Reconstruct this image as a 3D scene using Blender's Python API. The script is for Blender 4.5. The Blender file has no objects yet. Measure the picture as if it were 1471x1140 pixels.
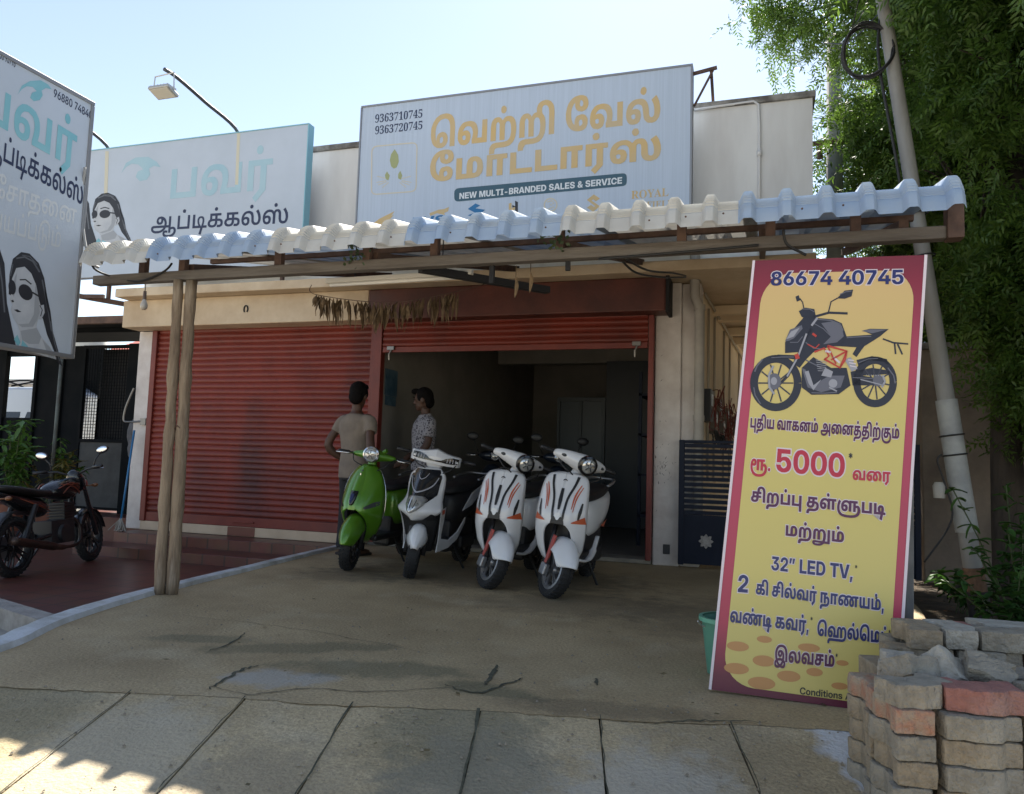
import bpy, bmesh, math, random
import numpy as np
from mathutils import Vector, Matrix, noise as mnoise
R_ = math.radians
random.seed(7)
S = bpy.context.scene
COL = S.collection

# ------------------------------------------------------------------ camera
CAM = np.array([0.0, -8.15, 1.0])
FPX, PW, PH = 1100.0, 1471.0, 1140.0
RC = np.array([[0.9511, -0.0028, 0.3090], [0.3074, -0.0924, -0.9471], [0.0312, 0.9957, -0.0870]])
cd = bpy.data.cameras.new('camera'); cam = bpy.data.objects.new('camera', cd); COL.objects.link(cam)
_u, _s, _v = np.linalg.svd(RC); RC = _u @ _v
m4 = Matrix([[*RC[0], CAM[0]], [*RC[1], CAM[1]], [*RC[2], CAM[2]], [0, 0, 0, 1]])
cam.matrix_world = m4
cd.sensor_width = 36.0; cd.lens = FPX / PW * 36.0; cd.clip_end = 2000; cd.clip_start = 0.05
S.camera = cam

# ------------------------------------------------------------------ light
SUN_EL, SUN_AZ = 50.4, -5.0          # azimuth from +Y towards +X
w = bpy.data.worlds.new('World'); S.world = w; w.use_nodes = True
nt = w.node_tree; bg = nt.nodes['Background']
sky = nt.nodes.new('ShaderNodeTexSky'); sky.sky_type = 'NISHITA'; sky.sun_disc = False
sky.sun_elevation = R_(SUN_EL); sky.sun_rotation = R_(SUN_AZ)
sky.air_density = 1.0; sky.dust_density = 0.25; sky.ozone_density = 1.0
hz = nt.nodes.new('ShaderNodeHueSaturation'); hz.inputs['Saturation'].default_value = .78   # hazy, washed-out sky
nt.links.new(sky.outputs[0], hz.inputs['Color']); nt.links.new(hz.outputs[0], bg.inputs[0]); bg.inputs[1].default_value = 0.078
sd = bpy.data.lights.new('sun', 'SUN'); sd.energy = 5.0; sd.angle = R_(0.55); sd.color = (1.0, 0.93, 0.82)
so = bpy.data.objects.new('sun', sd); COL.objects.link(so)
sdir = Vector((math.sin(R_(SUN_AZ)) * math.cos(R_(SUN_EL)), math.cos(R_(SUN_AZ)) * math.cos(R_(SUN_EL)), math.sin(R_(SUN_EL))))
so.rotation_euler = sdir.to_track_quat('Z', 'Y').to_euler()
S.view_settings.view_transform = 'Standard'; S.view_settings.look = 'None'
S.view_settings.exposure = 1.55; S.view_settings.gamma = 1.0
S.cycles.max_bounces = 8; S.cycles.transparent_max_bounces = 8; S.cycles.use_denoising = True
S.cycles.sample_clamp_indirect = 6.0

# ------------------------------------------------------------------ survey: where a sight line of the photograph meets a known plane
def ray(px, py): return RC @ np.array([px - PW / 2, -(py - PH / 2), -FPX])
def unp(px, py, ax, val):
    r = ray(px, py); t = (val - CAM[ax]) / r[ax]; return Vector(CAM + r * t)
class Plane:
    def __init__(s, o, n): s.o = np.array(o, float); s.n = np.array(n, float) / np.linalg.norm(n)
    def at(s, px, py, h=0.0):
        r = ray(px, py); t = np.dot(s.o - CAM, s.n) / np.dot(r, s.n)
        return Vector(CAM + r * t + s.n * h)

# ------------------------------------------------------------------ materials
def lin(c):
    if isinstance(c, str):
        c = [int(c[i:i + 2], 16) / 255 for i in (0, 2, 4)]
        return tuple(x / 12.92 if x <= .04045 else ((x + .055) / 1.055) ** 2.4 for x in c)
    return tuple(c)
MATS = {}
def mat(name, col, rough=.6, col2=None, scale=4.0, metal=0.0, bump=0.0, bscale=40.0, coat=0.0, trans=0.0, detail=4.0, stretch=None, spec=None, mid=(.38, .66), col3=None, scale3=1.0, mid3=(.5, .7), coords='Object', spk=0.0, spks=90.0):
    if name in MATS: return MATS[name]
    m = bpy.data.materials.new(name); m.use_nodes = True; N = m.node_tree.nodes; L = m.node_tree.links
    b = N['Principled BSDF']; b.inputs['Roughness'].default_value = rough; b.inputs['Metallic'].default_value = metal
    c1 = (*lin(col), 1); b.inputs['Base Color'].default_value = c1; m.diffuse_color = c1
    if coat: b.inputs['Coat Weight'].default_value = coat; b.inputs['Coat Roughness'].default_value = .08
    if spec is not None: b.inputs['Specular IOR Level'].default_value = spec
    tc = N.new('ShaderNodeTexCoord'); src = tc.outputs[coords]
    if stretch:
        mp = N.new('ShaderNodeMapping'); mp.inputs['Scale'].default_value = stretch; L.new(src, mp.inputs[0]); src = mp.outputs[0]
    if col2 is not None:
        n = N.new('ShaderNodeTexNoise'); n.inputs['Scale'].default_value = scale; n.inputs['Detail'].default_value = detail; n.inputs['Roughness'].default_value = .62
        L.new(src, n.inputs['Vector']); r = N.new('ShaderNodeValToRGB')
        r.color_ramp.elements[0].position = mid[0]; r.color_ramp.elements[1].position = mid[1]
        r.color_ramp.elements[0].color = c1; r.color_ramp.elements[1].color = (*lin(col2), 1)
        L.new(n.outputs['Fac'], r.inputs[0]); out = r.outputs[0]
        if col3 is not None:
            n3 = N.new('ShaderNodeTexNoise'); n3.inputs['Scale'].default_value = scale3; n3.inputs['Detail'].default_value = 6; L.new(src, n3.inputs['Vector'])
            r3 = N.new('ShaderNodeValToRGB'); r3.color_ramp.elements[0].position = mid3[0]; r3.color_ramp.elements[1].position = mid3[1]
            L.new(n3.outputs['Fac'], r3.inputs[0]); mx = N.new('ShaderNodeMix'); mx.data_type = 'RGBA'
            L.new(r3.outputs[0], mx.inputs[0]); L.new(out, mx.inputs[6]); mx.inputs[7].default_value = (*lin(col3), 1); out = mx.outputs[2]
        if spk:
            n5 = N.new('ShaderNodeTexNoise'); n5.inputs['Scale'].default_value = spks; n5.inputs['Detail'].default_value = 3; n5.inputs['Roughness'].default_value = .8; L.new(src, n5.inputs['Vector'])
            r5 = N.new('ShaderNodeMapRange'); r5.inputs[1].default_value = .3; r5.inputs[2].default_value = .7; r5.inputs[3].default_value = 1 - spk; r5.inputs[4].default_value = 1 + spk * .6; L.new(n5.outputs['Fac'], r5.inputs[0])
            m5 = N.new('ShaderNodeMix'); m5.data_type = 'RGBA'; m5.blend_type = 'MULTIPLY'; m5.inputs[0].default_value = 1; L.new(out, m5.inputs[6]); L.new(r5.outputs[0], m5.inputs[7]); out = m5.outputs[2]
        L.new(out, b.inputs['Base Color'])
    if bump:
        n2 = N.new('ShaderNodeTexNoise'); n2.inputs['Scale'].default_value = bscale; n2.inputs['Detail'].default_value = 6; L.new(src, n2.inputs['Vector'])
        bp = N.new('ShaderNodeBump'); bp.inputs['Strength'].default_value = bump; bp.inputs['Distance'].default_value = .02
        L.new(n2.outputs['Fac'], bp.inputs['Height']); L.new(bp.outputs[0], b.inputs['Normal'])
        r4 = N.new('ShaderNodeMapRange'); r4.inputs[3].default_value = max(0, rough - .12); r4.inputs[4].default_value = min(1, rough + .12)
        L.new(n2.outputs['Fac'], r4.inputs[0]); L.new(r4.outputs[0], b.inputs['Roughness'])
    if trans:
        t = N.new('ShaderNodeBsdfTranslucent'); mxs = N.new('ShaderNodeMixShader'); mxs.inputs[0].default_value = trans
        bc = b.inputs['Base Color']
        if bc.is_linked: L.new(bc.links[0].from_socket, t.inputs[0])
        else: t.inputs[0].default_value = c1
        L.new(b.outputs[0], mxs.inputs[1]); L.new(t.outputs[0], mxs.inputs[2]); L.new(mxs.outputs[0], N['Material Output'].inputs[0])
    MATS[name] = m; return m

# ------------------------------------------------------------------ mesh builder
class MB:
    def __init__(s): s.v = []; s.f = []; s.m = []; s.cur = 0
    def add(s, vs, fs):
        o = len(s.v); s.v += [Vector(p) for p in vs]; s.f += [tuple(i + o for i in f) for f in fs]; s.m += [s.cur] * len(fs); return s
    def box(s, a, b, rot=None, piv=None):
        x0, y0, z0 = a; x1, y1, z1 = b
        vs = [Vector(p) for p in ((x0, y0, z0), (x1, y0, z0), (x1, y1, z0), (x0, y1, z0), (x0, y0, z1), (x1, y0, z1), (x1, y1, z1), (x0, y1, z1))]
        if rot is not None:
            c = Vector(piv) if piv is not None else sum(vs, Vector()) / 8
            vs = [c + rot @ (p - c) for p in vs]
        return s.add(vs, [(0, 3, 2, 1), (4, 5, 6, 7), (0, 1, 5, 4), (1, 2, 6, 5), (2, 3, 7, 6), (3, 0, 4, 7)])
    def bar(s, p, q, wx, wy, up=(0, 0, 1)):
        p = Vector(p); q = Vector(q); d = (q - p).normalized(); u = Vector(up)
        if abs(d.dot(u)) > .95: u = Vector((0, 1, 0))
        a = d.cross(u).normalized() * wx / 2; b = a.cross(d).normalized() * wy / 2
        vs = [p - a - b, p + a - b, p + a + b, p - a + b, q - a - b, q + a - b, q + a + b, q - a + b]
        return s.add(vs, [(0, 3, 2, 1), (4, 5, 6, 7), (0, 1, 5, 4), (1, 2, 6, 5), (2, 3, 7, 6), (3, 0, 4, 7)])
    def loft(s, rings, cap=True, closed=True):
        n = len(rings[0]); vs = [p for r in rings for p in r]; fs = []
        for i in range(len(rings) - 1):
            for j in range(n if closed else n - 1):
                k = (j + 1) % n; fs.append((i * n + j, i * n + k, (i + 1) * n + k, (i + 1) * n + j))
        if cap and closed: fs += [tuple(range(n))[::-1], tuple((len(rings) - 1) * n + j for j in range(n))]
        return s.add(vs, fs)
    def tube(s, pts, r, seg=8, cap=True, flat=None):
        pts = [Vector(p) for p in pts]; n = len(pts); rs = r if isinstance(r, (list, tuple)) else [r] * n; rings = []; pa = None
        for i, p in enumerate(pts):
            d = (pts[min(i + 1, n - 1)] - pts[max(i - 1, 0)])
            d = d.normalized() if d.length > 1e-9 else Vector((0, 0, 1))
            if pa is None:
                u = Vector((0, 0, 1)) if abs(d.z) < .9 else Vector((1, 0, 0)); pa = d.cross(u).normalized()
            pa = (pa - d * pa.dot(d)).normalized(); pb = d.cross(pa)
            k = flat if flat else 1.0
            rings.append([p + (pa * math.cos(t) + pb * math.sin(t) * k) * rs[i] for t in [2 * math.pi * j / seg for j in range(seg)]])
        return s.loft(rings, cap)
    def lathe(s, prof, o, ax, seg=24):
        o = Vector(o); ax = Vector(ax).normalized(); u = Vector((0, 0, 1)) if abs(ax.z) < .9 else Vector((1, 0, 0))
        a = ax.cross(u).normalized(); b = ax.cross(a)
        rings = [[o + ax * h + (a * math.cos(t) + b * math.sin(t)) * r for t in [2 * math.pi * j / seg for j in range(seg)]] for r, h in prof]
        return s.loft(rings, False)
    def ell(s, c, r, seg=14, rot=None):
        c = Vector(c); rings = []
        for i in range(seg // 2 + 1):
            ph = math.pi * i / (seg // 2); k = max(math.sin(ph), .02)
            ring = [Vector((r[0] * k * math.cos(t), r[1] * k * math.sin(t), -r[2] * math.cos(ph))) for t in [2 * math.pi * j / seg for j in range(seg)]]
            rings.append([c + (rot @ p if rot else p) for p in ring])
        return s.loft(rings, True)
    def grid(s, fn, nu, nv):
        vs = [fn(i / nu, j / nv) for i in range(nu + 1) for j in range(nv + 1)]
        fs = [(i * (nv + 1) + j, (i + 1) * (nv + 1) + j, (i + 1) * (nv + 1) + j + 1, i * (nv + 1) + j + 1) for i in range(nu) for j in range(nv)]
        return s.add(vs, fs)
    def prism(s, poly, d):
        poly = [Vector(p) for p in poly]; d = Vector(d); n = len(poly)
        return s.add(poly + [p + d for p in poly], [tuple(range(n))[::-1], tuple(range(n, 2 * n))] + [(i, (i + 1) % n, n + (i + 1) % n, n + i) for i in range(n)])
    def xf(s, M, start=0):
        for i in range(start, len(s.v)): s.v[i] = M @ s.v[i]
        return s
    def build(s, name, ms, parent=None, smooth=False, bevel=0, subsurf=0, solid=0, kind=None, off=None, angle=None):
        me = bpy.data.meshes.new(name); off = off if off is not None else (Vector(parent['_o']) if parent is not None and '_o' in parent else Vector())
        me.from_pydata([p - off for p in s.v], [], s.f)
        ms = ms if isinstance(ms, (list, tuple)) else [ms]
        for m in ms: me.materials.append(m)
        if len(ms) > 1: me.polygons.foreach_set('material_index', s.m)
        if smooth: me.polygons.foreach_set('use_smooth', [True] * len(me.polygons))
        bm = bmesh.new(); bm.from_mesh(me); bmesh.ops.recalc_face_normals(bm, faces=bm.faces); bm.to_mesh(me); bm.free()
        me.update(); o = bpy.data.objects.new(name, me); COL.objects.link(o)
        if parent is not None: o.parent = parent; o['_o'] = list(off)
        if solid: q = o.modifiers.new('solid', 'SOLIDIFY'); q.thickness = solid; q.offset = 0
        if bevel: q = o.modifiers.new('bevel', 'BEVEL'); q.width = bevel; q.segments = 2; q.limit_method = 'ANGLE'; q.angle_limit = R_(35)
        if subsurf: q = o.modifiers.new('sub', 'SUBSURF'); q.levels = subsurf; q.render_levels = subsurf
        if smooth and angle: me.set_sharp_from_angle(angle=R_(angle))
        if kind: o['kind'] = kind
        return o
def thing(name, label, cat, loc=(0, 0, 0), rz=0.0, group=None, local=False):
    o = bpy.data.objects.new(name, None); COL.objects.link(o); o.location = loc; o.rotation_euler = (0, 0, rz); o.empty_display_size = .1
    o['label'] = label; o['category'] = cat
    if group: o['group'] = group
    o['_o'] = [0, 0, 0] if local else list(loc)
    return o
def tag(o, label, cat, group=None):
    o['label'] = label; o['category'] = cat
    if group: o['group'] = group
    return o
def dup(root, loc, rz, label, group=None):
    r = root.copy(); COL.objects.link(r); r.location = loc; r.rotation_euler = (0, 0, rz); r['label'] = label
    if group: r['group'] = group
    for ch in list(root.children):
        c = ch.copy(); COL.objects.link(c); c.parent = r
        for g in list(ch.children):
            d = g.copy(); COL.objects.link(d); d.parent = c
    return r
def bez(pts, n=8):
    """smooth polyline through the points"""
    P = [Vector(p) for p in pts]; out = []
    for i in range(len(P) - 1):
        a = P[max(i - 1, 0)]; b = P[i]; c = P[i + 1]; d = P[min(i + 2, len(P) - 1)]
        for k in range(n):
            t = k / n
            out.append(.5 * ((2 * b) + (c - a) * t + (2 * a - 5 * b + 4 * c - d) * t * t + (3 * b - a - 3 * c + d) * t ** 3))
    return out + [P[-1]]
def interp(tab, x):
    return float(np.interp(x, [t[0] for t in tab], [t[1] for t in tab]))

# ------------------------------------------------------------------ lettering
GLY = []
def _load():
    for g in GLYPHS: GLY.append([np.cumsum(np.array(L).reshape(-1, 2), 0) / 128.0 for L in g])
def flat_fill(loops, offset=0.0):
    """fill closed 2-D loops (with holes): returns verts, faces"""
    c = bpy.data.curves.new('tmp', 'CURVE'); c.dimensions = '2D'; c.fill_mode = 'FRONT'; c.offset = offset
    for L in loops:
        sp = c.splines.new('POLY'); sp.points.add(len(L) - 1)
        sp.points.foreach_set('co', [x for p in L for x in (p[0], p[1], 0, 1)]); sp.use_cyclic_u = True
    o = bpy.data.objects.new('tmp', c); COL.objects.link(o)
    me = o.to_mesh(); vs = [(v.co.x, v.co.y) for v in me.vertices]; fs = [tuple(p.vertices) for p in me.polygons]
    o.to_mesh_clear(); bpy.data.objects.remove(o); bpy.data.curves.remove(c)
    return vs, fs
def text(mb, key, A, B, U, hs, h, nrm, f1=0.0, f2=1.0, bold=0.0):
    """set the line `key` from A (fraction f1 of its width) to B (fraction f2); U = up, hs = height of one em"""
    wd, gl = LINES[key]; A = Vector(A); B = Vector(B); du = (B - A) / ((f2 - f1) * wd); O = A - du * (f1 * wd)
    U = Vector(U); nrm = Vector(nrm)
    for k, (g, x0) in enumerate(gl):
        vs, fs = flat_fill([L + [x0, 0] for L in GLY[g]], bold); hh = h + .0003 * (k % 3)
        mb.add([O + du * x + U * (y * hs) + nrm * hh for x, y in vs], fs)
def art(mb, plane, pts, h):
    """flat coloured shape printed on a sign, outline read off the photograph"""
    W = [plane.at(px, py, h) for px, py in pts]; o = W[0]; n = Vector(plane.n)
    a = (W[1] - o).normalized(); b = n.cross(a)
    vs, fs = flat_fill([[((p - o).dot(a), (p - o).dot(b)) for p in W]])
    mb.add([o + a * x + b * y for x, y in vs], fs)
def ribbon(mb, plane, pts, wpx, h):
    """printed stroke of width wpx pixels along pts"""
    P = [np.array(p, float) for p in pts]
    L = []; Rr = []
    for i, p in enumerate(P):
        d = P[min(i + 1, len(P) - 1)] - P[max(i - 1, 0)]; d = d / (np.hypot(*d) + 1e-9); n = np.array([-d[1], d[0]]) * wpx / 2
        L.append(p + n); Rr.append(p - n)
    vs = [plane.at(*q, h) for q in L] + [plane.at(*q, h) for q in Rr]; k = len(P)
    mb.add(vs, [(i, i + 1, k + i + 1, k + i) for i in range(k - 1)])
def ellp(cx, cy, rx, ry, n=24, a0=0, a1=360, rot=0):
    c, s_ = math.cos(R_(rot)), math.sin(R_(rot)); out = []
    for i in range(n):
        t = R_(a0 + (a1 - a0) * i / (n if a1 - a0 >= 360 else n - 1)); x, y = rx * math.cos(t), ry * math.sin(t)
        out.append((cx + x * c - y * s_, cy + x * s_ + y * c))
    return out
GLYPHS = [
[[10,0,0,72,19,0,0,-58,48,0,0,58,19,0,0,-72]],
[[31,-1,-5,1,-5,1,-4,3,-4,3,-3,4,-2,5,-2,10,0,6,0,7,1,5,2,5,3,5,3,4,4,4,4,3,5,4,7,2,7,2,7,0,5,0,10,-1,5,-1,7,-2,6,-5,5,-4,4,-6,2,-7,1,-8,0,-9,-2,-9,-2,-7,27,0,0,58,19,0,0,-72,-66,0,0,10,3,9,2,10,0,9,-1,7,-3,6,-2,2,-3,3,-7,2,-9,2,-8,-2,-4,-1,-4,-2,-3,-3,-3,-3,-3,-7,9,2,4,0,5,0,7,-2,4,-3,4,-4,2,-3,1,-4,0,-8,-1,-7,-1,-3,-2,-3,-4,-3,-3,-3,-8,-2,-5,-1],[33,12,3,0,4,1,2,3,1,3,0,4,-1,5,-3,2,-4,1,-6,0,-4,-2,-2,-2,0,-5,2,-6,4,-3]],
[[39,-27,-11,11,21,20,0,54,-20,0,0,-58,-19,0,0,72,76,0,0,-14,-18,0,0,-58],[42,85,-3,1,-3,3,-2,3,0,5,1,4,3,3,4,2,4,0,4,-2,3,-3,2,-5,-1,-4,-1,-3,-3,-3,-3,-1]],
[[113,-41,-8,1,-7,2,-6,3,-4,4,-3,5,-1,6,1,6,2,3,4,4,4,1,3,1,7,0,10,-2,0,-1,-2,-8,-8,2,-6,-1,-2,-1,-2,-2,0,-3,0,-2,2,-2,2,-2,4,-2,9,-2,12,0,12,1,6,2,6,3,6,5,2,4,2,5,0,5,0,2,-2,4,-2,2,-3,1,-4,1,-5,-1,-4,-1,-4,-2,0,-15,0,-1,-12,0,0,29,-20,0,-3,-6,-5,-6,-4,-4,-6,-4,-5,-2,-8,-4,-7,-1,-8,-2,-17,0,-8,0,-7,2,-6,2,-5,3,-4,3,-3,4,-2,7,0,4,0,4,2,3,2,3,6,3,9,1,70,0,0,4,1,7,-1,7,-2,5,-2,4,-3,4,-4,4,-3,2,2,-7,0,-4,-1,-4,-1,-4,-2,-3,-2,-3,-2,-1,-3,-2,-4,-1,-9,0,-4,0,-5,2,-5,4,-3,4,-1,4,-1,3,1,8,1,3,2,4,3,3,3,3,5,2,5,1,10,1,10,-2,5,-2,5,-3,5,-3,4,-5,3,-4,3,-6,2,-7,1,-5,-1,-13,17,0,0,48,12,0,0,-61,8,3,8,0,6,-1,5,-2,5,-5,3,-4,1,-6,0,-8,-2,-7,-4,-5,-5,-6,-7,-4,-8,-3,-10,-2,-8,-1],[39,-6,9,0,8,0,9,2,6,2,6,3,4,3,4,4,4,5,-62,0,-8,-1,-3,-2,0,-2,1,-5,2,-4,4,-2,5,-2,4,-1],[57,40,5,0,3,1,2,2,2,3,1,4,0,5,-1,5,-2,3,-6,0,-4,-1,-4,-3,-3,-3,-1,-6,2,-4,3,-4]],
[[11,0,0,71,12,0,0,-61,1,0,53,0,0,61,12,0,0,-71],[49,87,-4,1,-2,2,-1,4,0,4,1,3,3,2,2,1,4,0,3,-1,3,-3,1,-3,0,-4,-1,-3,-3,-3,-3,0]],
[[65,-36,-11,3,10,33,-53,0,0,71,12,0,0,-61,1,0,28,0,-5,8,-2,5,-2,6,-1,6,0,8,2,6,3,5,3,3,4,2,5,1,7,0,3,0,5,-2,3,-1,3,-4,2,-3,1,-4,1,-5,0,-8,-2,-11,-3,-12,22,0,0,-10,-25,0,-10,-35,-1,-1],[66,10,2,7,3,10,1,7,0,7,-1,4,-2,3,-2,2,-4,1,-4,-2,-2,-1,-2,-2,-1,-3,-1,-3,0,-6,2,-7,3,-7,4,-5]],
[[29,-1,-9,2,-6,3,-3,3,-2,3,-2,3,-1,3,0,7,1,3,2,4,2,3,3,3,6,3,0,32,69,0,0,-10,-24,0,0,-18,0,-1,13,0,8,-2,6,-2,5,-5,2,-3,1,-3,1,-7,-1,-8,-1,-3,-2,-3,-2,-2,-4,-2,-7,-3,-10,0,-8,1,2,10,6,-1,4,0,3,0,3,1,3,2,1,2,1,3,0,4,0,3,-2,3,-2,2,-2,2,-8,1,-10,1,0,-10,-1,-6,-3,-6,-4,-6,-5,-3,-7,-2,-7,-1],[33,8,4,0,6,1,3,2,3,2,2,3,1,5,1,4,0,8,-14,0,-8,-1,-6,-2,-3,-1,-2,-2,-1,-4,-1,-3,1,-3,1,-3,2,-2,3,-2,3,-1],[31,42,9,0,13,0,0,19,-22,0],[54,87,-3,1,-2,2,-2,4,1,4,1,3,3,2,3,1,4,0,3,-2,2,-2,1,-3,0,-4,-2,-3,-2,-2,-3,-1]],
[[29,-1,-9,2,-6,3,-3,3,-2,3,-2,3,-1,3,0,7,1,3,2,4,2,3,3,3,6,3,0,32,69,0,0,-10,-24,0,0,-18,0,-1,13,0,8,-2,6,-2,5,-5,2,-3,1,-3,1,-7,-1,-8,-1,-3,-2,-3,-2,-2,-4,-2,-7,-3,-10,0,-8,1,2,10,6,-1,4,0,3,0,3,1,3,2,1,2,1,3,0,4,0,3,-2,3,-2,2,-2,2,-8,1,-10,1,0,-10,-1,-6,-3,-6,-4,-6,-5,-3,-7,-2,-7,-1],[33,8,4,0,6,1,3,2,3,2,2,3,1,5,1,4,0,8,-14,0,-8,-1,-6,-2,-3,-1,-2,-2,-1,-4,-1,-3,1,-3,1,-3,2,-2,3,-2,3,-1],[31,42,9,0,13,0,0,19,-22,0]],
[[29,-1,-5,1,-4,2,-6,4,-4,7,-2,7,-1,5,0,8,1,10,2,5,2,5,5,7,5,5,5,3,7,3,6,1,9,1,7,-1,5,-2,5,-2,4,-2,4,-4,2,-4,2,-6,2,-11,1,-17,1,-5,2,-4,3,-3,3,-2,4,-1,5,0,5,1,2,2,2,2,2,5,1,5,1,7,-1,7,-3,11,-4,10,-4,5,-4,6,11,7,6,-9,4,-8,4,-10,2,-9,1,-6,0,-7,-1,-8,-3,-7,-1,-3,-3,-4,-4,-3,-4,-2,-4,-2,-5,0,-7,0,-4,0,-5,2,-4,3,-3,3,-3,3,-3,7,-1,11,-1,15,-2,6,-2,4,-3,4,-5,4,-5,1,-7,0,-4,0,-5,-1,-3,-2,-4,-3,-3,-3,-3,-5,-2,-5,-1,-5,7,3,7,1,5,0,3,-1,6,-2,4,-4,2,-3,1,-3,1,-6,-1,-8,-1,-4,-2,-4,-1,-2,-4,-3,-3,-2,-5,-1,-4,-1],[30,8,5,0,4,2,3,3,1,5,0,6,-2,4,-1,2,-2,2,-5,1,-5,-1,-3,-1,-7,-4,1,-8,3,-6,4,-3],[64,87,-4,1,-2,3,-1,3,1,5,1,2,3,2,3,1,4,0,2,-1,3,-3,1,-4,-1,-3,-1,-3,-3,-2,-2,-1]],
[[29,-1,-5,1,-4,2,-4,2,-3,4,-3,5,-1,4,-2,11,0,7,1,6,1,5,2,5,3,6,4,4,4,4,5,3,6,3,7,1,4,1,9,-1,7,-1,5,-3,5,-4,4,-4,3,4,2,3,3,3,4,1,5,1,6,0,5,0,3,-2,4,-3,2,-2,2,-4,2,-4,1,-8,1,-25,1,-7,3,-4,2,-2,3,-1,4,-1,7,0,3,2,2,1,2,3,1,4,2,8,-1,11,-1,6,-2,6,-2,5,-3,6,-7,9,11,7,5,-8,4,-7,5,-9,2,-11,1,-8,0,-7,-2,-10,-3,-7,-3,-4,-2,-2,-4,-3,-3,-1,-5,-1,-4,-1,-8,1,-7,2,-5,4,-2,2,-3,3,-2,7,-2,8,0,21,-1,6,-2,6,-3,3,-4,2,-3,0,-2,-1,-4,-3,-2,-3,-1,-3,0,-7,-1,-46,-11,0,-1,0,0,42,-1,6,-4,7,-2,3,-4,2,-3,1,-4,1,-3,0,-7,0,-5,-1,-3,-2,-5,-3,-5,-6,-3,-7,-1,-5,6,3,6,1,7,0,6,-2,5,-3,4,-5,2,-6,0,-7,-1,-4,-1,-5,-2,-4,-4,-3,-3,-2,-6,-2,-4,-1],[30,8,5,0,4,2,3,3,1,5,0,6,-2,4,-1,2,-2,2,-5,1,-5,-1,-3,-1,-7,-4,1,-8,3,-6,4,-3],[81,87,-3,1,-2,3,-1,4,0,3,2,3,3,3,3,0,3,0,3,-2,2,-2,1,-4,0,-3,-1,-3,-3,-2,-3,-1]],
[[21,0,24,34,-8,-1,-4,0,-5,1,-8,3,-3,3,-3,3,-4,7,-2,8,0,9,1,7,3,5,3,5,5,4,7,4,7,2,6,1,8,-1,6,-2,5,-2,6,-4,5,-5,3,-5,1,-7,1,-4,0,-7,-2,-7,-4,-8,-4,-7,-25,-36],[38,46,4,-1,4,1,5,2,4,5,2,3,1,3,0,7,-1,4,-2,3,-4,4,-3,2,-4,1,-6,0,-3,-1,-3,-2,-3,-2,-2,-2,-2,-6,-1,-3,1,-5,2,-6,2,-2,2,-3,4,-2]],
[[50,0,0,20,-47,0,0,14,42,59,17,0,-40,-58,28,0,0,23,17,0,0,-23,12,-1,0,-13,-12,-1,-1,-20]],
[[36,-1,-5,1,-7,2,-5,3,-4,3,-4,5,-3,5,-1,6,-1,6,1,1,16,0,1,-6,2,-5,5,-5,5,-2,5,0,6,0,4,2,3,3,2,3,2,4,0,6,-2,6,-3,4,-4,2,-4,2,-19,0,0,11,23,22,-37,1,0,14,59,0,0,-14,-26,-24,8,0,7,-2,6,-3,4,-5,4,-6,1,-7,0,-7,-1,-7,-3,-5,-2,-3,-4,-4,-5,-3,-5,-2,-4,-2,-8,0]],
[[16,0,39,78,-45,0,-1,15,64,0,0,-15,-39,-78]],
[[36,-1,-9,1,-4,2,-5,3,-6,5,-3,3,-1,4,-1,4,0,7,1,4,2,5,4,5,3,3,5,2,6,1,-5,2,-4,2,-3,2,-3,3,-1,3,-2,3,0,4,0,4,1,5,3,6,4,5,4,3,6,3,6,1,5,1,9,-1,8,-2,7,-3,5,-5,3,-6,2,-5,0,-6,-1,-4,-2,-5,-4,-4,-3,-2,-3,-2,-5,-2,4,0,5,-3,4,-3,3,-2,2,-4,2,-5,1,-4,0,-5,-2,-6,-2,-5,-5,-4,-4,-3,-6,-3,-6,-2,-8,0],[37,12,8,0,4,1,5,3,3,5,1,2,0,4,-1,5,-4,5,-5,3,-3,1,-4,0,-7,-1,-5,-3,-2,-3,-2,-2,0,-3,-1,-4,2,-6,2,-2,2,-2,4,-2],[39,55,5,0,5,1,4,3,2,4,1,2,0,4,-1,4,-3,4,-5,3,-4,1,-4,0,-4,-1,-4,-2,-3,-5,-1,-3,0,-4,0,-3,2,-2,2,-3,2,-2]],
[[37,-1,-7,1,-7,3,-6,4,-4,5,-4,7,-1,7,0,8,1,6,2,6,5,9,26,38,19,0,-23,-33,4,0,5,0,7,-1,7,-3,3,-2,4,-3,4,-6,2,-8,1,-9,-1,-7,-2,-6,-3,-4,-4,-4,-5,-4,-5,-2,-6,-2,-6,0],[39,13,4,0,3,0,3,1,3,2,3,3,1,3,1,3,1,4,0,3,0,4,-2,3,-2,3,-4,4,-6,2,-7,-1,-5,-2,-5,-4,-1,-3,-1,-4,-1,-2,1,-5,1,-4,2,-3,2,-3,3,-2,3,-2]],
[[37,-1,-9,2,-6,3,-5,5,-5,6,-3,8,-3,9,-1,7,0,14,2,11,3,9,3,6,5,6,6,5,6,3,8,2,7,0,7,-2,7,-3,6,-5,5,-6,4,-9,2,-9,1,-8,0,-13,-1,-10,-3,-9,-3,-7,-5,-6,-6,-5,-7,-3,-6,-1],[39,13,5,0,4,2,3,2,4,4,2,4,2,6,1,5,1,8,0,5,-1,10,-2,6,-2,5,-2,4,-4,3,-4,3,-5,0,-4,0,-4,-2,-3,-3,-2,-3,-2,-4,-2,-4,-1,-7,-1,-7,1,-14,1,-6,2,-6,2,-4,3,-3,4,-3]],
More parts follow.
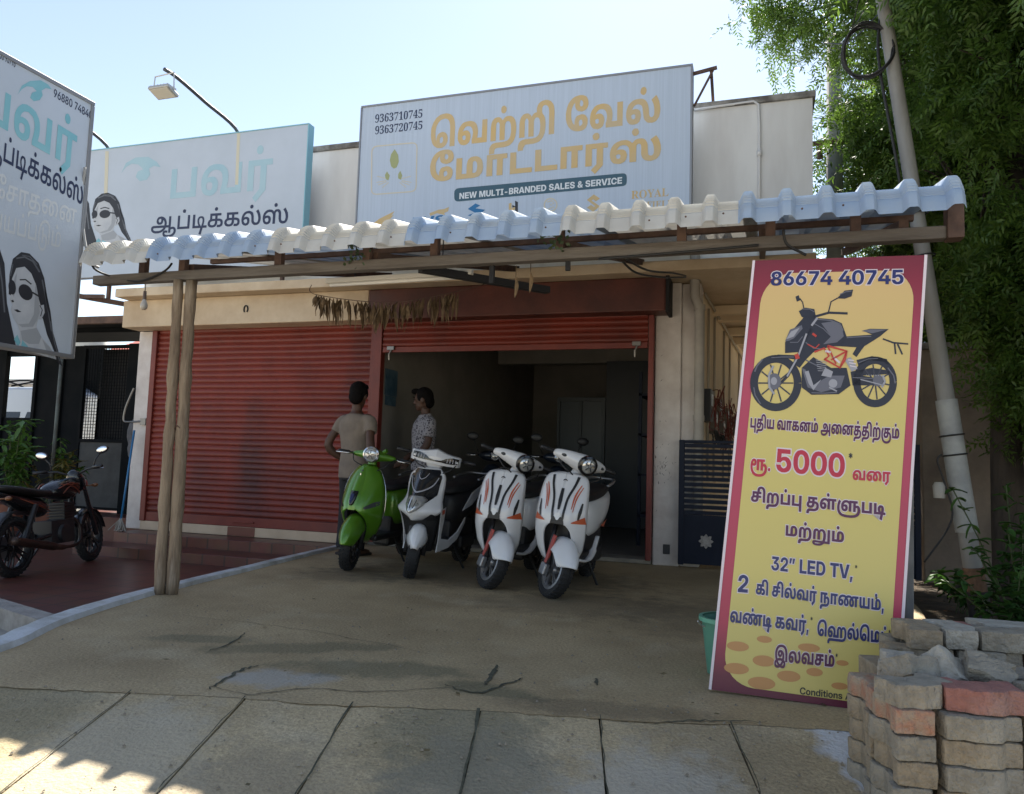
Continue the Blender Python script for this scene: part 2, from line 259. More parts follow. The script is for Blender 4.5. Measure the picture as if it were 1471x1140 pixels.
[[29,-1,-6,1,-5,3,-4,3,-3,5,-1,3,-2,7,-1,6,0,8,1,5,2,6,4,9,4,4,5,5,4,3,6,2,5,2,7,1,14,0,7,0,7,-2,6,-2,6,-4,7,4,8,3,8,1,8,1,7,-1,5,-1,6,-2,7,-4,5,2,5,2,13,2,48,0,0,-10,-21,0,0,-61,-12,0,0,61,-13,0,-8,-1,-5,-1,-4,-2,3,-3,3,-5,4,-9,3,-10,0,-4,0,-8,-2,-7,-4,-6,-3,-3,-4,-2,-7,-2,-5,1,-3,0,-5,2,-2,2,-3,2,-2,4,-2,4,-1,4,0,11,2,11,4,10,7,9,-7,3,-4,1,-6,1,-6,-1,-5,0,-6,-2,-5,-2,8,-10,3,-5,1,-4,2,-5,1,-6,-1,-10,-1,-5,-2,-5,-2,-3,-2,-2,-3,-2,-4,-2,-3,0,-5,-1,-8,2,-3,2,-2,2,-3,3,-2,3,-2,7,0,11,0,6,2,5,3,9,7,9,-6,3,-7,1,-4,1,-10,0,-9,-1,-5,-1,-5,-3,-3,-3,-3,-4,-3,-3,-2,-5,-1,-4,6,3,6,1,7,0,6,-2,4,-2,4,-4,2,-4,1,-4,0,-7,-1,-4,-1,-5,-3,-5,-4,-3,-5,-2,-5,-1],[30,8,5,0,4,2,3,3,1,5,0,6,-2,4,-1,2,-2,2,-5,1,-5,-1,-3,-1,-4,-2,-3,-2,1,-8,3,-5,3,-4,2,-1],[84,8,4,0,2,1,2,1,1,2,2,3,1,6,-1,9,-2,8,-3,7,-5,6,-4,-5,-2,-5,-2,-8,-1,-6,1,-9,1,-4,2,-3,2,-2],[138,8,4,0,2,1,2,1,3,4,1,7,0,9,-2,7,-3,7,-5,8,-3,-4,-3,-6,-2,-7,-1,-8,0,-7,1,-6,1,-2,2,-2],[105,87,-3,1,-2,3,-1,3,0,3,1,3,2,3,4,1,3,0,3,-1,3,-3,1,-3,0,-3,-2,-4,-2,-2,-3,-1]],
[[11,0,0,71,12,0,0,-61,1,0,53,0,0,61,12,0,0,-71]],
[[31,-27,-8,7,24,23,0,58,-24,0,0,-61,-12,0,0,71,70,0,0,-10,-21,0,0,-61]],
[[11,0,0,70,-2,12,-2,6,-2,2,-4,4,-5,3,-4,1,-4,0,-4,-1,-3,-1,-2,-1,-3,-3,-2,-4,-1,-4,0,-8,2,-5,2,-5,-12,0,-2,4,-2,5,0,8,1,6,1,4,2,4,3,3,5,4,6,2,8,2,6,0,6,-1,6,-2,6,-4,4,-4,3,-4,3,-6,1,-7,1,-12,0,-68]],
[[53,-1,-11,2,-10,4,-8,5,-7,8,-5,9,-3,11,-2,10,1,15,2,10,4,9,3,5,4,5,6,5,9,6,11,3,9,2,13,0,6,-2,6,-3,4,-3,3,-6,2,-5,0,-5,0,-3,-2,-6,-4,-5,-3,-3,-3,-1,-5,-2,-4,0,-4,0,-5,1,-5,2,-2,2,-2,2,-3,4,-2,7,1,7,1,4,3,4,-1,0,-6,-2,-5,-2,-4,-3,-5,-5,-4,-5,-3,-5,-2,-6,-1,-7,-1,-5,1,-12,1,-8,3,-7,4,-6,5,-6,5,-4,6,-3,3,-1,-2,4,-1,6,0,7,1,4,2,4,1,3,3,2,4,3,4,1,5,1,4,0,5,-1,4,-1,3,-3,3,-3,3,-3,1,-3,1,-5,0,-8,-2,-6,-4,-6,-4,-3,-7,-3,-7,-1],[59,8,5,0,6,2,3,3,3,3,1,6,-1,5,-2,5,-4,3,-5,0,-3,-1,-4,-2,-2,-3,-1,-4,0,-7,2,-6],[65,74,3,-1,3,1,3,1,2,2,2,4,0,6,-1,5,-4,3,-4,2,-7,1,-2,-3,-2,-3,0,-5,0,-4,0,-3,1,-3,3,-2]],
[[29,-1,-9,2,-6,3,-3,3,-2,3,-2,3,-1,3,0,7,1,3,2,4,2,3,3,3,6,3,0,32,69,0,0,-10,-24,0,0,-19,24,0,0,-9,-24,0,0,-9,-2,-8,-2,-6,-3,-4,-5,-4,-6,-2,-7,-1],[33,8,4,0,6,1,3,2,3,2,2,4,1,4,1,4,0,8,-14,0,-8,-1,-6,-2,-3,-1,-2,-2,-1,-4,-1,-3,1,-3,1,-3,2,-2,3,-2,3,-1],[31,42,9,0,13,0,0,19,-22,0]],
[[11,0,0,71,70,0,0,-10,-21,0,-1,-61,-12,0,0,61,-24,0,0,-61]],
[[7,-41,-1,8,0,5,1,4,3,6,2,2,3,2,5,2,5,1,36,1,7,1,6,1,6,3,5,5,2,4,2,6,0,5,0,4,-2,4,-3,3,-3,3,-4,2,-5,1,-7,1,0,-11,-2,-8,-2,-3,-2,-4,-3,-3,-3,-2,-4,-2,-6,-1,-7,-1,-8,1,-5,1,-4,1,-4,2,-3,3,-3,4,-2,3,-1,5,0,6,2,5,2,4,5,3,5,3,0,32,69,0,0,-10,-24,0,0,-18,12,-2,9,-3,6,-3,3,-3,2,-3,2,-4,2,-5,0,-5,0,-5,-1,-8,-4,-7,-4,-5,-5,-4,-7,-3,-5,-1,-12,-2,-31,0,-7,-2,-3,-2,-3,-3,-1,-5,0,-8],[32,9,5,-1,5,1,4,1,3,3,2,4,1,4,1,5,0,7,-14,0,-7,-1,-6,-1,-2,-1,-3,-3,-2,-2,-1,-3,0,-4,1,-3,3,-3,2,-1,3,-2],[31,42,22,0,0,19,-21,0]],
[[29,-1,-6,1,-4,2,-3,3,-3,3,-2,4,-2,4,-1,6,-1,7,0,7,1,6,2,6,2,4,3,5,4,4,5,4,5,2,6,3,8,2,7,1,9,-1,7,-1,7,-1,5,-2,6,-3,6,3,7,3,7,1,8,0,9,-1,7,-3,5,-5,3,-3,2,-4,3,-6,1,-7,1,-7,-1,-9,-1,-8,-3,-7,-3,-8,-4,-5,-10,5,4,6,2,6,2,5,1,6,1,6,-1,8,-2,7,-2,5,-3,3,-3,3,-4,2,-4,1,-3,0,-7,0,-5,-1,-5,-2,8,-9,4,-8,2,-5,1,-6,1,-11,-1,-4,-2,-6,-2,-3,-2,-4,-3,-2,-4,-1,-4,-1,-5,-1,-4,1,-4,1,-5,4,-3,2,-2,4,-2,7,0,12,2,10,3,9,6,9,-3,2,-6,2,-5,1,-7,0,-11,0,-6,-2,-4,-1,-5,-4,-4,-5,-4,-5,-2,-7,6,3,6,1,7,0,6,-2,5,-3,4,-5,2,-6,0,-7,-1,-4,-1,-5,-2,-4,-4,-3,-3,-2,-4,-2,-6,-1],[30,8,5,0,5,2,2,4,1,4,0,6,-2,4,-1,2,-2,2,-5,1,-5,-1,-3,-1,-4,-2,-3,-2,1,-8,3,-6,4,-3],[84,8,4,0,2,1,2,1,2,4,2,7,-1,9,-2,8,-3,7,-5,6,-3,-4,-3,-7,-2,-5,-1,-8,0,-5,2,-8,2,-3,2,-2]],
[[29,-1,-5,1,-5,2,-3,3,-3,3,-2,4,-2,4,-1,6,-1,7,0,7,1,4,2,6,2,5,2,4,4,4,3,4,5,3,5,3,6,1,6,2,7,1,9,-1,9,-1,9,-2,9,-5,9,4,7,2,8,1,48,0,0,-10,-21,0,0,-61,-12,0,0,61,-13,0,-7,-1,-6,-1,-5,-2,3,-4,4,-5,3,-5,1,-4,2,-5,1,-6,-1,-10,-1,-5,-2,-5,-2,-3,-3,-3,-3,-2,-3,-1,-3,0,-5,-1,-4,1,-4,1,-3,2,-2,2,-3,3,-2,3,-2,7,0,11,1,10,5,10,6,9,-4,2,-7,2,-6,1,-10,0,-9,-1,-5,-1,-5,-3,-3,-3,-3,-4,-3,-3,-2,-5,-1,-4,6,3,6,1,7,0,6,-2,4,-2,4,-4,2,-4,1,-4,0,-7,-1,-4,-1,-5,-3,-5,-4,-3,-5,-2,-5,-1],[30,8,5,0,4,2,3,3,1,5,0,6,-2,4,-1,2,-2,2,-5,1,-5,-1,-3,-1,-4,-2,-3,-2,1,-8,3,-5,3,-4,2,-1],[84,8,4,0,2,1,2,1,1,2,2,3,1,6,-1,9,-1,7,-4,8,-5,6,-4,-5,-2,-6,-2,-6,-1,-7,1,-9,1,-5,3,-3]],
[[47,-1,-5,0,-6,2,-8,4,-4,3,-5,5,-5,8,-3,6,-2,5,-2,12,0,12,1,7,2,6,4,11,5,7,3,4,5,4,8,6,10,4,11,3,13,0,9,-2,8,-3,4,-3,4,-4,3,-3,3,-4,2,-5,2,-6,1,-8,1,-11,0,-59,-12,0,-1,61,-1,13,-3,8,-4,7,-4,3,-3,3,-4,1,-4,1,-10,1,-8,-1,-7,-3,-6,-3,-7,-6,-5,-6,-4,-7,-2,-7,-1,-7,-1,-14,1,-8,2,-6,3,-5,2,-5,5,-5,3,-2,-2,5,0,4,0,5,1,4,1,4,3,3,2,2,4,3,5,1,5,1,6,0,4,-1,4,-2,3,-2,3,-4,3,-4,1,-8,0,-6,-2,-6,-2,-5,-5,-4,-7,-3,-7,-1],[52,8,5,0,5,2,3,3,1,4,1,3,0,4,-1,5,-3,4,-4,2,-4,0,-5,-1,-4,-3,-2,-5,0,-6,1,-7,3,-5]],
[[27,-1,-6,2,-4,4,-3,4,-2,6,-1,8,0,48,12,0,0,-46,1,-8,1,-4,2,-2,2,-2,4,-1,3,1,4,1,3,2,3,3,0,56,12,0,0,-61,43,0,0,61,13,0,-1,-71,-67,0,-1,4,-4,-3,-4,-2,-3,0],[62,86,-4,1,-3,3,-1,4,-1,2,2,4,2,3,3,1,3,0,4,-1,2,-2,2,-3,0,-3,-1,-4,-2,-3,-2,-1]],
[[27,-1,-6,2,-4,4,-3,4,-2,6,-1,8,0,48,12,0,0,-46,1,-8,1,-4,2,-2,2,-2,4,-1,3,1,4,1,3,2,3,3,0,56,12,0,0,-61,43,0,0,61,13,0,-1,-71,-67,0,-1,4,-4,-3,-4,-2,-3,0]],
[[50,-38,-6,1,-5,2,-6,2,-4,3,-4,4,-4,5,-3,5,-3,7,-4,12,-1,9,-1,9,0,21,1,7,2,10,4,13,6,11,5,6,4,4,8,6,4,2,6,3,5,2,8,1,7,1,6,0,12,-2,10,-3,8,-6,7,-7,2,-3,3,-7,3,-9,1,-14,0,-57,-12,0,0,48,-1,14,-1,8,-2,7,-2,4,-3,6,-4,3,-5,4,-6,2,-7,1,-7,1,-8,-1,-6,-2,-7,-3,-6,-3,-3,-3,-4,-4,-4,-5,-3,-5,-3,-6,-2,-7,-2,-8,-2,-10,0,-7,0,-13,1,-8,1,-7,2,-8,2,-6,2,-5,6,-7,3,-3,4,-2,4,-2,4,-1,5,0,5,0,5,1,3,1,4,3,3,2,3,3,2,4,3,9,1,6,0,10,-2,10,-1,4,-2,3,-3,2,-4,1,-4,0,-4,-1,-6,-3,0,-27,-12,0,0,71,12,0,0,-34,6,3,7,1,7,-1,5,-1,2,-2,4,-3,4,-6,2,-8,1,-9,0,-12,-2,-10,-4,-9,-4,-7,-4,-3,-4,-3,-7,-3,-11,-2]],
[[11,0,0,71,12,0,0,-61,1,0,27,0,0,38,1,6,1,5,2,4,3,3,2,3,4,2,4,1,4,1,8,-1,5,-1,4,-2,4,-3,3,-3,4,-6,1,-5,2,-8,1,-11,-1,-11,-2,-6,-3,-6,-5,-4,-2,-2,-5,-2,-5,-1,-6,-1],[64,10,11,0,7,2,3,2,2,2,3,5,1,5,0,6,0,8,-1,8,-2,5,-2,4,-4,4,-3,1,-5,1,-5,-2,-2,-2,-2,-5,-1,-7],[54,87,-3,0,-3,3,-1,4,0,4,2,3,2,2,3,1,4,0,3,-2,2,-2,1,-3,0,-4,-1,-3,-2,-2,-3,-1]],
[[24,-1,-7,2,-3,2,-3,2,-2,3,-1,3,0,3,1,3,2,2,3,1,3,-5,2,-3,3,-3,3,-2,3,0,5,0,4,2,3,3,2,3,3,6,1,7,1,7,1,8,-7,-5,-4,-2,-5,-1,-5,0,-4,1,-8,3,-5,5,-4,6,-1,8,0,11,1,5,3,6,3,4,4,4,5,2,4,2,9,1,4,-1,9,-2,5,-3,6,-6,3,-6,3,-9,2,-8,0,-11,-1,-11,-2,-10,-3,-7,-4,-7,-4,-5,-6,-4,-6,-3,-6,-1],[33,45,4,0,4,1,4,3,3,4,-1,14,-2,9,-2,2,-2,3,-2,2,-4,1,-3,0,-2,-1,-3,-3,-2,-4,-1,-3,-1,-8,0,-8,2,-6,3,-4,2,-1]],
[[25,-1,-5,1,-5,1,-3,1,-4,3,-2,2,-2,3,0,3,0,3,1,4,2,2,4,1,3,1,1,-6,2,-4,3,-3,4,-2,5,-1,6,0,5,2,3,4,1,2,1,4,1,8,-1,5,-3,4,-4,4,-4,1,-4,1,-11,0,-1,1,0,7,11,0,3,1,4,2,3,2,2,5,2,5,0,5,-1,5,-2,5,-3,3,-3,1,-4,0,-2,-1,-3,-2,-2,-5,-1,-4,-1,-8,-3,0,-7,2,-4,2,-2,4,0,5,1,3,2,3,3,3,4,3,5,1,6,1,7,1,9,-1,6,-2,6,-3,3,-1,2,-3,3,-5,0,-4,0,-5,0,-3,-2,-5,-3,-4,-4,-3,-4,-3,-6,-2,6,-2,6,-2,4,-3,4,-4,1,-3,1,-4,1,-6,-1,-4,-1,-6,-3,-5,-3,-3,-5,-4,-6,-2,-6,-2,-8,0]],
[[33,-1,-4,1,-4,1,-7,4,-5,6,-3,7,-3,8,-1,9,0,13,1,11,3,9,3,8,5,7,4,3,6,4,7,2,7,1,9,-1,7,-2,3,-3,2,-2,1,-2,1,-3,0,-3,-1,-3,-3,-2,-3,-2,-3,-1,-5,0,-2,9,0,3,-2,2,-2,2,-3,0,-3,0,-2,-1,-3,-2,-2,-3,-4,-8,-2,-8,-1,-11,7,3,8,1,4,0,7,-1,6,-3,4,-3,2,-2,3,-7,2,-5,0,-5,-1,-8,-1,-5,-2,-5,-4,-5,-4,-3,-5,-3,-4,-1,-5,-1],[36,7,2,0,3,1,2,1,3,3,1,5,2,10,-1,8,-1,5,-1,3,-3,3,-3,2,-3,0,-3,0,-4,-1,-3,-2,-3,-3,1,-14,2,-10,2,-4,2,-4,3,-2]],
[[22,0,-1,0,1,2,33,75,-34,0,-2,0,-3,-1,-1,-2,-2,-9,-7,0,0,26,61,0,0,-7,-35,-83,0,-1]],
[[13,0,-1,7,14,0,2,2,1,3,0,67,-10,-10,-2,-2,-4,-1,-3,1,-3,2,-1,3,-1,3,8,3,6,3,15,11,14,0,1,-80,1,-3,2,-2,2,0,11,0,0,-7]],
[[31,-1,-6,1,-6,3,-5,5,-4,7,-3,9,-2,10,-1,9,1,15,2,10,2,7,3,6,4,5,5,3,5,2,7,2,8,-1,7,-2,5,-3,5,-4,4,-7,3,-8,1,-8,1,-13,0,-12,-2,-9,-2,-8,-3,-6,-3,-5,-5,-4,-6,-3,-7,-1],[34,7,3,0,3,1,2,2,2,3,2,9,1,18,0,20,-2,15,-1,3,-2,4,-3,2,-3,0,-3,0,-2,-2,-2,-2,-2,-3,-2,-11,-1,-14,1,-20,1,-15,2,-4,1,-2,3,-3]],
[[23,0,0,7,6,0,3,0,2,1,2,2,1,4,0,10,-35,0,0,8,36,59,18,0,0,-58,0,-1,13,0,0,-8,-13,0,0,-10,1,-3,2,-2,3,-2,6,0,0,-7],[11,32,26,0,0,33,1,14,-8,-15]],
[[25,-1,-4,1,-6,1,-4,2,-3,3,-2,3,-1,3,0,4,1,3,2,2,1,1,3,1,3,0,2,-8,1,-2,3,-3,3,-1,3,-1,4,0,4,1,5,2,2,3,2,3,1,8,0,8,-1,3,-2,5,-3,3,-4,2,-5,1,-6,0,-5,-1,-5,-1,-6,2,4,44,48,0,1,-21,0,-2,-1,0,-6,0,-2,7,-1,1,-2,1,-29,0,-2,-23,9,1,10,0,9,-1,7,-3,5,-4,3,-5,2,-4,2,-9,-1,-8,-1,-5,-5,-7,-3,-3,-7,-4,-6,-2,-7,-1]],
[[5,0,0,13,21,22,10,12,2,4,3,6,2,6,0,6,0,7,-1,3,-2,3,-2,1,-2,1,-2,1,-3,0,-4,-2,-3,-4,-2,-7,-1,-9,-3,0,-5,1,-5,2,-1,2,-1,3,-1,6,2,5,2,3,4,3,6,3,5,1,6,1,10,-1,6,-1,6,-2,6,-5,2,-3,2,-4,1,-7,-1,-4,-2,-5,-5,-8,-9,-10,-29,-29,30,0,3,1,3,1,3,3,1,3,1,5,7,0,0,-27]],
[[48,-1,-5,0,-7,2,-7,3,-4,2,-5,4,-4,4,-3,4,-2,5,-2,5,-2,7,-1,7,0,9,0,7,1,7,2,5,3,6,3,6,3,4,7,7,5,5,6,3,11,5,6,1,8,1,15,1,12,-2,7,-2,5,-2,7,-4,6,-6,5,-8,3,-9,1,-7,1,-9,0,-60,-24,0,0,56,-1,11,-3,10,-2,4,-2,3,-2,2,-4,3,-7,2,-4,1,-6,0,-11,-2,-5,-1,-4,-3,-6,-4,-4,-4,-3,-4,-4,-8,-2,-12,0,-14,2,-11,3,-7,0,8,2,7,3,5,6,4,5,2,6,1,6,1,6,-1,4,-1,5,-2,4,-3,4,-4,2,-4,2,-6,0,-7,0,-4,-3,-6,-3,-4,-4,-3,-4,-3,-6,-2,-6,-1,-6,-1],[54,14,4,0,3,1,3,2,2,3,0,3,0,5,-1,3,-2,2,-3,1,-3,-1,-3,-1,-2,-2,-1,-4,0,-4,1,-5,1,-2]],
[[31,-1,-5,1,-5,1,-4,3,-3,2,-3,4,-3,4,-2,5,-1,5,0,5,0,7,1,5,2,8,3,6,3,4,4,3,4,4,7,4,6,2,8,1,9,1,10,0,7,-1,8,-2,6,-2,5,-4,5,-4,4,-7,2,-5,2,-9,0,-7,-1,-9,-2,-7,22,0,0,56,24,0,0,-73,-71,0,-1,13,3,7,2,9,0,8,-2,7,-3,6,-2,1,-4,4,-7,2,-8,1,-7,-1,-4,-2,-3,-2,-3,-3,-2,-2,-3,-6,7,3,8,0,4,0,4,-1,6,-3,5,-5,3,-6,1,-8,-2,-8,-2,-4,-2,-4,-3,-2,-5,-3,-8,-2,-6,-1],[35,15,3,0,3,1,1,1,1,3,0,4,0,3,-2,1,-3,2,-6,-1,-5,-2,1,-5,1,-4,2,-2]],
[[4,-41,-1,9,1,5,0,4,2,4,2,3,5,5,7,3,6,1,7,1,34,0,10,1,7,1,4,2,4,2,3,3,2,2,3,7,2,10,0,11,-1,7,-1,6,-2,5,-3,4,-4,2,-5,1,-4,-1,-3,-1,-2,-3,-2,-3,-1,-4,0,-8,0,-38,-24,0,-1,40,0,10,-2,4,-2,3,-2,1,-4,0,-3,-2,-1,-2,-1,-2,-1,-4,0,-48,-25,0,0,43,1,7,1,5,2,5,3,5,3,2,5,4,6,2,6,1,9,0,5,-1,5,-3,5,-3,3,-5,6,6,6,4,4,1,5,1,8,0,9,-1,5,-2,6,-3,4,-4,3,-3,3,-4,3,-8,2,-11,0,-11,-1,-10,-2,-11,-5,-9,-2,-3,-4,-4,-4,-3,-6,-4,-8,-3,-7,-1,-13,-2,-33,0,-6,-1,-3,-1,-3,-4,-1,-3,0,-8],[65,84,-5,1,-4,3,-1,2,-1,3,0,6,1,4,3,3,5,2,6,0,4,-2,4,-3,2,-4,0,-5,-1,-4,-4,-4,-4,-2]],
[[4,-41,-1,9,1,5,0,4,2,4,2,3,5,5,7,3,6,1,7,1,34,0,10,1,7,1,4,2,4,2,3,3,2,2,3,7,2,10,0,11,-1,7,-1,6,-2,5,-3,4,-4,2,-5,1,-4,-1,-3,-1,-2,-3,-2,-3,-1,-4,0,-8,0,-38,-24,0,-1,40,0,10,-2,4,-2,3,-2,1,-4,0,-3,-2,-1,-2,-1,-2,-1,-4,0,-48,-25,0,0,43,1,7,1,5,2,5,3,5,3,2,5,4,6,2,6,1,9,0,5,-1,5,-3,5,-3,3,-5,6,6,6,4,4,1,5,1,8,0,9,-1,5,-2,6,-3,4,-4,3,-3,3,-4,3,-8,2,-11,0,-11,-1,-10,-2,-11,-5,-9,-2,-3,-4,-4,-4,-3,-6,-4,-8,-3,-7,-1,-13,-2,-33,0,-6,-1,-3,-1,-3,-4,-1,-3,0,-8]],
[[9,0,0,68,-1,7,-1,5,-1,3,-2,3,-4,4,-5,2,-6,1,-5,-1,-3,-2,-2,-2,-2,-5,0,-4,0,-4,3,-9,-23,0,-2,2,-1,5,-1,6,0,6,2,6,2,4,4,5,5,3,6,3,9,2,12,1,8,-1,7,-2,7,-3,6,-5,6,-6,3,-7,2,-8,1,-10,0,-67]],
[[57,-1,-13,2,-11,4,-9,6,-4,3,-4,4,-3,5,-3,5,-2,6,-2,6,0,7,-1,8,2,11,3,10,5,10,7,8,9,7,9,4,7,2,6,1,7,1,8,0,11,-1,6,-2,8,-3,5,-6,3,-5,2,-8,0,-7,-3,-7,-4,-5,-4,-2,-3,-2,-4,-1,-5,-1,-5,-1,-7,1,-5,1,-5,1,-6,4,-3,3,-2,4,-1,3,-1,4,0,5,1,4,-7,-5,-4,-6,-4,-8,-2,-7,0,-6,0,-8,1,-7,1,-4,3,-6,2,-4,4,-4,4,-3,0,4,0,7,1,3,2,4,2,4,3,3,4,2,5,1,6,1,9,1,5,-1,5,-1,5,-3,4,-3,2,-3,3,-4,1,-7,0,-8,-3,-7,-2,-4,-3,-3,-7,-4,-8,-2,-9,-1],[66,14,4,1,3,1,3,2,2,2,1,4,-1,3,-1,4,-2,2,-3,1,-4,-1,-3,-2,-1,-2,-1,-3,1,-5,1,-4],[71,74,4,0,2,1,1,1,2,4,0,4,-1,4,-3,3,-4,2,-4,0,-2,-5,-1,-7,2,-4,2,-2]],
[[31,-1,-5,1,-5,1,-4,3,-3,2,-3,3,-3,5,-1,4,-2,6,0,6,0,7,2,9,3,6,2,4,3,4,4,3,6,4,8,4,7,2,9,1,10,0,9,0,7,-2,5,-2,5,-3,4,-4,3,-4,3,-6,3,-9,1,-6,1,-14,2,-4,2,-3,2,-1,2,-1,4,0,3,1,2,1,3,4,1,5,0,10,-1,8,-2,8,-4,7,-5,8,19,12,3,-3,6,-9,4,-8,3,-11,2,-11,-1,-9,-2,-9,-2,-5,-2,-3,-6,-6,-4,-3,-5,-2,-6,-1,-6,-1,-8,1,-5,0,-7,2,-4,3,-5,4,-3,3,-2,5,-2,9,-3,17,-1,4,-2,5,-3,3,-5,2,-5,2,-6,0,-6,-1,-7,-3,-5,-6,-4,-5,9,2,9,0,7,-2,6,-3,2,-2,2,-3,2,-6,1,-7,-2,-8,-2,-4,-2,-4,-3,-2,-5,-3,-5,-1,-6,-1],[34,15,4,0,2,1,2,1,1,3,0,4,0,3,-2,1,-3,2,-6,-1,-3,-1,-2,-1,0,-4,2,-5,2,-2],[74,84,-5,2,-4,3,-2,3,0,6,2,5,3,3,5,2,5,0,5,-1,3,-4,2,-3,0,-6,-2,-5,-3,-3,-4,-2]],
[[9,0,0,73,24,0,0,-56,19,0,0,30,2,9,1,4,3,5,4,3,3,3,7,2,8,1,8,0,6,-1,5,-2,6,-3,5,-5,3,-4,3,-6,2,-9,1,-11,-1,-7,-1,-6,-3,-6,-5,-5,-4,-4,-5,-2,-5,-1,-11,-2],[77,17,6,0,5,1,3,2,1,2,2,6,1,11,-1,9,-2,4,-1,2,-2,2,-2,1,-4,1,-3,-1,-2,-2,-1,-3,0,-4]],
[[9,0,0,73,82,0,0,-17,-17,0,0,-56,-24,0,0,56,-17,0,0,-56]],
[[9,0,0,73,24,0,0,-56,62,0,0,-1,0,-16],[50,84,-5,2,-3,4,-1,2,-1,3,0,5,2,4,4,3,3,1,3,0,5,0,4,-3,3,-3,1,-5,-1,-5,-2,-4,-3,-3,-4,-1]],
[[9,0,0,73,24,0,0,-56,62,0,0,-1,0,-16]],
[[45,-27,-15,14,20,18,0,51,-17,0,0,-56,-24,0,0,73,82,0,0,-17,-17,0,0,-56,-25,-24],[44,84,-5,2,-3,3,-1,3,-1,3,0,5,3,4,2,2,2,1,4,1,6,0,4,-2,3,-4,1,-5,0,-5,-2,-4,-4,-3,-4,-1]],
[[31,-1,-5,1,-5,1,-5,3,-4,4,-2,3,-3,6,-1,5,-1,7,0,7,1,5,2,7,3,6,3,4,4,5,8,5,5,2,7,2,7,2,11,0,6,0,7,-2,6,-3,5,-3,5,-4,5,4,4,4,4,2,4,1,5,1,7,0,5,0,6,-2,4,-2,3,-3,3,-4,2,-4,2,-5,1,-5,1,-21,1,-6,1,-3,2,-2,3,-1,2,-1,4,0,2,1,2,1,2,2,2,6,0,10,-1,8,-2,8,-4,8,-6,8,20,12,8,-10,3,-6,2,-6,4,-12,0,-5,1,-8,-2,-9,-3,-9,-3,-4,-3,-3,-6,-5,-8,-2,-9,-2,-11,1,-8,2,-4,2,-3,2,-5,5,-3,6,-2,7,0,7,0,17,-1,5,-1,2,-2,2,-3,2,-4,-1,-2,-1,-3,-3,-1,-4,0,-4,0,-45,-24,0,-1,36,-1,7,-2,6,-2,2,-3,3,-3,2,-4,1,-4,1,-7,0,-8,-2,-3,-2,-4,-4,-3,-4,-2,-4,7,3,8,0,8,-1,6,-3,4,-3,3,-6,2,-6,-1,-8,-1,-4,-2,-5,-3,-3,-3,-3,-5,-2,-6,-2,-7,-1],[34,15,4,0,2,1,2,1,1,3,0,4,0,3,-2,1,-3,2,-6,-1,-5,-2,1,-5,1,-4,3,-2],[94,84,-4,1,-4,4,-2,4,-1,5,2,4,3,4,4,2,6,0,5,-1,3,-4,2,-5,0,-4,-1,-5,-4,-3,-4,-2]],
[[6,0,0,93,23,0,27,-43,9,-16,0,59,23,0,0,-93,-24,0,-24,40,-12,19,0,-59]],
[[6,0,0,93,69,0,0,-19,-46,0,-1,0,1,-18,43,0,0,-18,-43,0,-1,-19,47,0,0,-19]],
[[25,0,-25,93,24,0,10,-42,5,-23,5,25,10,40,22,0,11,-43,4,-22,14,65,25,0,-25,-93,-25,0,-15,60,-2,-10,-13,-50]],
[[6,0,0,93,33,0,12,-36,7,-25,7,24,12,37,33,0,0,-93,-22,0,1,68,-8,-28,-14,-40,-18,0,-13,40,-8,27,0,-67]],
[[40,-1,-6,1,-5,1,-5,2,-5,3,-7,7,-2,4,-2,4,-2,5,0,5,0,62,22,0,0,-60,0,-3,1,-3,2,-3,4,-4,5,-2,6,0,6,1,5,2,3,4,2,5,0,5,1,58,21,0,0,-63,0,-5,-3,-7,-3,-5,-3,-4,-5,-4,-4,-2,-6,-3,-6,-1,-7,0]],
[[6,0,0,93,22,0,0,-74,42,0,0,-19]],
[[30,0,0,74,-27,0,0,19,77,0,0,-19,-27,0,0,-74]],
[[4,0,0,18,11,0,0,57,-11,0,0,18,45,0,0,-18,-11,0,0,-57,11,0,0,-18]],
[[20,28,0,17,43,-1,-1,-16]],
[[6,0,0,93,43,0,10,-2,4,-1,4,-3,5,-4,3,-5,2,-7,-1,-6,-2,-5,-1,-3,-3,-3,-5,-3,-5,-2,5,-1,5,-2,5,-4,3,-5,2,-6,0,-7,-1,-6,-3,-6,-3,-4,-5,-3,-6,-3,-5,-1,-7,-1],[28,17,17,0,7,2,3,3,2,4,0,4,-2,4,-3,3,-4,2,-20,0],[28,56,16,-1,3,1,3,1,3,3,1,3,0,5,-1,3,-3,3,-4,2,-18,0]],
[[6,0,0,93,43,0,5,-1,5,-1,4,-2,5,-3,5,-4,2,-3,2,-4,2,-7,0,-10,-1,-7,-3,-6,-5,-5,-6,-5,18,-35,-24,0,-15,31,-14,0,-1,-31],[29,49,17,0,5,1,3,2,2,4,1,4,0,6,-2,4,-4,3,-4,1,-3,1,-15,0]],
[[1,0,31,93,30,0,32,-93,-25,0,-6,18,-32,0,-6,-18],[36,36,22,0,-11,37]],
[[6,0,0,93,37,0,5,0,6,-1,6,-2,5,-3,5,-3,6,-5,5,-8,4,-8,2,-10,0,-10,-1,-10,-3,-8,-5,-8,-5,-6,-6,-4,-6,-4,-8,-2,-11,-1],[28,19,15,0,8,1,4,3,2,2,3,3,2,4,2,6,0,7,0,5,-1,8,-2,6,-3,3,-3,3,-4,2,-4,2,-5,0,-14,0]],
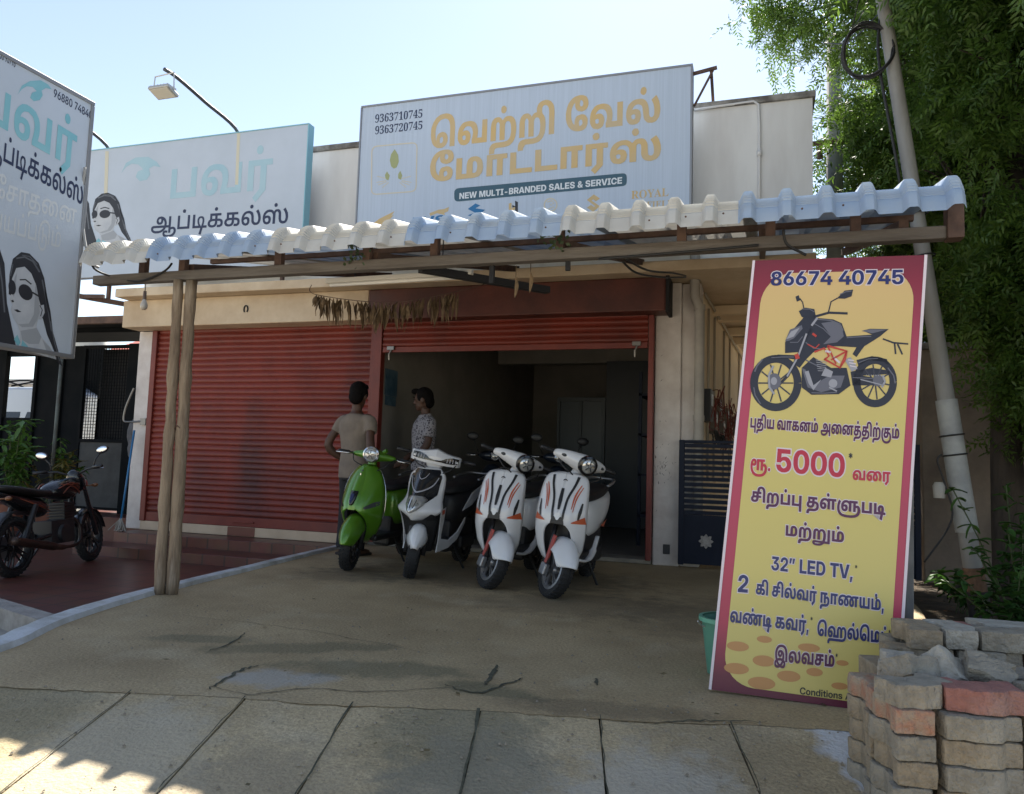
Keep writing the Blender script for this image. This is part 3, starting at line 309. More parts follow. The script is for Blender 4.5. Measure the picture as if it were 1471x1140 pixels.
[[37,-1,-7,1,-7,2,-5,2,-5,4,-4,5,-2,4,-2,7,-1,6,21,1,2,-6,1,-3,2,-2,5,-2,5,-1,3,0,4,0,4,1,5,2,2,2,1,3,0,4,-3,3,-5,3,-24,6,-8,3,-5,3,-4,5,-3,6,-1,5,0,8,2,5,4,7,4,4,5,3,6,3,8,1,5,1,10,-1,6,-1,6,-2,5,-3,4,-3,3,-4,3,-6,2,-5,0,-6,-21,0,-1,5,-4,4,-4,3,-7,1,-7,-2,-4,-3,-2,-3,0,-3,0,-2,2,-3,4,-2,7,-2,13,-3,6,-2,7,-2,5,-4,5,-4,2,-5,1,-6,0,-8,-2,-7,-3,-5,-5,-5,-5,-3,-6,-2,-8,-2,-7,0]],
[[30,-1,-6,1,-6,2,-4,3,-5,3,-3,5,-2,4,-1,4,0,7,2,6,2,4,5,5,8,6,-6,8,-1,4,-1,5,0,7,1,5,2,4,5,6,6,4,6,2,9,0,7,-1,7,-4,3,-4,2,-3,2,-4,0,-4,0,-7,-1,-4,-2,-4,-5,-5,-9,-7,0,-1,14,-15,3,7,1,8,18,0,-1,-11,-2,-7,-2,-5,-4,-7,14,-16,-22,0,-5,6,-7,-4,-8,-3,-7,0],[34,16,6,0,5,2,2,1,-16,17,-4,-3,-2,-3,-1,-3,0,-3,2,-4,2,-2,2,-1],[35,58,6,4,2,2,2,3,1,2,-1,3,-1,2,-3,3,-4,0,-3,0,-3,-3,-1,-2,0,-4,0,-3,2,-4]],
[[32,0,-32,93,25,0,13,-40,9,-32,8,30,13,42,25,0,-31,-93]],
[[43,-1,-10,2,-8,3,-7,5,-6,7,-5,8,-2,8,-2,10,1,13,2,9,3,8,5,7,3,4,4,3,7,4,8,3,10,2,9,-1,7,-1,7,-3,6,-3,4,-4,4,-5,3,-6,3,-6,1,-7,-22,0,-2,6,-3,4,-5,4,-5,2,-8,0,-4,-1,-3,-2,-4,-2,-4,-5,-2,-5,-2,-6,0,-5,0,-10,2,-6,2,-5,4,-5,5,-3,6,-2,5,0,7,2,4,3,4,4,3,7,22,0,0,-1,-1,-6,-3,-8,-5,-7,-6,-5,-6,-4,-7,-3,-9,-1]],
[[3,0,0,3,4,1,4,1,2,3,1,3,0,63,0,4,-2,2,-1,1,-2,2,-6,1,0,3,42,0,7,-1,7,-1,6,-1,7,-4,4,-5,3,-6,0,-6,-1,-6,-3,-6,-3,-3,-6,-4,-6,-1,23,-35,4,-4,4,-1,0,-3,-26,0,-26,40,-4,0,0,-27,0,-3,1,-3,3,-2,3,-1,4,-1,0,-3],[35,45,8,0,6,1,4,3,3,4,1,4,1,5,0,5,-1,5,-1,3,-2,2,-2,3,-3,1,-3,1,-6,0,-3,-1,-2,-2,0,-3]],
[[45,-2,-9,2,-7,3,-8,5,-6,7,-4,6,-4,9,-2,8,0,11,2,8,3,8,5,8,6,6,8,5,8,3,9,2,10,0,9,-2,8,-4,8,-6,5,-6,5,-8,3,-8,1,-8,0,-10,-2,-8,-3,-8,-5,-6,-6,-7,-7,-5,-9,-3,-8,-2],[47,3,4,-1,4,1,5,2,4,3,3,4,2,6,2,7,1,15,0,9,0,8,-2,8,-2,7,-4,5,-4,4,-5,3,-5,0,-5,0,-5,-2,-4,-3,-3,-4,-2,-6,-2,-7,-1,-13,0,-10,0,-9,2,-8,2,-6,3,-6,4,-3,4,-3]],
[[19,0,0,3,5,1,3,1,2,2,1,2,1,4,-1,21,-23,43,-4,4,-2,2,-4,1,0,3,42,0,0,-3,-3,-1,-4,0,-2,-2,0,-2,1,-3,16,-33,17,27,2,6,0,3,-1,2,-4,2,-5,0,0,4,28,0,0,-3,-4,-2,-2,-1,-4,-5,-23,-37,0,-26,1,-4,1,-2,2,-2,3,-1,4,-1,0,-3]],
[[-1,0,-1,3,3,1,3,2,4,5,31,78,4,0,31,-75,5,-8,2,-2,3,-1,0,-3,-40,0,0,3,5,1,3,1,1,2,1,1,-1,5,-5,12,-28,0,-5,-12,-1,-4,1,-2,2,-2,3,-1,4,-1,0,-3],[22,31,24,0,-12,30]],
[[3,0,0,3,4,1,4,1,2,3,1,3,0,63,0,4,-2,3,-3,2,-6,1,0,3,45,0,-1,-3,-6,-1,-4,-2,-1,-2,-1,-3,0,-63,0,-4,1,-2,2,-1,5,-1,11,1,8,2,5,4,4,4,3,5,4,8,3,0,-4,-29]],
[[3,0,0,3,6,1,2,1,1,1,2,3,0,5,0,62,-1,3,-1,2,-4,2,-5,1,0,3,73,0,0,-26,-3,0,-2,7,-2,6,-3,2,-4,3,-6,2,-8,1,-10,0,-1,-1,-1,-1,-1,-5,0,-28,4,0,4,1,3,0,2,2,3,3,2,4,2,9,3,0,0,-43,-3,0,-1,5,-1,5,-2,3,-2,3,-3,1,-3,2,-8,0,0,-30,0,-3,1,-2,1,-1,3,0,3,-1,8,1,8,1,6,2,5,4,4,6,4,8,4,0,-5,-27]],
[[77,-2,-57,68,0,-52,1,-4,1,-3,1,-2,4,-1,5,-1,0,-3,-29,0,1,3,5,1,3,2,2,3,0,4,0,61,-7,8,-3,2,0,3,26,0,44,-55,0,43,0,2,-1,3,-2,2,-2,1,-6,1,0,3,28,0,0,-3,-6,-1,-2,-2,-1,-1,-1,-4,-1,-78]],
[[3,0,0,3,6,1,3,2,1,2,1,4,0,60,0,5,-2,3,-1,1,-2,1,-6,2,0,3,72,0,0,-26,-3,0,-2,7,-2,4,-3,4,-3,3,-7,2,-10,1,-8,0,-1,-1,-1,-1,0,-3,0,-30,7,1,6,2,2,3,2,3,2,10,3,0,1,0,-1,-43,-3,0,-1,5,-1,6,-2,3,-2,2,-3,2,-3,1,-6,1,-1,0,0,-1,0,-28,0,-5,2,-2,2,-2,3,-1,7,-1,0,-3]],
[[3,0,0,3,5,1,3,2,2,2,1,4,0,63,0,4,-2,2,-4,2,-5,1,0,3,43,0,0,-3,-5,-1,-3,-1,-2,-1,-1,-4,0,-63,0,-5,2,-2,3,-3,7,-1,0,-3]],
[[4,0,0,3,4,1,3,1,2,2,1,3,0,64,-1,5,-1,2,-4,2,-5,1,0,3,41,0,9,-1,6,-1,8,-3,4,-2,6,-4,6,-7,3,-7,3,-9,0,-9,0,-11,-3,-8,-3,-8,-5,-6,-8,-5,-6,-3,-9,-2,-11,-1],[39,5,5,0,6,1,5,2,5,4,2,5,3,6,1,9,1,9,0,12,-1,7,-2,7,-3,6,-4,4,-4,3,-5,2,-5,1,-4,-1,-3,-1,-1,-2,0,-4,0,-63,1,-5,1,-1]],
[[35,-1,-9,1,-9,4,-4,3,-3,3,-2,3,-2,4,-1,5,-1,6,2,5,2,4,4,5,4,2,5,3,6,1,-4,1,-5,2,-5,4,-2,2,-2,4,-1,3,-1,4,1,5,1,5,3,5,5,5,5,3,8,2,7,2,7,0,7,-1,8,-2,7,-4,5,-6,3,-6,1,-4,0,-5,-1,-6,-2,-3,-4,-4,-3,-2,-4,-2,-6,-2,6,-1,5,-2,5,-3,2,-3,3,-5,2,-4,0,-3,0,-6,-2,-5,-2,-5,-4,-4,-6,-4,-6,-2,-8,-2,-6,0],[38,14,6,0,5,2,3,2,2,3,1,3,1,3,-1,4,-3,5,-4,2,-5,2,-4,0,-3,-1,-4,-2,-4,-5,-1,-3,0,-3,1,-3,1,-3,3,-3,2,-2],[38,56,5,0,4,1,4,2,2,3,1,4,-1,5,-2,4,-3,2,-5,2,-6,-1,-4,-2,-3,-4,-1,-3,0,-3,1,-5,3,-3]],
[[37,-1,-7,1,-7,3,-7,5,-4,4,-4,6,-2,7,0,8,1,7,3,8,4,9,25,36,24,0,-23,-33,10,1,8,-2,6,-3,6,-5,4,-6,2,-8,1,-9,-1,-6,-2,-6,-4,-5,-4,-4,-5,-4,-5,-2,-7,-2,-5,0],[38,16,6,0,3,1,3,1,3,4,2,3,1,3,0,6,-1,2,-2,4,-2,2,-2,2,-6,2,-5,-1,-5,-2,-4,-3,-2,-6,0,-6,2,-6,4,-4]],
[[14,0,38,75,-44,0,0,18,66,0,1,-18,-38,-75]],
[[48,0,0,19,-46,0,0,17,39,57,22,0,-38,-57,23,0,0,22,21,0,0,-22,11,0,0,-17,-11,0,0,-19]],
[[36,-1,-8,2,-7,3,-6,6,-4,5,-4,8,-2,9,-1,7,0,14,1,10,3,9,3,7,5,6,7,6,7,2,7,2,8,0,8,-2,7,-3,5,-4,4,-3,3,-5,4,-9,2,-8,1,-8,0,-14,-2,-9,-2,-9,-4,-7,-5,-6,-6,-5,-7,-3,-7,-1],[41,16,4,1,3,1,3,3,2,2,2,5,2,4,1,12,0,8,-1,6,-1,5,-2,5,-2,3,-2,3,-4,2,-4,1,-3,0,-4,-1,-3,-3,-2,-3,-2,-4,-2,-5,-1,-11,0,-8,0,-6,2,-7,2,-5,2,-3,3,-3,3,-1]],
[[36,-1,-4,0,-8,3,-5,2,-4,3,-4,4,-3,6,-2,6,-1,6,21,0,1,-3,1,-3,4,-4,5,-3,4,-1,3,1,5,2,3,2,2,3,2,5,0,4,-1,4,-2,4,-3,4,-3,2,-4,1,-6,0,-4,-2,-4,-3,-2,-4,-20,0,2,55,62,0,0,-18,-42,0,-1,-18,4,3,4,2,8,1,8,0,7,-3,7,-4,5,-6,4,-7,1,-5,1,-5,-1,-8,-1,-6,-4,-7,-5,-6,-6,-3,-7,-3,-7,-1]],
[[77,-36,-1,36,-67,0,0,73,24,0,0,-56,43,0,0,56,25,0,0,-109]],
[[5,-41,-1,5,0,8,1,6,2,3,2,3,3,3,4,3,4,2,7,1,6,1,31,0,10,0,7,2,7,2,4,4,3,4,1,5,0,7,-1,3,-2,3,-3,2,-3,2,-8,2,0,-1,0,-6,-1,-4,-4,-7,-2,-4,-4,-3,-3,-2,-5,-2,-6,-1,-7,-1,-9,-1,-8,1,-10,2,-5,2,-4,3,-3,3,-3,5,-1,4,0,6,1,4,3,5,3,4,6,3,0,33,86,0,0,-17,-24,0,0,-10,0,-1,7,0,8,-2,9,-2,7,-5,3,-3,3,-3,2,-4,1,-5,1,-4,0,-8,0,-4,-2,-5,-1,-3,-3,-5,-5,-4,-6,-4,-8,-3,-7,-2,-14,-2,-32,0,-7,-1,-3,-2,-3,-3,0,-4,0,-7],[36,15,8,0,4,1,3,2,2,2,2,3,0,7,-17,0,-4,-1,-4,-2,-2,-2,0,-2,0,-4,3,-2],[38,45,17,1,1,10,-18,0]],
[[29,-1,-7,2,-6,3,-4,5,-2,6,-1,5,-1,6,0,47,25,0,0,-50,1,-3,0,-2,3,-2,3,-1,2,0,3,1,3,2,0,55,24,0,1,-56,31,0,0,56,24,0,0,-73,-79,0,-1,3,-3,-2,-4,-2,-5,0]],
[[33,-1,-11,2,-9,3,-3,3,-2,3,-2,3,-1,3,-1,4,0,5,2,5,4,5,7,5,0,33,86,0,0,-17,-24,0,0,-10,14,-1,9,-2,7,-3,6,-5,2,-3,2,-3,0,-3,1,-6,-1,-3,-1,-5,-1,-2,-3,-4,-3,-2,-4,-3,-8,-2,-12,0,-5,0,-6,1,4,16,6,-1,6,1,3,2,1,2,1,2,-1,3,-2,2,-2,1,-4,1,-9,1,-1,-8,-2,-7,-3,-6,-5,-4,-7,-3,-7,-2,-9,-1],[36,15,8,0,6,2,2,2,2,3,1,4,1,4,-18,0,-5,-1,-3,-2,-2,-3,0,-2,0,-3,3,-2],[38,45,17,1,1,10,-18,0]],
[[31,-1,-5,1,-5,1,-5,3,-4,4,-2,3,-3,6,-1,5,-1,7,0,6,1,5,2,7,2,4,3,5,5,5,5,3,6,4,5,2,9,2,8,2,7,0,12,0,10,-1,11,-3,9,-4,10,4,7,1,9,1,54,1,0,-17,-17,0,0,-56,-24,0,-1,56,-12,0,-10,-2,-1,-1,6,-5,3,-5,3,-8,1,-9,0,-7,-1,-4,-2,-5,-2,-4,-6,-4,-8,-3,-3,0,-7,-1,-9,2,-5,1,-4,3,-3,2,-2,4,-3,7,-1,9,0,5,1,5,2,5,2,4,3,4,4,5,-5,2,-6,1,-14,1,-8,-1,-8,-3,-7,-4,-3,-3,-2,-4,7,2,4,0,6,0,7,-2,5,-3,4,-5,1,-4,1,-4,1,-4,-1,-5,-2,-7,-2,-3,-3,-3,-2,-2,-4,-2,-5,-1,-6,-1],[35,15,3,0,3,1,1,1,1,3,0,4,0,3,-2,1,-3,2,-6,-1,-5,-2,1,-5,1,-4,2,-2],[99,15,2,0,3,1,2,3,1,5,-1,6,-1,3,-2,5,-3,5,-3,-3,-2,-5,-1,-5,-1,-4,1,-4,1,-4,2,-2]],
[[9,0,0,73,24,0,0,-56,19,0,0,30,2,9,1,4,3,5,4,3,3,3,7,2,8,1,8,0,6,-1,5,-2,6,-3,5,-5,3,-4,3,-6,2,-9,1,-11,-1,-7,-1,-6,-3,-6,-5,-5,-4,-4,-5,-2,-5,-1,-11,-2],[77,17,6,0,5,1,3,2,1,2,2,6,1,11,-1,9,-2,4,-1,2,-2,2,-2,1,-4,1,-3,-1,-2,-2,-1,-3,0,-4],[59,84,-5,2,-2,2,-1,2,-2,6,1,5,3,4,4,2,5,1,5,-1,4,-2,3,-4,1,-3,-1,-4,0,-3,-2,-3,-4,-3,-4,-1]],
[[47,-20,-11,1,-11,2,-9,4,-6,5,-4,5,-2,4,-1,4,0,6,1,3,1,3,2,3,3,2,3,2,9,1,74,1,0,6,0,8,-2,5,-2,5,-3,3,0,-6,-1,-5,-1,-3,-4,-5,-5,-3,-8,-2,-10,-1,-8,2,-6,3,-4,3,-3,4,-1,4,-1,6,0,5,1,4,2,4,4,4,4,2,5,3,6,1,7,1,9,0,8,-1,7,-1,6,-3,5,-2,5,-5,5,-5,3,-5,3,-6,2,-6,0,-6,0,-8,11,0,1,0,0,47,24,0,-1,-93,-23,1,0,28,-1,0,-15,0,-5,-7,-7,-7,-8,-5,-9,-4,-9,-3,-10,-2],[47,-3,13,0,12,2,10,4,4,3,4,3,-61,0,-2,-2,-1,-2,1,-2,2,-2,6,-3],[63,45,3,-1,2,1,2,1,1,1,1,4,0,3,0,3,-2,2,-7,-1,-2,-1,-2,-2,-1,-3,1,-3,1,-3]],
[[31,-1,-5,1,-5,1,-5,3,-4,4,-4,6,-2,5,-1,7,0,6,0,6,2,7,3,6,3,5,5,5,5,3,10,6,7,2,6,1,8,1,12,0,8,0,8,-2,8,-2,6,-2,9,3,8,2,9,1,12,0,10,-2,5,-2,5,-4,5,-4,2,-3,4,-8,2,-6,1,-6,0,-8,-1,-6,-4,-14,-4,-8,-2,-4,-21,10,5,10,1,4,1,6,0,11,-2,5,-3,5,-2,2,-3,3,-5,2,-3,1,-6,0,-5,-2,5,-6,3,-4,3,-5,2,-4,1,-7,0,-4,0,-7,-1,-4,-1,-4,-3,-4,-2,-2,-3,-3,-8,-3,-5,0,-6,-1,-5,1,-5,1,-4,2,-3,2,-4,3,-2,3,-3,6,-1,5,0,5,1,10,1,4,3,6,5,9,-7,2,-8,1,-13,-1,-9,-2,-5,-2,-4,-3,-3,-4,-2,-3,7,2,9,0,6,-1,6,-3,4,-4,3,-7,1,-7,-1,-8,-2,-4,-2,-4,-4,-3,-5,-3,-8,-2,-6,-1],[35,15,3,0,3,1,1,1,1,3,0,4,0,3,-2,1,-3,2,-6,-1,-5,-2,1,-5,1,-4,2,-2],[99,15,2,0,3,1,2,3,1,5,-1,5,-1,5,-3,6,-3,3,-3,-5,-1,-3,-1,-6,-1,-3,1,-4,1,-4,2,-2]],
[[5,-41,-1,5,0,8,1,6,2,3,2,3,3,3,4,3,4,2,7,1,6,1,31,0,10,0,7,2,7,2,4,4,3,4,1,5,0,7,-1,3,-2,3,-3,2,-3,2,-8,2,0,-1,0,-6,-1,-4,-4,-7,-2,-4,-4,-3,-3,-2,-5,-2,-6,-1,-7,-1,-9,-1,-8,1,-10,2,-5,2,-4,3,-3,3,-3,5,-1,4,0,6,1,4,3,5,3,4,6,3,0,33,86,0,0,-17,-24,0,0,-10,0,-1,7,0,8,-2,9,-2,7,-5,3,-3,3,-3,2,-4,1,-5,1,-4,0,-8,0,-4,-2,-5,-1,-3,-3,-5,-5,-4,-6,-4,-8,-3,-7,-2,-14,-2,-32,0,-7,-1,-3,-2,-3,-3,0,-4,0,-7],[36,15,8,0,4,1,3,2,2,2,2,3,0,7,-17,0,-4,-1,-4,-2,-2,-2,0,-2,0,-4,3,-2],[38,45,17,1,1,10,-18,0],[64,84,-6,2,-3,3,-2,4,0,6,2,5,3,2,5,2,6,0,5,-2,3,-4,1,-3,0,-7,-2,-4,-3,-2,-4,-2]],
[[72,-41,-10,1,-7,1,-11,3,-8,4,-7,4,-6,5,-6,7,-5,8,-3,8,-2,11,-1,6,1,14,1,9,3,10,4,10,5,9,4,5,18,-10,-6,-11,-3,-8,-3,-10,-1,-9,0,-10,1,-9,3,-7,3,-6,5,-6,4,-3,5,-3,7,-3,6,-1,8,-2,17,0,12,1,9,2,8,4,6,4,5,6,2,7,1,4,0,5,-1,7,-3,5,-3,3,-5,3,-4,1,-2,-10,-4,-7,-6,-6,-7,-4,-5,-1,-7,-1,-6,-1,-11,1,-8,1,-4,1,-4,2,-4,2,-3,4,-3,4,-1,5,0,6,1,5,2,4,4,4,5,3,0,33,87,0,0,-16,-24,-1,0,-11,11,-2,6,-2,5,-2,7,-5,4,-4,3,-5,2,-5,2,-5,0,-6,0,-5,-1,-10,-4,-9,-6,-7,-7,-6,-8,-5,-9,-3,-11,-3,-12,-2,-9,0],[73,15,5,0,4,1,5,2,2,3,1,2,1,7,-19,0,-3,-1,-3,-1,-2,-2,-1,-3,0,-2,1,-2,3,-3],[74,45,17,1,0,10,-17,0]],
[[82,-41,-11,1,-12,2,-9,3,-8,3,-8,4,-7,5,-5,6,-5,5,-4,7,-4,9,-2,8,-1,11,0,12,1,8,2,8,3,7,4,5,4,5,6,3,7,3,5,0,10,0,6,-2,5,-3,5,-6,2,-6,0,-3,0,-7,-2,-8,-2,-4,-3,-2,-3,-3,-5,-2,-6,-1,-7,0,-5,1,-5,1,0,-5,1,-7,1,-5,3,-8,5,-7,5,-6,8,-5,9,-5,11,-3,12,-2,18,0,7,1,11,1,11,4,8,4,6,6,5,7,2,7,1,9,-2,6,-2,4,-4,2,-4,1,-5,-1,0,-1,0,-26,-25,0,0,56,-15,0,0,-56,-25,0,0,73,81,0,1,-16,-17,-1,0,-13,9,1,5,0,7,-1,4,-1,4,-3,4,-3,3,-3,3,-6,1,-5,1,-5,0,-8,-1,-6,-1,-7,-5,-9,-5,-6,-4,-4,-5,-4,-8,-5,-11,-4,-10,-2,-13,-2,-14,-1],[36,44,3,-1,2,1,3,1,1,2,1,4,-1,4,-1,1,-2,2,-3,0,-3,-1,-3,-3,-2,-3,-1,-5,3,-2]],
[[15,-1,-4,2,-4,3,-1,5,0,4,1,3,4,4,4,2,4,0,5,-2,3,-3,2,-4,0,-5,-2,-4,-4,-4,-4,-1]],
[[35,41,1,16,-14,-9,-7,11,15,8,-15,7,7,12,14,-10,-1,17,13,0,-1,-17,14,10,6,-12,-14,-7,-1,0,15,-8,-6,-11,-14,10,1,-17]],
[[45,-27,-15,14,20,18,0,51,-17,0,0,-56,-24,0,0,73,82,0,0,-17,-17,0,0,-56,-25,-24]],
[[33,-1,-10,1,-4,2,-6,2,-3,3,-3,3,-1,3,-1,4,-1,8,2,6,4,4,7,5,0,33,86,0,1,-17,-25,0,0,-10,24,-1,1,-15,-25,0,-1,-8,-2,-7,-3,-6,-5,-4,-7,-3,-7,-2,-9,-1],[36,15,8,0,6,2,2,2,2,3,1,4,1,4,-18,0,-5,-1,-3,-2,-2,-3,0,-2,0,-3,3,-2],[38,45,17,1,1,10,-18,0]],
[[9,0,0,73,24,0,0,-56,43,0,0,56,25,0,0,-73],[52,84,-5,2,-2,2,-2,2,-1,5,1,5,2,4,4,3,6,1,4,0,4,-2,3,-4,1,-6,0,-4,-2,-4,-4,-3,-3,-1]],
[[32,-1,-5,0,-6,2,-4,3,-4,3,-3,4,-2,4,-2,6,-1,5,0,8,0,5,1,5,3,6,3,6,3,4,5,5,5,3,5,2,6,2,7,2,6,0,8,0,7,-1,8,-2,6,-4,1,6,78,0,0,-17,-17,0,0,-56,-24,0,0,56,-16,0,0,-56,-24,0,0,47,-6,5,-6,4,-7,1,-7,1,-7,-1,-6,-4,-5,-5,-3,-6,7,3,8,0,8,-1,6,-3,5,-5,3,-6,1,-8,-2,-8,-2,-4,-2,-4,-3,-2,-5,-3,-8,-2,-6,-1],[35,15,3,0,3,1,1,1,1,3,0,4,0,3,-2,1,-3,2,-6,-1,-5,-2,1,-5,1,-4,2,-2],[78,84,-5,2,-3,1,-1,3,-2,5,0,4,1,3,2,2,3,3,4,1,5,0,5,-2,3,-3,2,-4,0,-6,-2,-4,-3,-3,-4,-2]],
[[94,-41,-15,1,-14,2,-13,2,-10,4,-9,4,-8,5,-6,6,-5,7,-5,10,-2,10,-1,9,1,14,2,10,3,10,5,10,6,11,19,-10,-5,-9,-4,-9,-3,-9,-1,-9,0,-13,2,-8,3,-8,4,-5,4,-4,5,-4,6,-3,7,-2,9,-2,8,-1,25,-2,30,0,18,2,16,3,8,2,5,3,6,4,3,3,3,4,2,5,2,5,0,7,0,4,-2,5,-2,2,-4,2,-5,1,-4,-2,0,-26,-24,0,0,56,-16,0,0,-56,-24,0,0,47,-8,7,-6,2,-8,2,-8,-1,-6,-2,-4,-2,-4,-5,-3,-5,8,2,9,0,7,-1,6,-3,4,-4,3,-6,1,-6,0,-4,-2,-7,-1,-4,-3,-4,-5,-3,-4,-2,-6,-2,-7,-1,-8,1,-5,1,-8,3,-5,5,-3,3,-2,4,-3,9,0,12,1,9,4,8,5,7,7,6,7,4,9,3,9,1,9,0,9,-1,7,-2,6,-4,1,6,78,0,0,-16,-17,-1,0,-13,10,1,8,0,5,-1,5,-2,3,-3,4,-3,3,-4,2,-5,1,-6,1,-7,-1,-8,-1,-6,-3,-7,-3,-6,-3,-4,-7,-6,-9,-5,-12,-5,-11,-3,-15,-2,-16,-2,-16,0],[72,15,3,0,3,0,2,2,1,2,1,4,-1,3,-1,2,-3,2,-6,0,-4,-1,-2,-2,1,-5,1,-3,2,-3]],
[[9,0,0,73,24,0,0,-56,43,0,0,56,25,0,0,-73]],
[[81,-36,-22,6,9,29,0,1,-59,0,0,73,24,0,0,-56,16,0,-4,6,-1,5,-1,6,0,6,1,6,3,5,3,4,4,4,6,2,6,1,3,0,9,0,6,-1,5,-3,3,-2,4,-4,2,-5,2,-8,-1,-10,-2,-12,16,0,0,-17,-21,0,-10,-36,-1,0],[72,17,3,12,1,6,0,4,0,3,-1,2,-2,2,-3,0,-3,-2,-1,-2,-1,-3,0,-5,1,-5,1,-3]],
[[36,-41,-9,1,-7,2,-7,2,-6,5,-3,4,-1,5,0,5,1,2,2,4,2,1,3,2,4,1,5,1,74,0,3,4,1,5,3,13,1,11,0,9,-1,6,-1,5,-2,3,-2,4,-3,2,-4,2,-4,0,-4,-1,-2,-1,-2,-2,-2,-3,-1,-6,0,-45,-24,0,-1,0,0,44,0,7,-1,3,-3,3,-3,1,-2,0,-2,-1,-2,-2,-2,-1,-1,-5,0,-9,0,-40,-25,0,1,48,1,6,2,6,3,4,3,3,3,3,5,2,5,2,6,0,8,0,6,-2,6,-4,5,-6,4,4,5,4,4,2,7,2,9,0,6,0,6,-2,6,-3,7,-5,4,-6,4,-9,2,-9,1,-13,-1,-12,-3,-11,-4,-10,20,0,1,0,0,79,24,0,0,-96,-54,0,-6,-5,-7,-4,-7,-3,-9,-3,-8,-2,-12,-1],[39,-26,15,0,12,1,8,1,8,3,-57,0,-1,0,0,-1,1,-1,1,-1,5,-2]],
[[35,-1,-5,1,-7,2,-5,3,-5,4,-3,4,-3,5,-2,7,-1,6,21,0,1,-5,2,-5,4,-3,5,-2,5,0,3,0,3,1,3,3,2,2,2,3,0,6,-1,5,-3,3,-3,3,-4,1,-18,0,0,13,20,19,-37,0,0,18,63,0,0,-17,-23,-22,7,0,7,-2,5,-3,4,-5,3,-5,2,-6,0,-8,-2,-7,-3,-5,-3,-4,-5,-4,-5,-3,-6,-2,-7,-1]],
[[7,0,0,16,41,35,3,3,2,3,2,6,0,3,-1,3,-1,3,-2,2,-3,2,-3,1,-5,0,-6,-2,-3,-3,-3,-5,-1,-7,-20,0,0,5,0,4,2,6,2,4,3,5,5,4,5,3,8,3,9,1,8,-1,7,-2,6,-3,6,-4,2,-2,2,-3,2,-4,1,-4,1,-5,-1,-6,-1,-5,-3,-6,-5,-7,-8,-8,-20,-17,38,0,0,-18]],
[[5,57,4,36,20,0,-10,-36],[33,57,4,36,20,0,0,-1,-10,-35]],
[[4,-20,4,36,20,0,-9,-36]],
[[5,-41,-1,9,0,5,1,4,1,4,3,3,5,5,6,3,7,1,6,1,32,0,8,0,6,2,5,2,5,4,2,5,1,6,0,5,-1,4,-2,4,-1,2,-2,1,-3,1,-4,1,-3,-1,-3,-1,0,-29,-24,0,0,56,-16,0,0,-56,-24,0,0,73,81,0,0,-17,-17,0,0,-11,9,2,8,0,4,0,5,-2,4,-1,4,-4,3,-3,2,-4,2,-4,1,-7,1,-6,-1,-6,-1,-7,-2,-4,-3,-6,-5,-5,-5,-4,-8,-3,-7,-2,-9,-2,-34,0,-6,-1,-4,-2,-2,-3,-1,-4,0,-7]],
[[31,-1,-6,1,-6,2,-4,3,-4,5,-3,5,-2,7,-1,5,0,8,1,5,2,7,2,4,3,5,5,5,5,3,6,4,5,2,9,2,8,2,7,0,12,0,8,-1,7,-1,6,-2,7,-3,7,3,10,3,9,1,11,0,7,0,8,-2,6,-2,8,-4,5,3,6,2,14,1,53,1,0,-17,-16,0,-1,-56,-24,0,0,56,-13,0,-7,-2,-2,0,6,-8,4,-9,2,-6,0,-4,0,-6,-1,-5,-3,-7,-2,-3,-3,-3,-7,-3,-4,-1,-6,-1,-6,1,-5,0,-5,2,-3,1,-3,2,-3,4,-4,6,-1,4,-1,5,0,6,1,6,2,4,3,7,7,9,-6,2,-7,1,-11,-1,-8,-2,-1,-1,5,-5,5,-6,3,-7,1,-6,0,-4,0,-7,-1,-4,-2,-5,-2,-4,-6,-4,-8,-3,-3,0,-7,-1,-9,2,-5,1,-4,3,-3,2,-2,4,-3,7,-1,9,0,6,1,5,4,9,6,8,-4,2,-6,1,-14,1,-8,-1,-8,-3,-7,-4,-3,-3,-2,-4,7,2,4,0,6,0,7,-2,5,-3,4,-5,1,-4,1,-4,1,-4,-1,-5,-2,-7,-2,-3,-3,-3,-2,-2,-4,-2,-5,-1,-6,-1],[34,15,4,0,2,0,2,1,1,3,1,4,-1,3,-2,2,-3,2,-6,-1,-5,-2,1,-5,1,-4,2,-2],[99,15,2,0,3,1,2,3,1,5,-1,6,-1,3,-2,5,-4,5,-1,-3,-3,-4,-1,-5,-1,-5,1,-4,1,-4,1,-2],[161,15,4,0,2,1,1,3,1,4,0,6,-1,5,-2,4,-3,5,-2,-2,-2,-4,-2,-6,-1,-4,0,-5,1,-3,2,-3]],
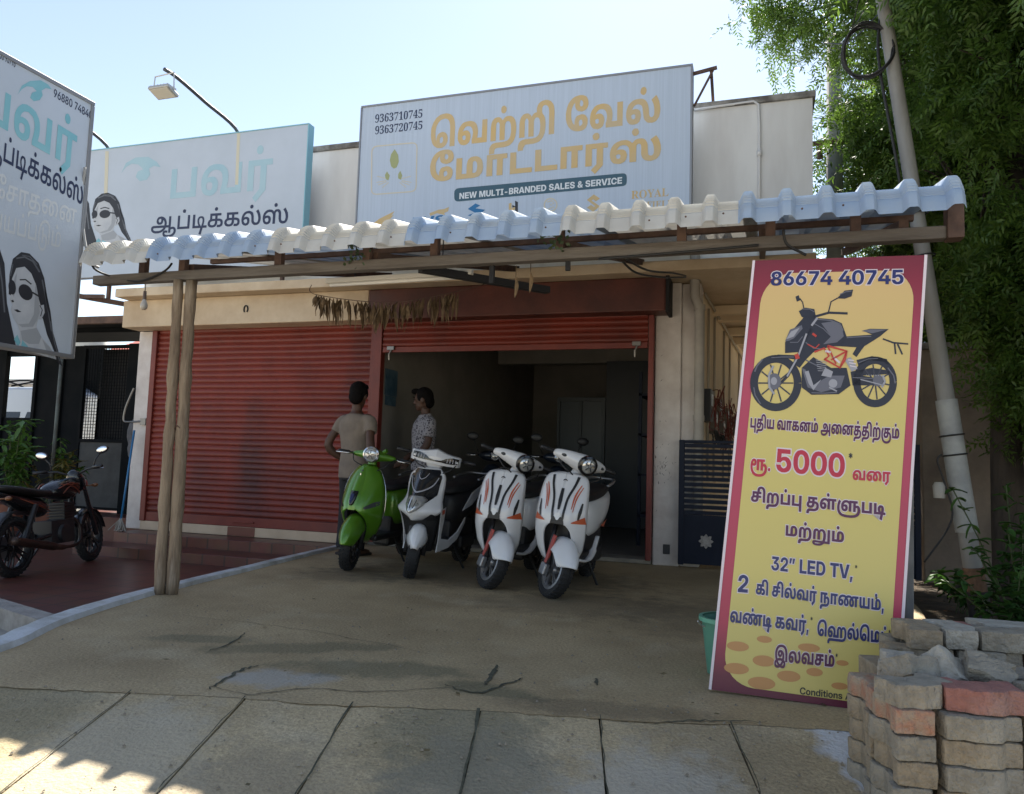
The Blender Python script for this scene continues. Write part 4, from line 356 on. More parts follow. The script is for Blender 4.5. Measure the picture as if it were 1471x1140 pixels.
[[31,-1,-6,1,-6,2,-4,3,-4,5,-3,5,-2,7,-1,5,0,8,1,5,2,7,2,4,3,5,5,5,5,3,6,4,5,2,9,2,8,2,7,0,12,0,8,-1,7,-1,6,-2,7,-3,7,3,10,3,9,1,11,0,7,0,8,-2,6,-2,8,-4,5,3,6,2,14,1,53,1,0,-17,-16,0,-1,-56,-24,0,0,56,-13,0,-7,-2,-2,0,6,-8,4,-9,2,-6,0,-4,0,-6,-1,-5,-3,-7,-2,-3,-3,-3,-7,-3,-4,-1,-6,-1,-6,1,-5,0,-5,2,-3,1,-3,2,-3,4,-4,6,-1,4,-1,5,0,6,1,6,2,4,3,7,7,9,-6,2,-7,1,-11,-1,-8,-2,-1,-1,5,-5,5,-6,3,-7,1,-6,0,-4,0,-7,-1,-4,-2,-5,-2,-4,-6,-4,-8,-3,-3,0,-7,-1,-9,2,-5,1,-4,3,-3,2,-2,4,-3,7,-1,9,0,6,1,5,4,9,6,8,-4,2,-6,1,-14,1,-8,-1,-8,-3,-7,-4,-3,-3,-2,-4,7,2,4,0,6,0,7,-2,5,-3,4,-5,1,-4,1,-4,1,-4,-1,-5,-2,-7,-2,-3,-3,-3,-2,-2,-4,-2,-5,-1,-6,-1],[34,15,4,0,2,0,2,1,1,3,1,4,-1,3,-2,2,-3,2,-6,-1,-5,-2,1,-5,1,-4,2,-2],[99,15,2,0,3,1,2,3,1,5,-1,6,-1,3,-2,5,-4,5,-1,-3,-3,-4,-1,-5,-1,-5,1,-4,1,-4,1,-2],[161,15,4,0,2,1,1,3,1,4,0,6,-1,5,-2,4,-3,5,-2,-2,-2,-4,-2,-6,-1,-4,0,-5,1,-3,2,-3],[121,84,-5,1,-2,2,-2,2,-2,3,0,3,0,5,2,4,2,1,2,2,5,1,5,0,4,-2,3,-4,2,-3,-1,-7,-2,-4,-2,-2,-4,-2]],
[[5,-41,-1,5,0,8,0,4,2,4,3,4,3,3,5,4,4,1,6,1,6,1,138,0,12,0,9,2,5,2,4,2,3,3,3,4,3,8,1,7,0,12,-1,10,-2,5,-3,5,-4,3,-6,1,-4,-1,-3,-1,-2,-3,-2,-3,-1,-4,0,-4,0,-42,-24,0,0,40,-1,10,-1,4,-2,2,-2,1,-3,1,-3,-1,-2,-2,-2,-3,-1,-4,0,-48,-69,0,-1,13,2,4,2,4,1,10,0,8,-2,6,-5,6,-3,3,-3,2,-7,1,-8,1,-7,-2,-6,-3,-4,-5,-3,-6,7,3,8,0,6,0,3,-1,4,-2,3,-2,4,-6,2,-6,1,-9,-2,-6,-2,-5,-4,-3,-4,-3,-4,-2,-6,-1,-7,-1,-6,1,-7,1,-5,2,-4,2,-4,4,-3,4,-2,5,-1,5,-1,11,0,5,1,7,2,5,3,5,4,5,4,3,5,4,5,2,9,3,7,2,6,0,11,0,7,-1,7,-2,7,-2,5,-4,4,-3,5,-7,2,-5,2,-6,0,-5,0,-6,-1,-9,-2,-7,19,0,0,26,1,8,2,5,3,6,4,5,5,4,6,2,7,1,8,0,4,-1,4,-1,3,-2,4,-3,3,-5,7,7,8,4,9,1,8,0,6,-1,7,-3,6,-4,5,-5,4,-7,3,-9,2,-11,-1,-14,-2,-11,-3,-8,-6,-8,-7,-6,-9,-5,-12,-3,-7,-1,-11,-1,-138,0,-6,-2,-3,-1,-1,-2,-2,-4,0,-8],[35,15,3,0,2,1,2,1,1,2,1,4,-1,4,-3,2,-2,1,-6,-1,-3,0,-2,-2,0,-4,2,-4,2,-3]],
[[31,-41,-11,2,-4,2,-5,3,-3,3,-3,4,-1,4,-1,5,0,7,0,4,2,5,2,4,3,3,7,6,-4,8,-3,10,-2,10,0,10,0,8,2,9,3,8,5,8,4,5,4,5,6,4,6,4,7,3,7,2,7,2,9,1,18,1,16,-2,13,-3,9,-4,5,-3,8,-7,5,-6,5,-9,3,-9,2,-6,1,-12,0,-48,-24,0,2,-5,1,-6,1,-6,-1,-6,-3,-5,-3,-4,-4,-4,-5,-2,-4,-2,-6,-1,-16,0,-10,2,-13,4,-6,-3,-10,-2,-9,-1],[36,-24,6,-1,5,1,-9,7,-11,12,-2,-3,-1,-4,0,-4,1,-2,1,-2,3,-3,3,-1],[93,-24,5,-1,5,1,4,2,2,2,2,5,0,3,-2,4,-2,3,-7,-10,-5,-5,-5,-4],[68,-16,2,1,4,3,6,5,5,6,3,5,-11,2,-14,0,-11,-1,-6,-1,4,-6,6,-6,6,-5],[129,1,0,36,-1,9,-1,10,-3,10,-2,6,-4,6,-4,3,-6,5,-9,4,-7,1,-14,1,-11,-1,-10,-3,-8,-4,-7,-6,-4,-6,-3,-6,-3,-7,-1,-7,0,-10,1,-7,2,-8,3,-8,13,3,15,1,11,0,17,-2,1,7,0,10,-1,7,-2,5,-1,-5,-1,-3,-1,-4,-3,-4,-4,-2,-3,-2,-9,-2,-6,0,-5,1,-5,2,-4,2,-6,5,-2,4,-1,4,-1,8,2,6,3,4,5,5,6,3,9,2,11,0,10,-1,7,-2,8,-4,7,-6,4,-5,3,-5,1,-5,2,-9,0,-11,-2,-13,7,-5,4,-4],[66,45,2,-1,2,1,2,1,1,1,1,2,0,4,-1,3,-1,3,-3,0,-3,-1,-2,-1,-2,-2,-1,-4,0,-3,2,-2]],
[[31,-1,-5,1,-5,1,-4,3,-3,2,-3,3,-3,5,-1,4,-2,6,0,6,0,7,2,9,3,6,2,4,3,4,4,3,6,4,8,4,7,2,9,1,10,0,9,0,7,-2,5,-2,5,-3,4,-4,3,-4,3,-6,3,-9,1,-6,1,-14,2,-4,2,-3,2,-1,2,-1,4,0,3,1,2,1,3,4,1,5,0,10,-1,8,-2,8,-4,7,-5,8,19,12,3,-3,6,-9,4,-8,3,-11,2,-11,-1,-9,-2,-9,-2,-5,-2,-3,-6,-6,-4,-3,-5,-2,-6,-1,-6,-1,-8,1,-5,0,-7,2,-4,3,-5,4,-3,3,-2,5,-2,9,-3,17,-1,4,-2,5,-3,3,-5,2,-5,2,-6,0,-6,-1,-7,-3,-5,-6,-4,-5,9,2,9,0,7,-2,6,-3,2,-2,2,-3,2,-6,1,-7,-2,-8,-2,-4,-2,-4,-3,-2,-5,-3,-5,-1,-6,-1],[34,15,4,0,2,1,2,1,1,3,0,4,0,3,-2,1,-3,2,-6,-1,-3,-1,-2,-1,0,-4,2,-5,2,-2]],
[[43,-1,-10,2,-7,3,-8,6,-5,6,-4,7,-3,9,-2,9,0,11,2,11,3,7,4,8,6,6,7,5,8,4,8,1,10,1,7,-1,6,-2,6,-3,5,-4,5,-6,4,-5,2,-6,2,-7,-18,0,-2,5,-4,6,-4,4,-6,2,-5,1,-6,0,-5,-2,-3,-1,-4,-3,-4,-5,-3,-5,-2,-7,-1,-7,1,-10,1,-7,3,-5,3,-5,2,-2,4,-3,6,-2,8,-1,4,1,4,1,6,4,4,6,3,6,18,0,-2,-8,-3,-6,-4,-6,-6,-6,-7,-4,-7,-2,-8,-1]],
[[32,-1,-6,1,-6,2,-5,4,-5,6,-4,6,-2,8,0,5,0,9,2,7,3,6,3,4,6,5,5,3,6,2,6,1,9,-1,7,-2,5,-3,5,-5,3,-4,3,-6,2,-8,1,-5,-1,-8,-1,-5,-3,-7,-4,-5,-4,-4,-6,-4,-6,-2,-5,0],[34,13,4,0,3,0,2,1,4,2,2,3,2,3,1,7,0,9,-2,7,-2,3,-2,3,-4,2,-3,0,-4,0,-3,0,-3,-1,-2,-2,-3,-4,-1,-2,-2,-7,0,-9,1,-4,2,-3,1,-3,3,-3,3,-1]],
[[7,0,0,66,16,0,1,-10,3,4,3,3,5,3,4,1,7,0,4,0,4,-2,5,-3,3,-3,2,-3,2,-5,1,-5,0,-46,-17,0,0,39,0,5,-3,4,-2,3,-5,1,-4,0,-5,-1,-3,-2,-2,-3,-2,-4,0,-3,0,-39]],
[[28,-1,-6,1,-6,4,-5,5,-4,6,-2,7,-1,9,0,9,3,9,3,7,5,5,6,4,6,2,8,0,7,-1,6,-4,4,-5,0,36,17,0,0,-93,-17,0,0,10,-4,-6,-5,-3,-7,-2],[34,13,4,0,4,0,2,2,3,2,4,5,2,8,-1,8,-1,4,-1,4,-2,3,-3,2,-3,1,-4,1,-6,0,-3,-2,-2,-1,-4,-5,-2,-7,0,-10,1,-4,2,-4,2,-2,2,-3,4,-2]],
[[7,0,0,66,17,0,0,-66],[13,75,-4,2,-2,2,-2,3,0,5,2,3,3,3,4,1,5,-1,3,-2,2,-2,1,-4,0,-3,-2,-4,-3,-2,-3,-1]],
[[28,0,-6,1,-4,3,-3,3,-1,3,-1,7,0,35,-12,1,0,13,12,0,0,18,16,0,1,-18,13,0,0,-13,-13,-1,0,-35,1,-2,2,-1,10,-1,0,-13]],
[[29,-1,-5,0,-6,2,-7,4,-5,6,-2,5,0,4,16,1,2,-5,3,-3,5,-2,5,0,5,1,3,2,2,4,-1,3,-2,2,-3,2,-18,4,-5,1,-3,2,-3,3,-4,5,-1,5,0,4,1,3,2,5,3,4,4,3,5,2,7,1,3,0,8,0,9,-2,6,-4,3,-3,2,-4,2,-5,0,-4,-15,0,-1,4,-3,3,-3,2,-4,1,-5,-1,-4,-1,-2,-2,-1,-2,0,-2,1,-2,1,-2,4,-2,19,-4,8,-4,4,-3,2,-4,1,-4,0,-4,-1,-5,-3,-5,-3,-3,-4,-3,-5,-2,-6,-1,-5,-1]],
[[1,0,33,93,22,0,33,-93,-19,0,-8,21,-35,0,-7,-21],[32,36,26,0,-13,41]],
[[7,-26,0,92,16,0,1,-9,5,6,4,2,4,2,4,0,6,0,5,-1,5,-2,4,-3,4,-5,4,-7,2,-7,1,-9,0,-6,-2,-8,-3,-6,-4,-6,-5,-5,-6,-2,-7,-1,-7,0,-6,2,-4,4,-4,5,0,-36],[38,13,3,0,3,0,5,3,3,5,3,7,-1,10,0,3,-2,5,-2,2,-2,3,-3,1,-3,1,-5,0,-3,0,-5,-3,-3,-4,-1,-3,-2,-8,1,-9,1,-4,2,-3,2,-3,2,-1,4,-2]],
[[22,0,-6,2,-5,2,-2,4,-2,6,0,79,17,0,0,-75,1,-3,1,-1,6,-1,0,-13]],
[[8,-26,0,13,10,1,3,1,2,2,3,9,-25,66,18,0,16,-48,16,48,18,0,-30,-78,-3,-6,-4,-4,-6,-3,-5,-1]]]
LINES = {
'pwr': [2.666,[[0,0],[1,0.831],[2,1.973]]],
'opt': [6.936,[[3,0],[4,1.333],[5,2.118],[6,2.926],[7,3.764],[8,4.603],[9,5.631]]],
'n3798': [6.725,[[10,0],[11,0.645],[11,1.289],[12,1.934],[12,2.578],[10,3.503],[12,4.147],[13,4.792],[10,5.436],[14,6.081]]],
'n748': [6.725,[[10,0],[15,0.645],[14,1.289],[14,1.934],[16,2.578],[13,3.503],[11,4.147],[14,4.792],[11,5.436],[16,6.081]]],
'eye1': [9.879,[[7,0],[17,0.838],[18,2.794],[19,3.58],[20,4.228],[21,4.497],[22,5.226],[23,5.962],[24,6.61],[25,7.447],[26,8.626]]],
'eye2': [7.072,[[27,0],[22,0.914],[28,1.649],[29,2.623],[4,3.597],[18,4.383],[30,5.169],[31,6.203]]],
'm1': [5.59,[[32,0],[33,0.559],[34,1.118],[33,1.677],[35,2.236],[36,2.795],[37,3.354],[35,3.913],[38,4.472],[39,5.031]]],
'm2': [5.59,[[32,0],[33,0.559],[34,1.118],[33,1.677],[35,2.236],[40,2.795],[37,3.354],[35,3.913],[38,4.472],[39,5.031]]],
'vel1': [8.089,[[41,0],[42,1.03],[43,2.224],[44,3.254],[45,4.284],[46,4.89],[42,5.715],[47,6.909]]],
'vel2': [6.999,[[46,0],[48,0.825],[49,1.793],[50,2.522],[51,3.282],[49,4.042],[52,4.771],[53,5.5]]],
'nmb': [20.526,[[54,0],[55,0.731],[56,1.351],[57,2.647],[58,3.555],[59,4.26],[60,4.826],[61,5.471],[62,5.884],[63,6.528],[64,7.176],[65,7.833],[54,8.571],[66,9.302],[55,10.008],[66,10.627],[67,11.613],[65,12.281],[59,13.019],[55,13.584],[67,14.204],[68,15.152],[67,16.094],[55,16.762],[64,17.382],[69,18.039],[61,18.766],[70,19.179],[55,19.907]]],
'roy': [3.405,[[71,0],[72,0.704],[73,1.486],[74,2.12],[75,2.77]]],
'enf': [4.414,[[76,0],[77,0.658],[78,1.393],[79,1.995],[76,2.383],[75,3.041],[80,3.676]]],
'tvs': [2.04,[[60,0],[69,0.645],[67,1.372]]],
'b1': [6.725,[[81,0],[82,0.645],[82,1.289],[83,1.934],[84,2.578],[84,3.503],[85,4.147],[83,4.792],[84,5.436],[86,6.081]]],
'b2': [18.622,[[87,0],[88,0.855],[45,1.826],[89,2.152],[42,3.503],[49,4.697],[90,5.426],[91,6.393],[92,7.815],[93,9.063],[94,10.34],[91,11.689],[95,13.111],[88,14.082],[45,15.053],[43,15.379],[96,16.409],[92,17.654]]],
'b3a': [1.677,[[97,0],[98,1.408]]],
'b3b': [2.578,[[86,0],[85,0.645],[85,1.289],[85,1.934]]],
'ast': [0.645,[[99,0]]],
'b3c': [3.272,[[42,0],[94,1.194],[100,2.543]]],
'b4': [9.928,[[101,0],[45,0.864],[44,1.19],[102,2.22],[87,3.075],[88,4.21],[103,5.181],[104,6.425],[105,8.173],[106,9.028]]],
'b5': [4.316,[[48,0],[43,0.968],[107,1.998],[92,3.348]]],
'b6': [5.841,[[108,0],[109,0.645],[110,1.289],[59,2.03],[55,2.595],[66,3.214],[60,4.2],[69,4.845],[111,5.572]]],
'b7a': [0.645,[[109,0]]],
'b7': [12.031,[[90,0],[45,0.967],[101,1.573],[45,2.437],[47,2.763],[42,3.943],[52,5.137],[112,6.146],[49,7.083],[113,7.812],[89,9.723],[92,10.794],[111,11.762]]],
'b8': [7.444,[[42,0],[114,1.194],[106,3.105],[90,4.285],[42,5.252],[52,6.446],[111,7.175]]],
'b8b': [6.853,[[41,0],[115,1.03],[47,2.915],[41,4.095],[48,5.125],[50,6.093]]],
'b9': [5.468,[[116,0],[117,1.262],[42,2.442],[101,3.636],[92,4.5]]],
'cond': [7.956,[[118,0],[119,0.725],[120,1.301],[121,1.88],[122,2.472],[123,2.711],[122,3.07],[119,3.309],[120,3.884],[124,4.463],[125,5.256],[126,5.959],[126,6.551],[127,7.143],[128,7.409]]]}
_load()
# ================================================================== SETTING
M_conc = mat('concrete', (.47, .355, .20), .8, (.32, .235, .125), 1.1, bump=.5, bscale=55, col3=(.49, .395, .25), scale3=2.3, spk=.35, spks=70, mid3=(.55, .8), detail=8)
def add_stains(m, stains):
    N = m.node_tree.nodes; L = m.node_tree.links; b = N['Principled BSDF']; cur = b.inputs['Base Color'].links[0].from_socket
    tc = N.new('ShaderNodeTexCoord'); nz = N.new('ShaderNodeTexNoise'); nz.inputs['Scale'].default_value = 7; nz.inputs['Detail'].default_value = 8; nz.inputs['Roughness'].default_value = .7; L.new(tc.outputs['Object'], nz.inputs['Vector'])
    for x, y, rx, ry, ang, col, k in stains:
        mp = N.new('ShaderNodeMapping'); mp.vector_type = 'TEXTURE'; mp.inputs['Location'].default_value = (x, y, 0); mp.inputs['Rotation'].default_value = (0, 0, ang); mp.inputs['Scale'].default_value = (rx, ry, 1e3); L.new(tc.outputs['Object'], mp.inputs[0])
        ln = N.new('ShaderNodeVectorMath'); ln.operation = 'LENGTH'; L.new(mp.outputs[0], ln.inputs[0]); ad = N.new('ShaderNodeMath'); ad.operation = 'MULTIPLY_ADD'; ad.inputs[1].default_value = -2.0; L.new(nz.outputs['Fac'], ad.inputs[0]); L.new(ln.outputs['Value'], ad.inputs[2])
        mr = N.new('ShaderNodeMapRange'); mr.inputs[1].default_value = -.35; mr.inputs[2].default_value = .12; mr.inputs[3].default_value = k; mr.inputs[4].default_value = 0; L.new(ad.outputs[0], mr.inputs[0])
        mx = N.new('ShaderNodeMix'); mx.data_type = 'RGBA'; L.new(mr.outputs[0], mx.inputs[0]); L.new(cur, mx.inputs[6]); mx.inputs[7].default_value = (*col, 1); cur = mx.outputs[2]
    L.new(cur, b.inputs['Base Color'])
M_slab = mat('slab_concrete', (.49, .385, .23), .85, (.36, .275, .155), 1.5, bump=.5, bscale=60, spk=.35, spks=80, col3=(.50, .415, .28), scale3=3.1, mid3=(.5, .8), detail=8)
M_crack = mat('crack_moss', (.045, .045, .028), .95, (.10, .095, .06), 22)
M_soil = mat('soil', (.055, .04, .026), .95, (.12, .085, .05), 6, bump=.8, bscale=25)
M_road = mat('road', (.50, .44, .34), .9, (.42, .36, .28), 3, bump=.5, bscale=60)
M_wpaint = mat('white_kerb_paint', (.55, .56, .57), .75, (.34, .33, .30), 5, bump=.3, bscale=50)
M_cement = mat('cement_patch', (.30, .30, .32), .85, (.22, .215, .215), 9, bump=.4)
def brickmat(name, c1, c2, cm, scale, bw, bh, rough=.35, mortar=.012):
    m = bpy.data.materials.new(name); m.use_nodes = True; N = m.node_tree.nodes; L = m.node_tree.links; b = N['Principled BSDF']
    tc = N.new('ShaderNodeTexCoord'); br = N.new('ShaderNodeTexBrick'); L.new(tc.outputs['Object'], br.inputs['Vector'])
    br.offset = 0; br.inputs['Color1'].default_value = (*c1, 1); br.inputs['Color2'].default_value = (*c2, 1); br.inputs['Mortar'].default_value = (*cm, 1)
    br.inputs['Scale'].default_value = scale; br.inputs['Mortar Size'].default_value = mortar; br.inputs['Brick Width'].default_value = bw; br.inputs['Row Height'].default_value = bh
    no = N.new('ShaderNodeTexNoise'); no.inputs['Scale'].default_value = 5; no.inputs['Detail'].default_value = 5; L.new(tc.outputs['Object'], no.inputs['Vector'])
    mx = N.new('ShaderNodeMix'); mx.data_type = 'RGBA'; mx.blend_type = 'MULTIPLY'; mx.inputs[0].default_value = .55
    L.new(br.outputs[0], mx.inputs[6]); L.new(no.outputs['Color'], mx.inputs[7]); L.new(mx.outputs[2], b.inputs['Base Color']); b.inputs['Roughness'].default_value = rough
    return m
M_tile = brickmat('terracotta_tile', (.19, .07, .05), (.15, .05, .037), (.07, .04, .033), 1, .3, .3)

mb = MB(); mb.add([(-90, -90, -.56), (90, -90, -.56), (90, 140, -.56), (-90, 140, -.56)], [(0, 1, 2, 3)]); mb.build('ground', M_road, kind='structure')
c_ = Vector((.9695, .2449, 0)); A_ = Vector((-2.0, -5.36, 0)); dn = Vector((.2426, -.9599, -.1445))
def cl(s, t=0.0, z=0.0): return A_ + c_ * s + dn * t + Vector((0, 0, z))
# upper platform
kerb = [(-4.48, 0.05), (-4.45, -.83), (-4.27, -2.3), (-4.09, -3.68), (-3.87, -4.58), (-3.62, -5.12), (-3.46, -5.72)]
rf_ = random.Random(51); FRONT = [(cl(q, max(.003, .014 + .012 * math.sin(q * 5) + rf_.uniform(-.012, .014))).x, cl(q, max(.003, .014 + .012 * math.sin(q * 5) + rf_.uniform(-.012, .014))).y, 0) for q in [-1.2 + k * .05 for k in range(82)]]
mb = MB(); mb.add([(x, y, 0) for x, y in kerb] + FRONT + [(1.0, -3.2, 0), (1.15, -1.6, 0), (1.2, 0.3, 0), (-.9, .3, 0)], [tuple(range(len(kerb) + len(FRONT) + 4))])
mb.add([(x, y, -.6) for x, y in kerb] + [(x, y, 0) for x, y in kerb], [(i, i + 1, 8 + i, 7 + i) for i in range(6)])
mb.build('driveway', M_conc, kind='structure')
# sloping ramp of cast slabs
JP = [(-60, 986), (190, 992), (354, 1001), (514, 997), (697, 990), (858, 1000), (1046, 1036)]
rp = Plane(A_, c_.cross(dn) if c_.cross(dn).z > 0 else -c_.cross(dn))
js = [-1.75] + [(rp.at(*p) - A_).dot(c_) for p in JP[1:]] + [2.75]
mb = MB(); rnd = random.Random(3)
for i in range(len(js) - 1):
    g = .0005; a, b = js[i] + g, js[i + 1] - g; n = 14; zo = -.001
    L = []; Rr = []
    for k in range(n + 1):
        t = .002 + 3.5 * k / n; L.append((a + rnd.uniform(0, .005), t)); Rr.append((b - rnd.uniform(0, .005), t))
    top = [cl(s, t, zo) for s, t in L] + [cl(s, t, zo) for s, t in Rr]; bot = [p - Vector((0, 0, .07)) for p in top]; m = n + 1
    mb.add(top + bot, [(k, k + 1, m + k + 1, m + k) for k in range(n)] + [(k, 2 * m + k, 2 * m + k + 1, k + 1) for k in range(n)] + [(m + k, m + k + 1, 3 * m + k + 1, 3 * m + k) for k in range(n)] + [(0, m, 3 * m, 2 * m)])
mb.build('ramp', M_slab, kind='structure', bevel=.002)
mb = MB(); mb.add([cl(-1.75, 0, -.03), cl(2.75, 0, -.03), cl(2.75, 3.6, -.03), cl(-1.75, 3.6, -.03)], [(0, 1, 2, 3)])
mb.add([cl(-1.75, 0, -.002), cl(2.75, 0, -.002), cl(2.75, 0, -.7), cl(-1.75, 0, -.7)], [(0, 1, 2, 3)])
mb.add([cl(2.75, 0, -.01), cl(2.75, 3.6, -.01), cl(2.75, 3.6, -.8), cl(2.75, 0, -.8)], [(0, 1, 2, 3)])
mb.add([cl(-1.75, 0, -.01), cl(-1.75, 3.6, -.01), cl(-1.75, 3.6, -.8), cl(-1.75, 0, -.8)], [(0, 1, 2, 3)])
mb.build('ramp_bed', M_crack, kind='structure')
# cracks with moss, as read on the slabs
def crack(mb, pts, wd, pl, seed, jit=2.0, h=.004):
    r = random.Random(seed); P = bez([(x, y, 0) for x, y in pts], 7); out = []
    for p in P: out.append((p.x + r.uniform(-jit, jit), p.y + r.uniform(-jit, jit) * .6))
    vs = []; k = len(out)
    for sgn in (1, -1):
        for i, p in enumerate(out):
            q = pl.at(*p, h); d = (pl.at(*out[min(i + 1, k - 1)], h) - pl.at(*out[max(i - 1, 0)], h)); n = Vector(pl.n).cross(d).normalized()
            ww = wd * r.uniform(.35, 1.15) * (.3 + .7 * math.sin(math.pi * min(1, max(0, (i + .5) / k))))
            vs.append(q + n * ww / 2 * sgn)
    mb.add(vs, [(i, i + 1, k + i + 1, k + i) for i in range(k - 1)])
Z0 = Plane((0, 0, 0), (0, 0, 1))
mb = MB()
crack(mb, [(300, 984), (354, 998), (440, 990), (514, 994), (600, 991), (697, 984)], .009, Z0, 1)
crack(mb, [(300, 990), (330, 972), (350, 962), (372, 955)], .022, Z0, 2); crack(mb, [(640, 984), (685, 996), (735, 980), (750, 975)], .018, Z0, 3)
crack(mb, [(697, 985), (708, 968), (714, 956)], .03, Z0, 4, 1); crack(mb, [(858, 985), (856, 975)], .02, Z0, 5, 1); crack(mb, [(300, 935), (330, 925), (352, 910)], .016, Z0, 6)
crack(mb, [(260, 885), (400, 900), (520, 920), (640, 945)], .006, Z0, 7); crack(mb, [(940, 1040), (990, 1036), (1046, 1036), (1100, 1038)], .012, rp, 8)
rj = random.Random(17)
for i in range(1, len(js) - 1):
    wd = [.006, .005, .008, .015, .005, .006][(i - 1) % 6]; n = 30; L = []; Rr = []
    for k in range(n + 1):
        t = 3.2 * k / n; c0 = js[i] + rj.uniform(-.007, .007); ww = wd * rj.uniform(.3, 1.2); L.append(cl(c0 - ww / 2, t, .0085)); Rr.append(cl(c0 + ww / 2, t, .0085))
    m = n + 1; mb.add(L + Rr, [(k, k + 1, m + k + 1, m + k) for k in range(n)])
mb.build('driveway_cracks', M_crack, kind='structure')
def blot(name, cx, cy, rx, ry, m, seed, pl, h, n=40):
    r = random.Random(seed); f = [(r.uniform(0, 6.28), r.uniform(.02, .14), k) for k in (2, 3, 5, 8, 13)]; vs = []
    for i in range(n):
        t = 2 * math.pi * i / n; q = 1 + sum(a * math.sin(k * t + ph) for ph, a, k in f)
        vs.append(pl.at(cx + rx * q * math.cos(t), cy + ry * q * math.sin(t), h))
    b = MB(); b.add(vs, [tuple(range(n))]); return b.build(name, m, kind='structure')
cp = Z0.at(392, 974); OIL = (.085, .065, .04); MOSS = (.10, .10, .055); PALE = (.38, .35, .30)
add_stains(M_conc, [(cp.x - .02, cp.y, .20, .15, .2, PALE, .8), (cp.x + .16, cp.y + .05, .14, .10, .5, PALE, .7), (cp.x - .16, cp.y - .03, .09, .08, .2, PALE, .6), (-2.3, -4.55, .55, .12, .5, MOSS, .5), (-1.75, -4.75, .5, .16, .25, MOSS, .55), (-2.9, -4.6, .35, .10, .3, MOSS, .5), (-1.15, -4.85, .28, .10, -.1, MOSS, .6), (-.6, -4.9, .5, .12, .2, OIL, .4), (-2.3, -1.6, 1.5, .75, .1, OIL, .55), (-1.2, -2.6, .9, .5, .2, OIL, .4), (-3.4, -2.2, .5, .4, 0, OIL, .4), (-.2, -2.6, .8, .9, .2, OIL, .35)])
wp = [rp.at(1195, 1035), rp.at(1225, 1075), rp.at(1262, 1105)]
add_stains(M_slab, [(p.x, p.y, .13, .22, .25, (.62, .62, .62), .95) for p in wp] + [tuple(cl(x, y))[:2] + (.35, .5, .3, c, k) for x, y, c, k in ((-.9, .2, MOSS, .4), (.9, .2, MOSS, .5), (1.0, .6, (.22, .2, .15), .6), (1.9, .3, OIL, .3), (-.3, .5, (.42, .37, .28), .6), (1.6, .7, (.44, .41, .35), .6), (.3, .8, (.24, .2, .14), .5))])
# moss tuft
mb = MB(); r = random.Random(77)
for k in range(1500):
    if r.random() < .6: p = cl(r.uniform(-1.3, 2.4), r.random() ** 1.3 * 1.6, .004)
    else: p = Vector((r.uniform(-3.8, .9), r.uniform(-5.0, -2.6), .001))
    if p.y > -5.2 and p.x < -4.0: continue
    l = r.choice([.0025, .003, .004, .004, .006, .009]); a = r.uniform(0, 6.3); ca, sa = math.cos(a) * l, math.sin(a) * l
    mb.add([p + Vector((ca, sa, 0)), p + Vector((-sa * .8, ca * .8, 0)), p + Vector((-ca * .9, -sa * .7, 0)), p + Vector((sa * .7, -ca, 0)), p + Vector((0, 0, l * .8))], [(0, 1, 4), (1, 2, 4), (2, 3, 4), (3, 0, 4)])
mb.build('grit', mat('grit_stone', (.30, .26, .20), .9, (.14, .12, .09), 60), kind='stuff')
mb = MB()
for k in range(46):
    p = cl(r.uniform(-1.2, 2.3), r.uniform(-1.4, 1.2), .0) if r.random() < .5 else Vector((r.uniform(-3.4, .9), r.uniform(-5.0, -3.2), 0)); p.z = max(p.z, 0) + .006 if p.y > -5.3 + .25 * (p.x + 2) else p.z + .012
    a = r.uniform(0, 6.3); l = r.uniform(.018, .04); d = Vector((math.cos(a), math.sin(a), .1)) * l; w_ = Vector((-math.sin(a), math.cos(a), r.uniform(-.3, .4))) * l * .28; mb.add([p, p + d * .5 + w_, p + d, p + d * .5 - w_], [(0, 1, 2, 3)])
mb.build('fallen_leaves', mat('fallen_leaf', (.16, .12, .05), .9, (.09, .07, .03), 20), kind='stuff')
# kerb strip, white
mb = MB(); kp = [Vector((x, y, 0)) for x, y in kerb]; kp2 = bez(kp, 5); ramp_k = [Vector((-3.46, -5.72, 0)) + dn * t for t in (.5, 1.2, 2.4, 3.4)]
kp2 = kp2 + ramp_k; r = random.Random(4); rows = []
for i, p in enumerate(kp2):
    d = (kp2[min(i + 1, len(kp2) - 1)] - kp2[max(i - 1, 0)]); d.z = 0; n = Vector((d.y, -d.x, 0)).normalized(); n = n if n.x < 0 else -n
    wd = interp([(0, .05), (10, .07), (20, .10), (26, .13), (40, .2)], i) + r.uniform(-.01, .01)
    rows.append([p + n * wd + Vector((0, 0, -.4)), p + n * wd + Vector((0, 0, .025)), p + n * (wd - .02) + Vector((0, 0, .035)), p - n * (.012 + r.uniform(0, .012)) + Vector((0, 0, .03)), p - n * .035 + Vector((0, 0, -.01))])
mb.loft(rows, cap=False, closed=False); mb.build('white_kerb', M_wpaint, smooth=True, kind='structure', angle=40)
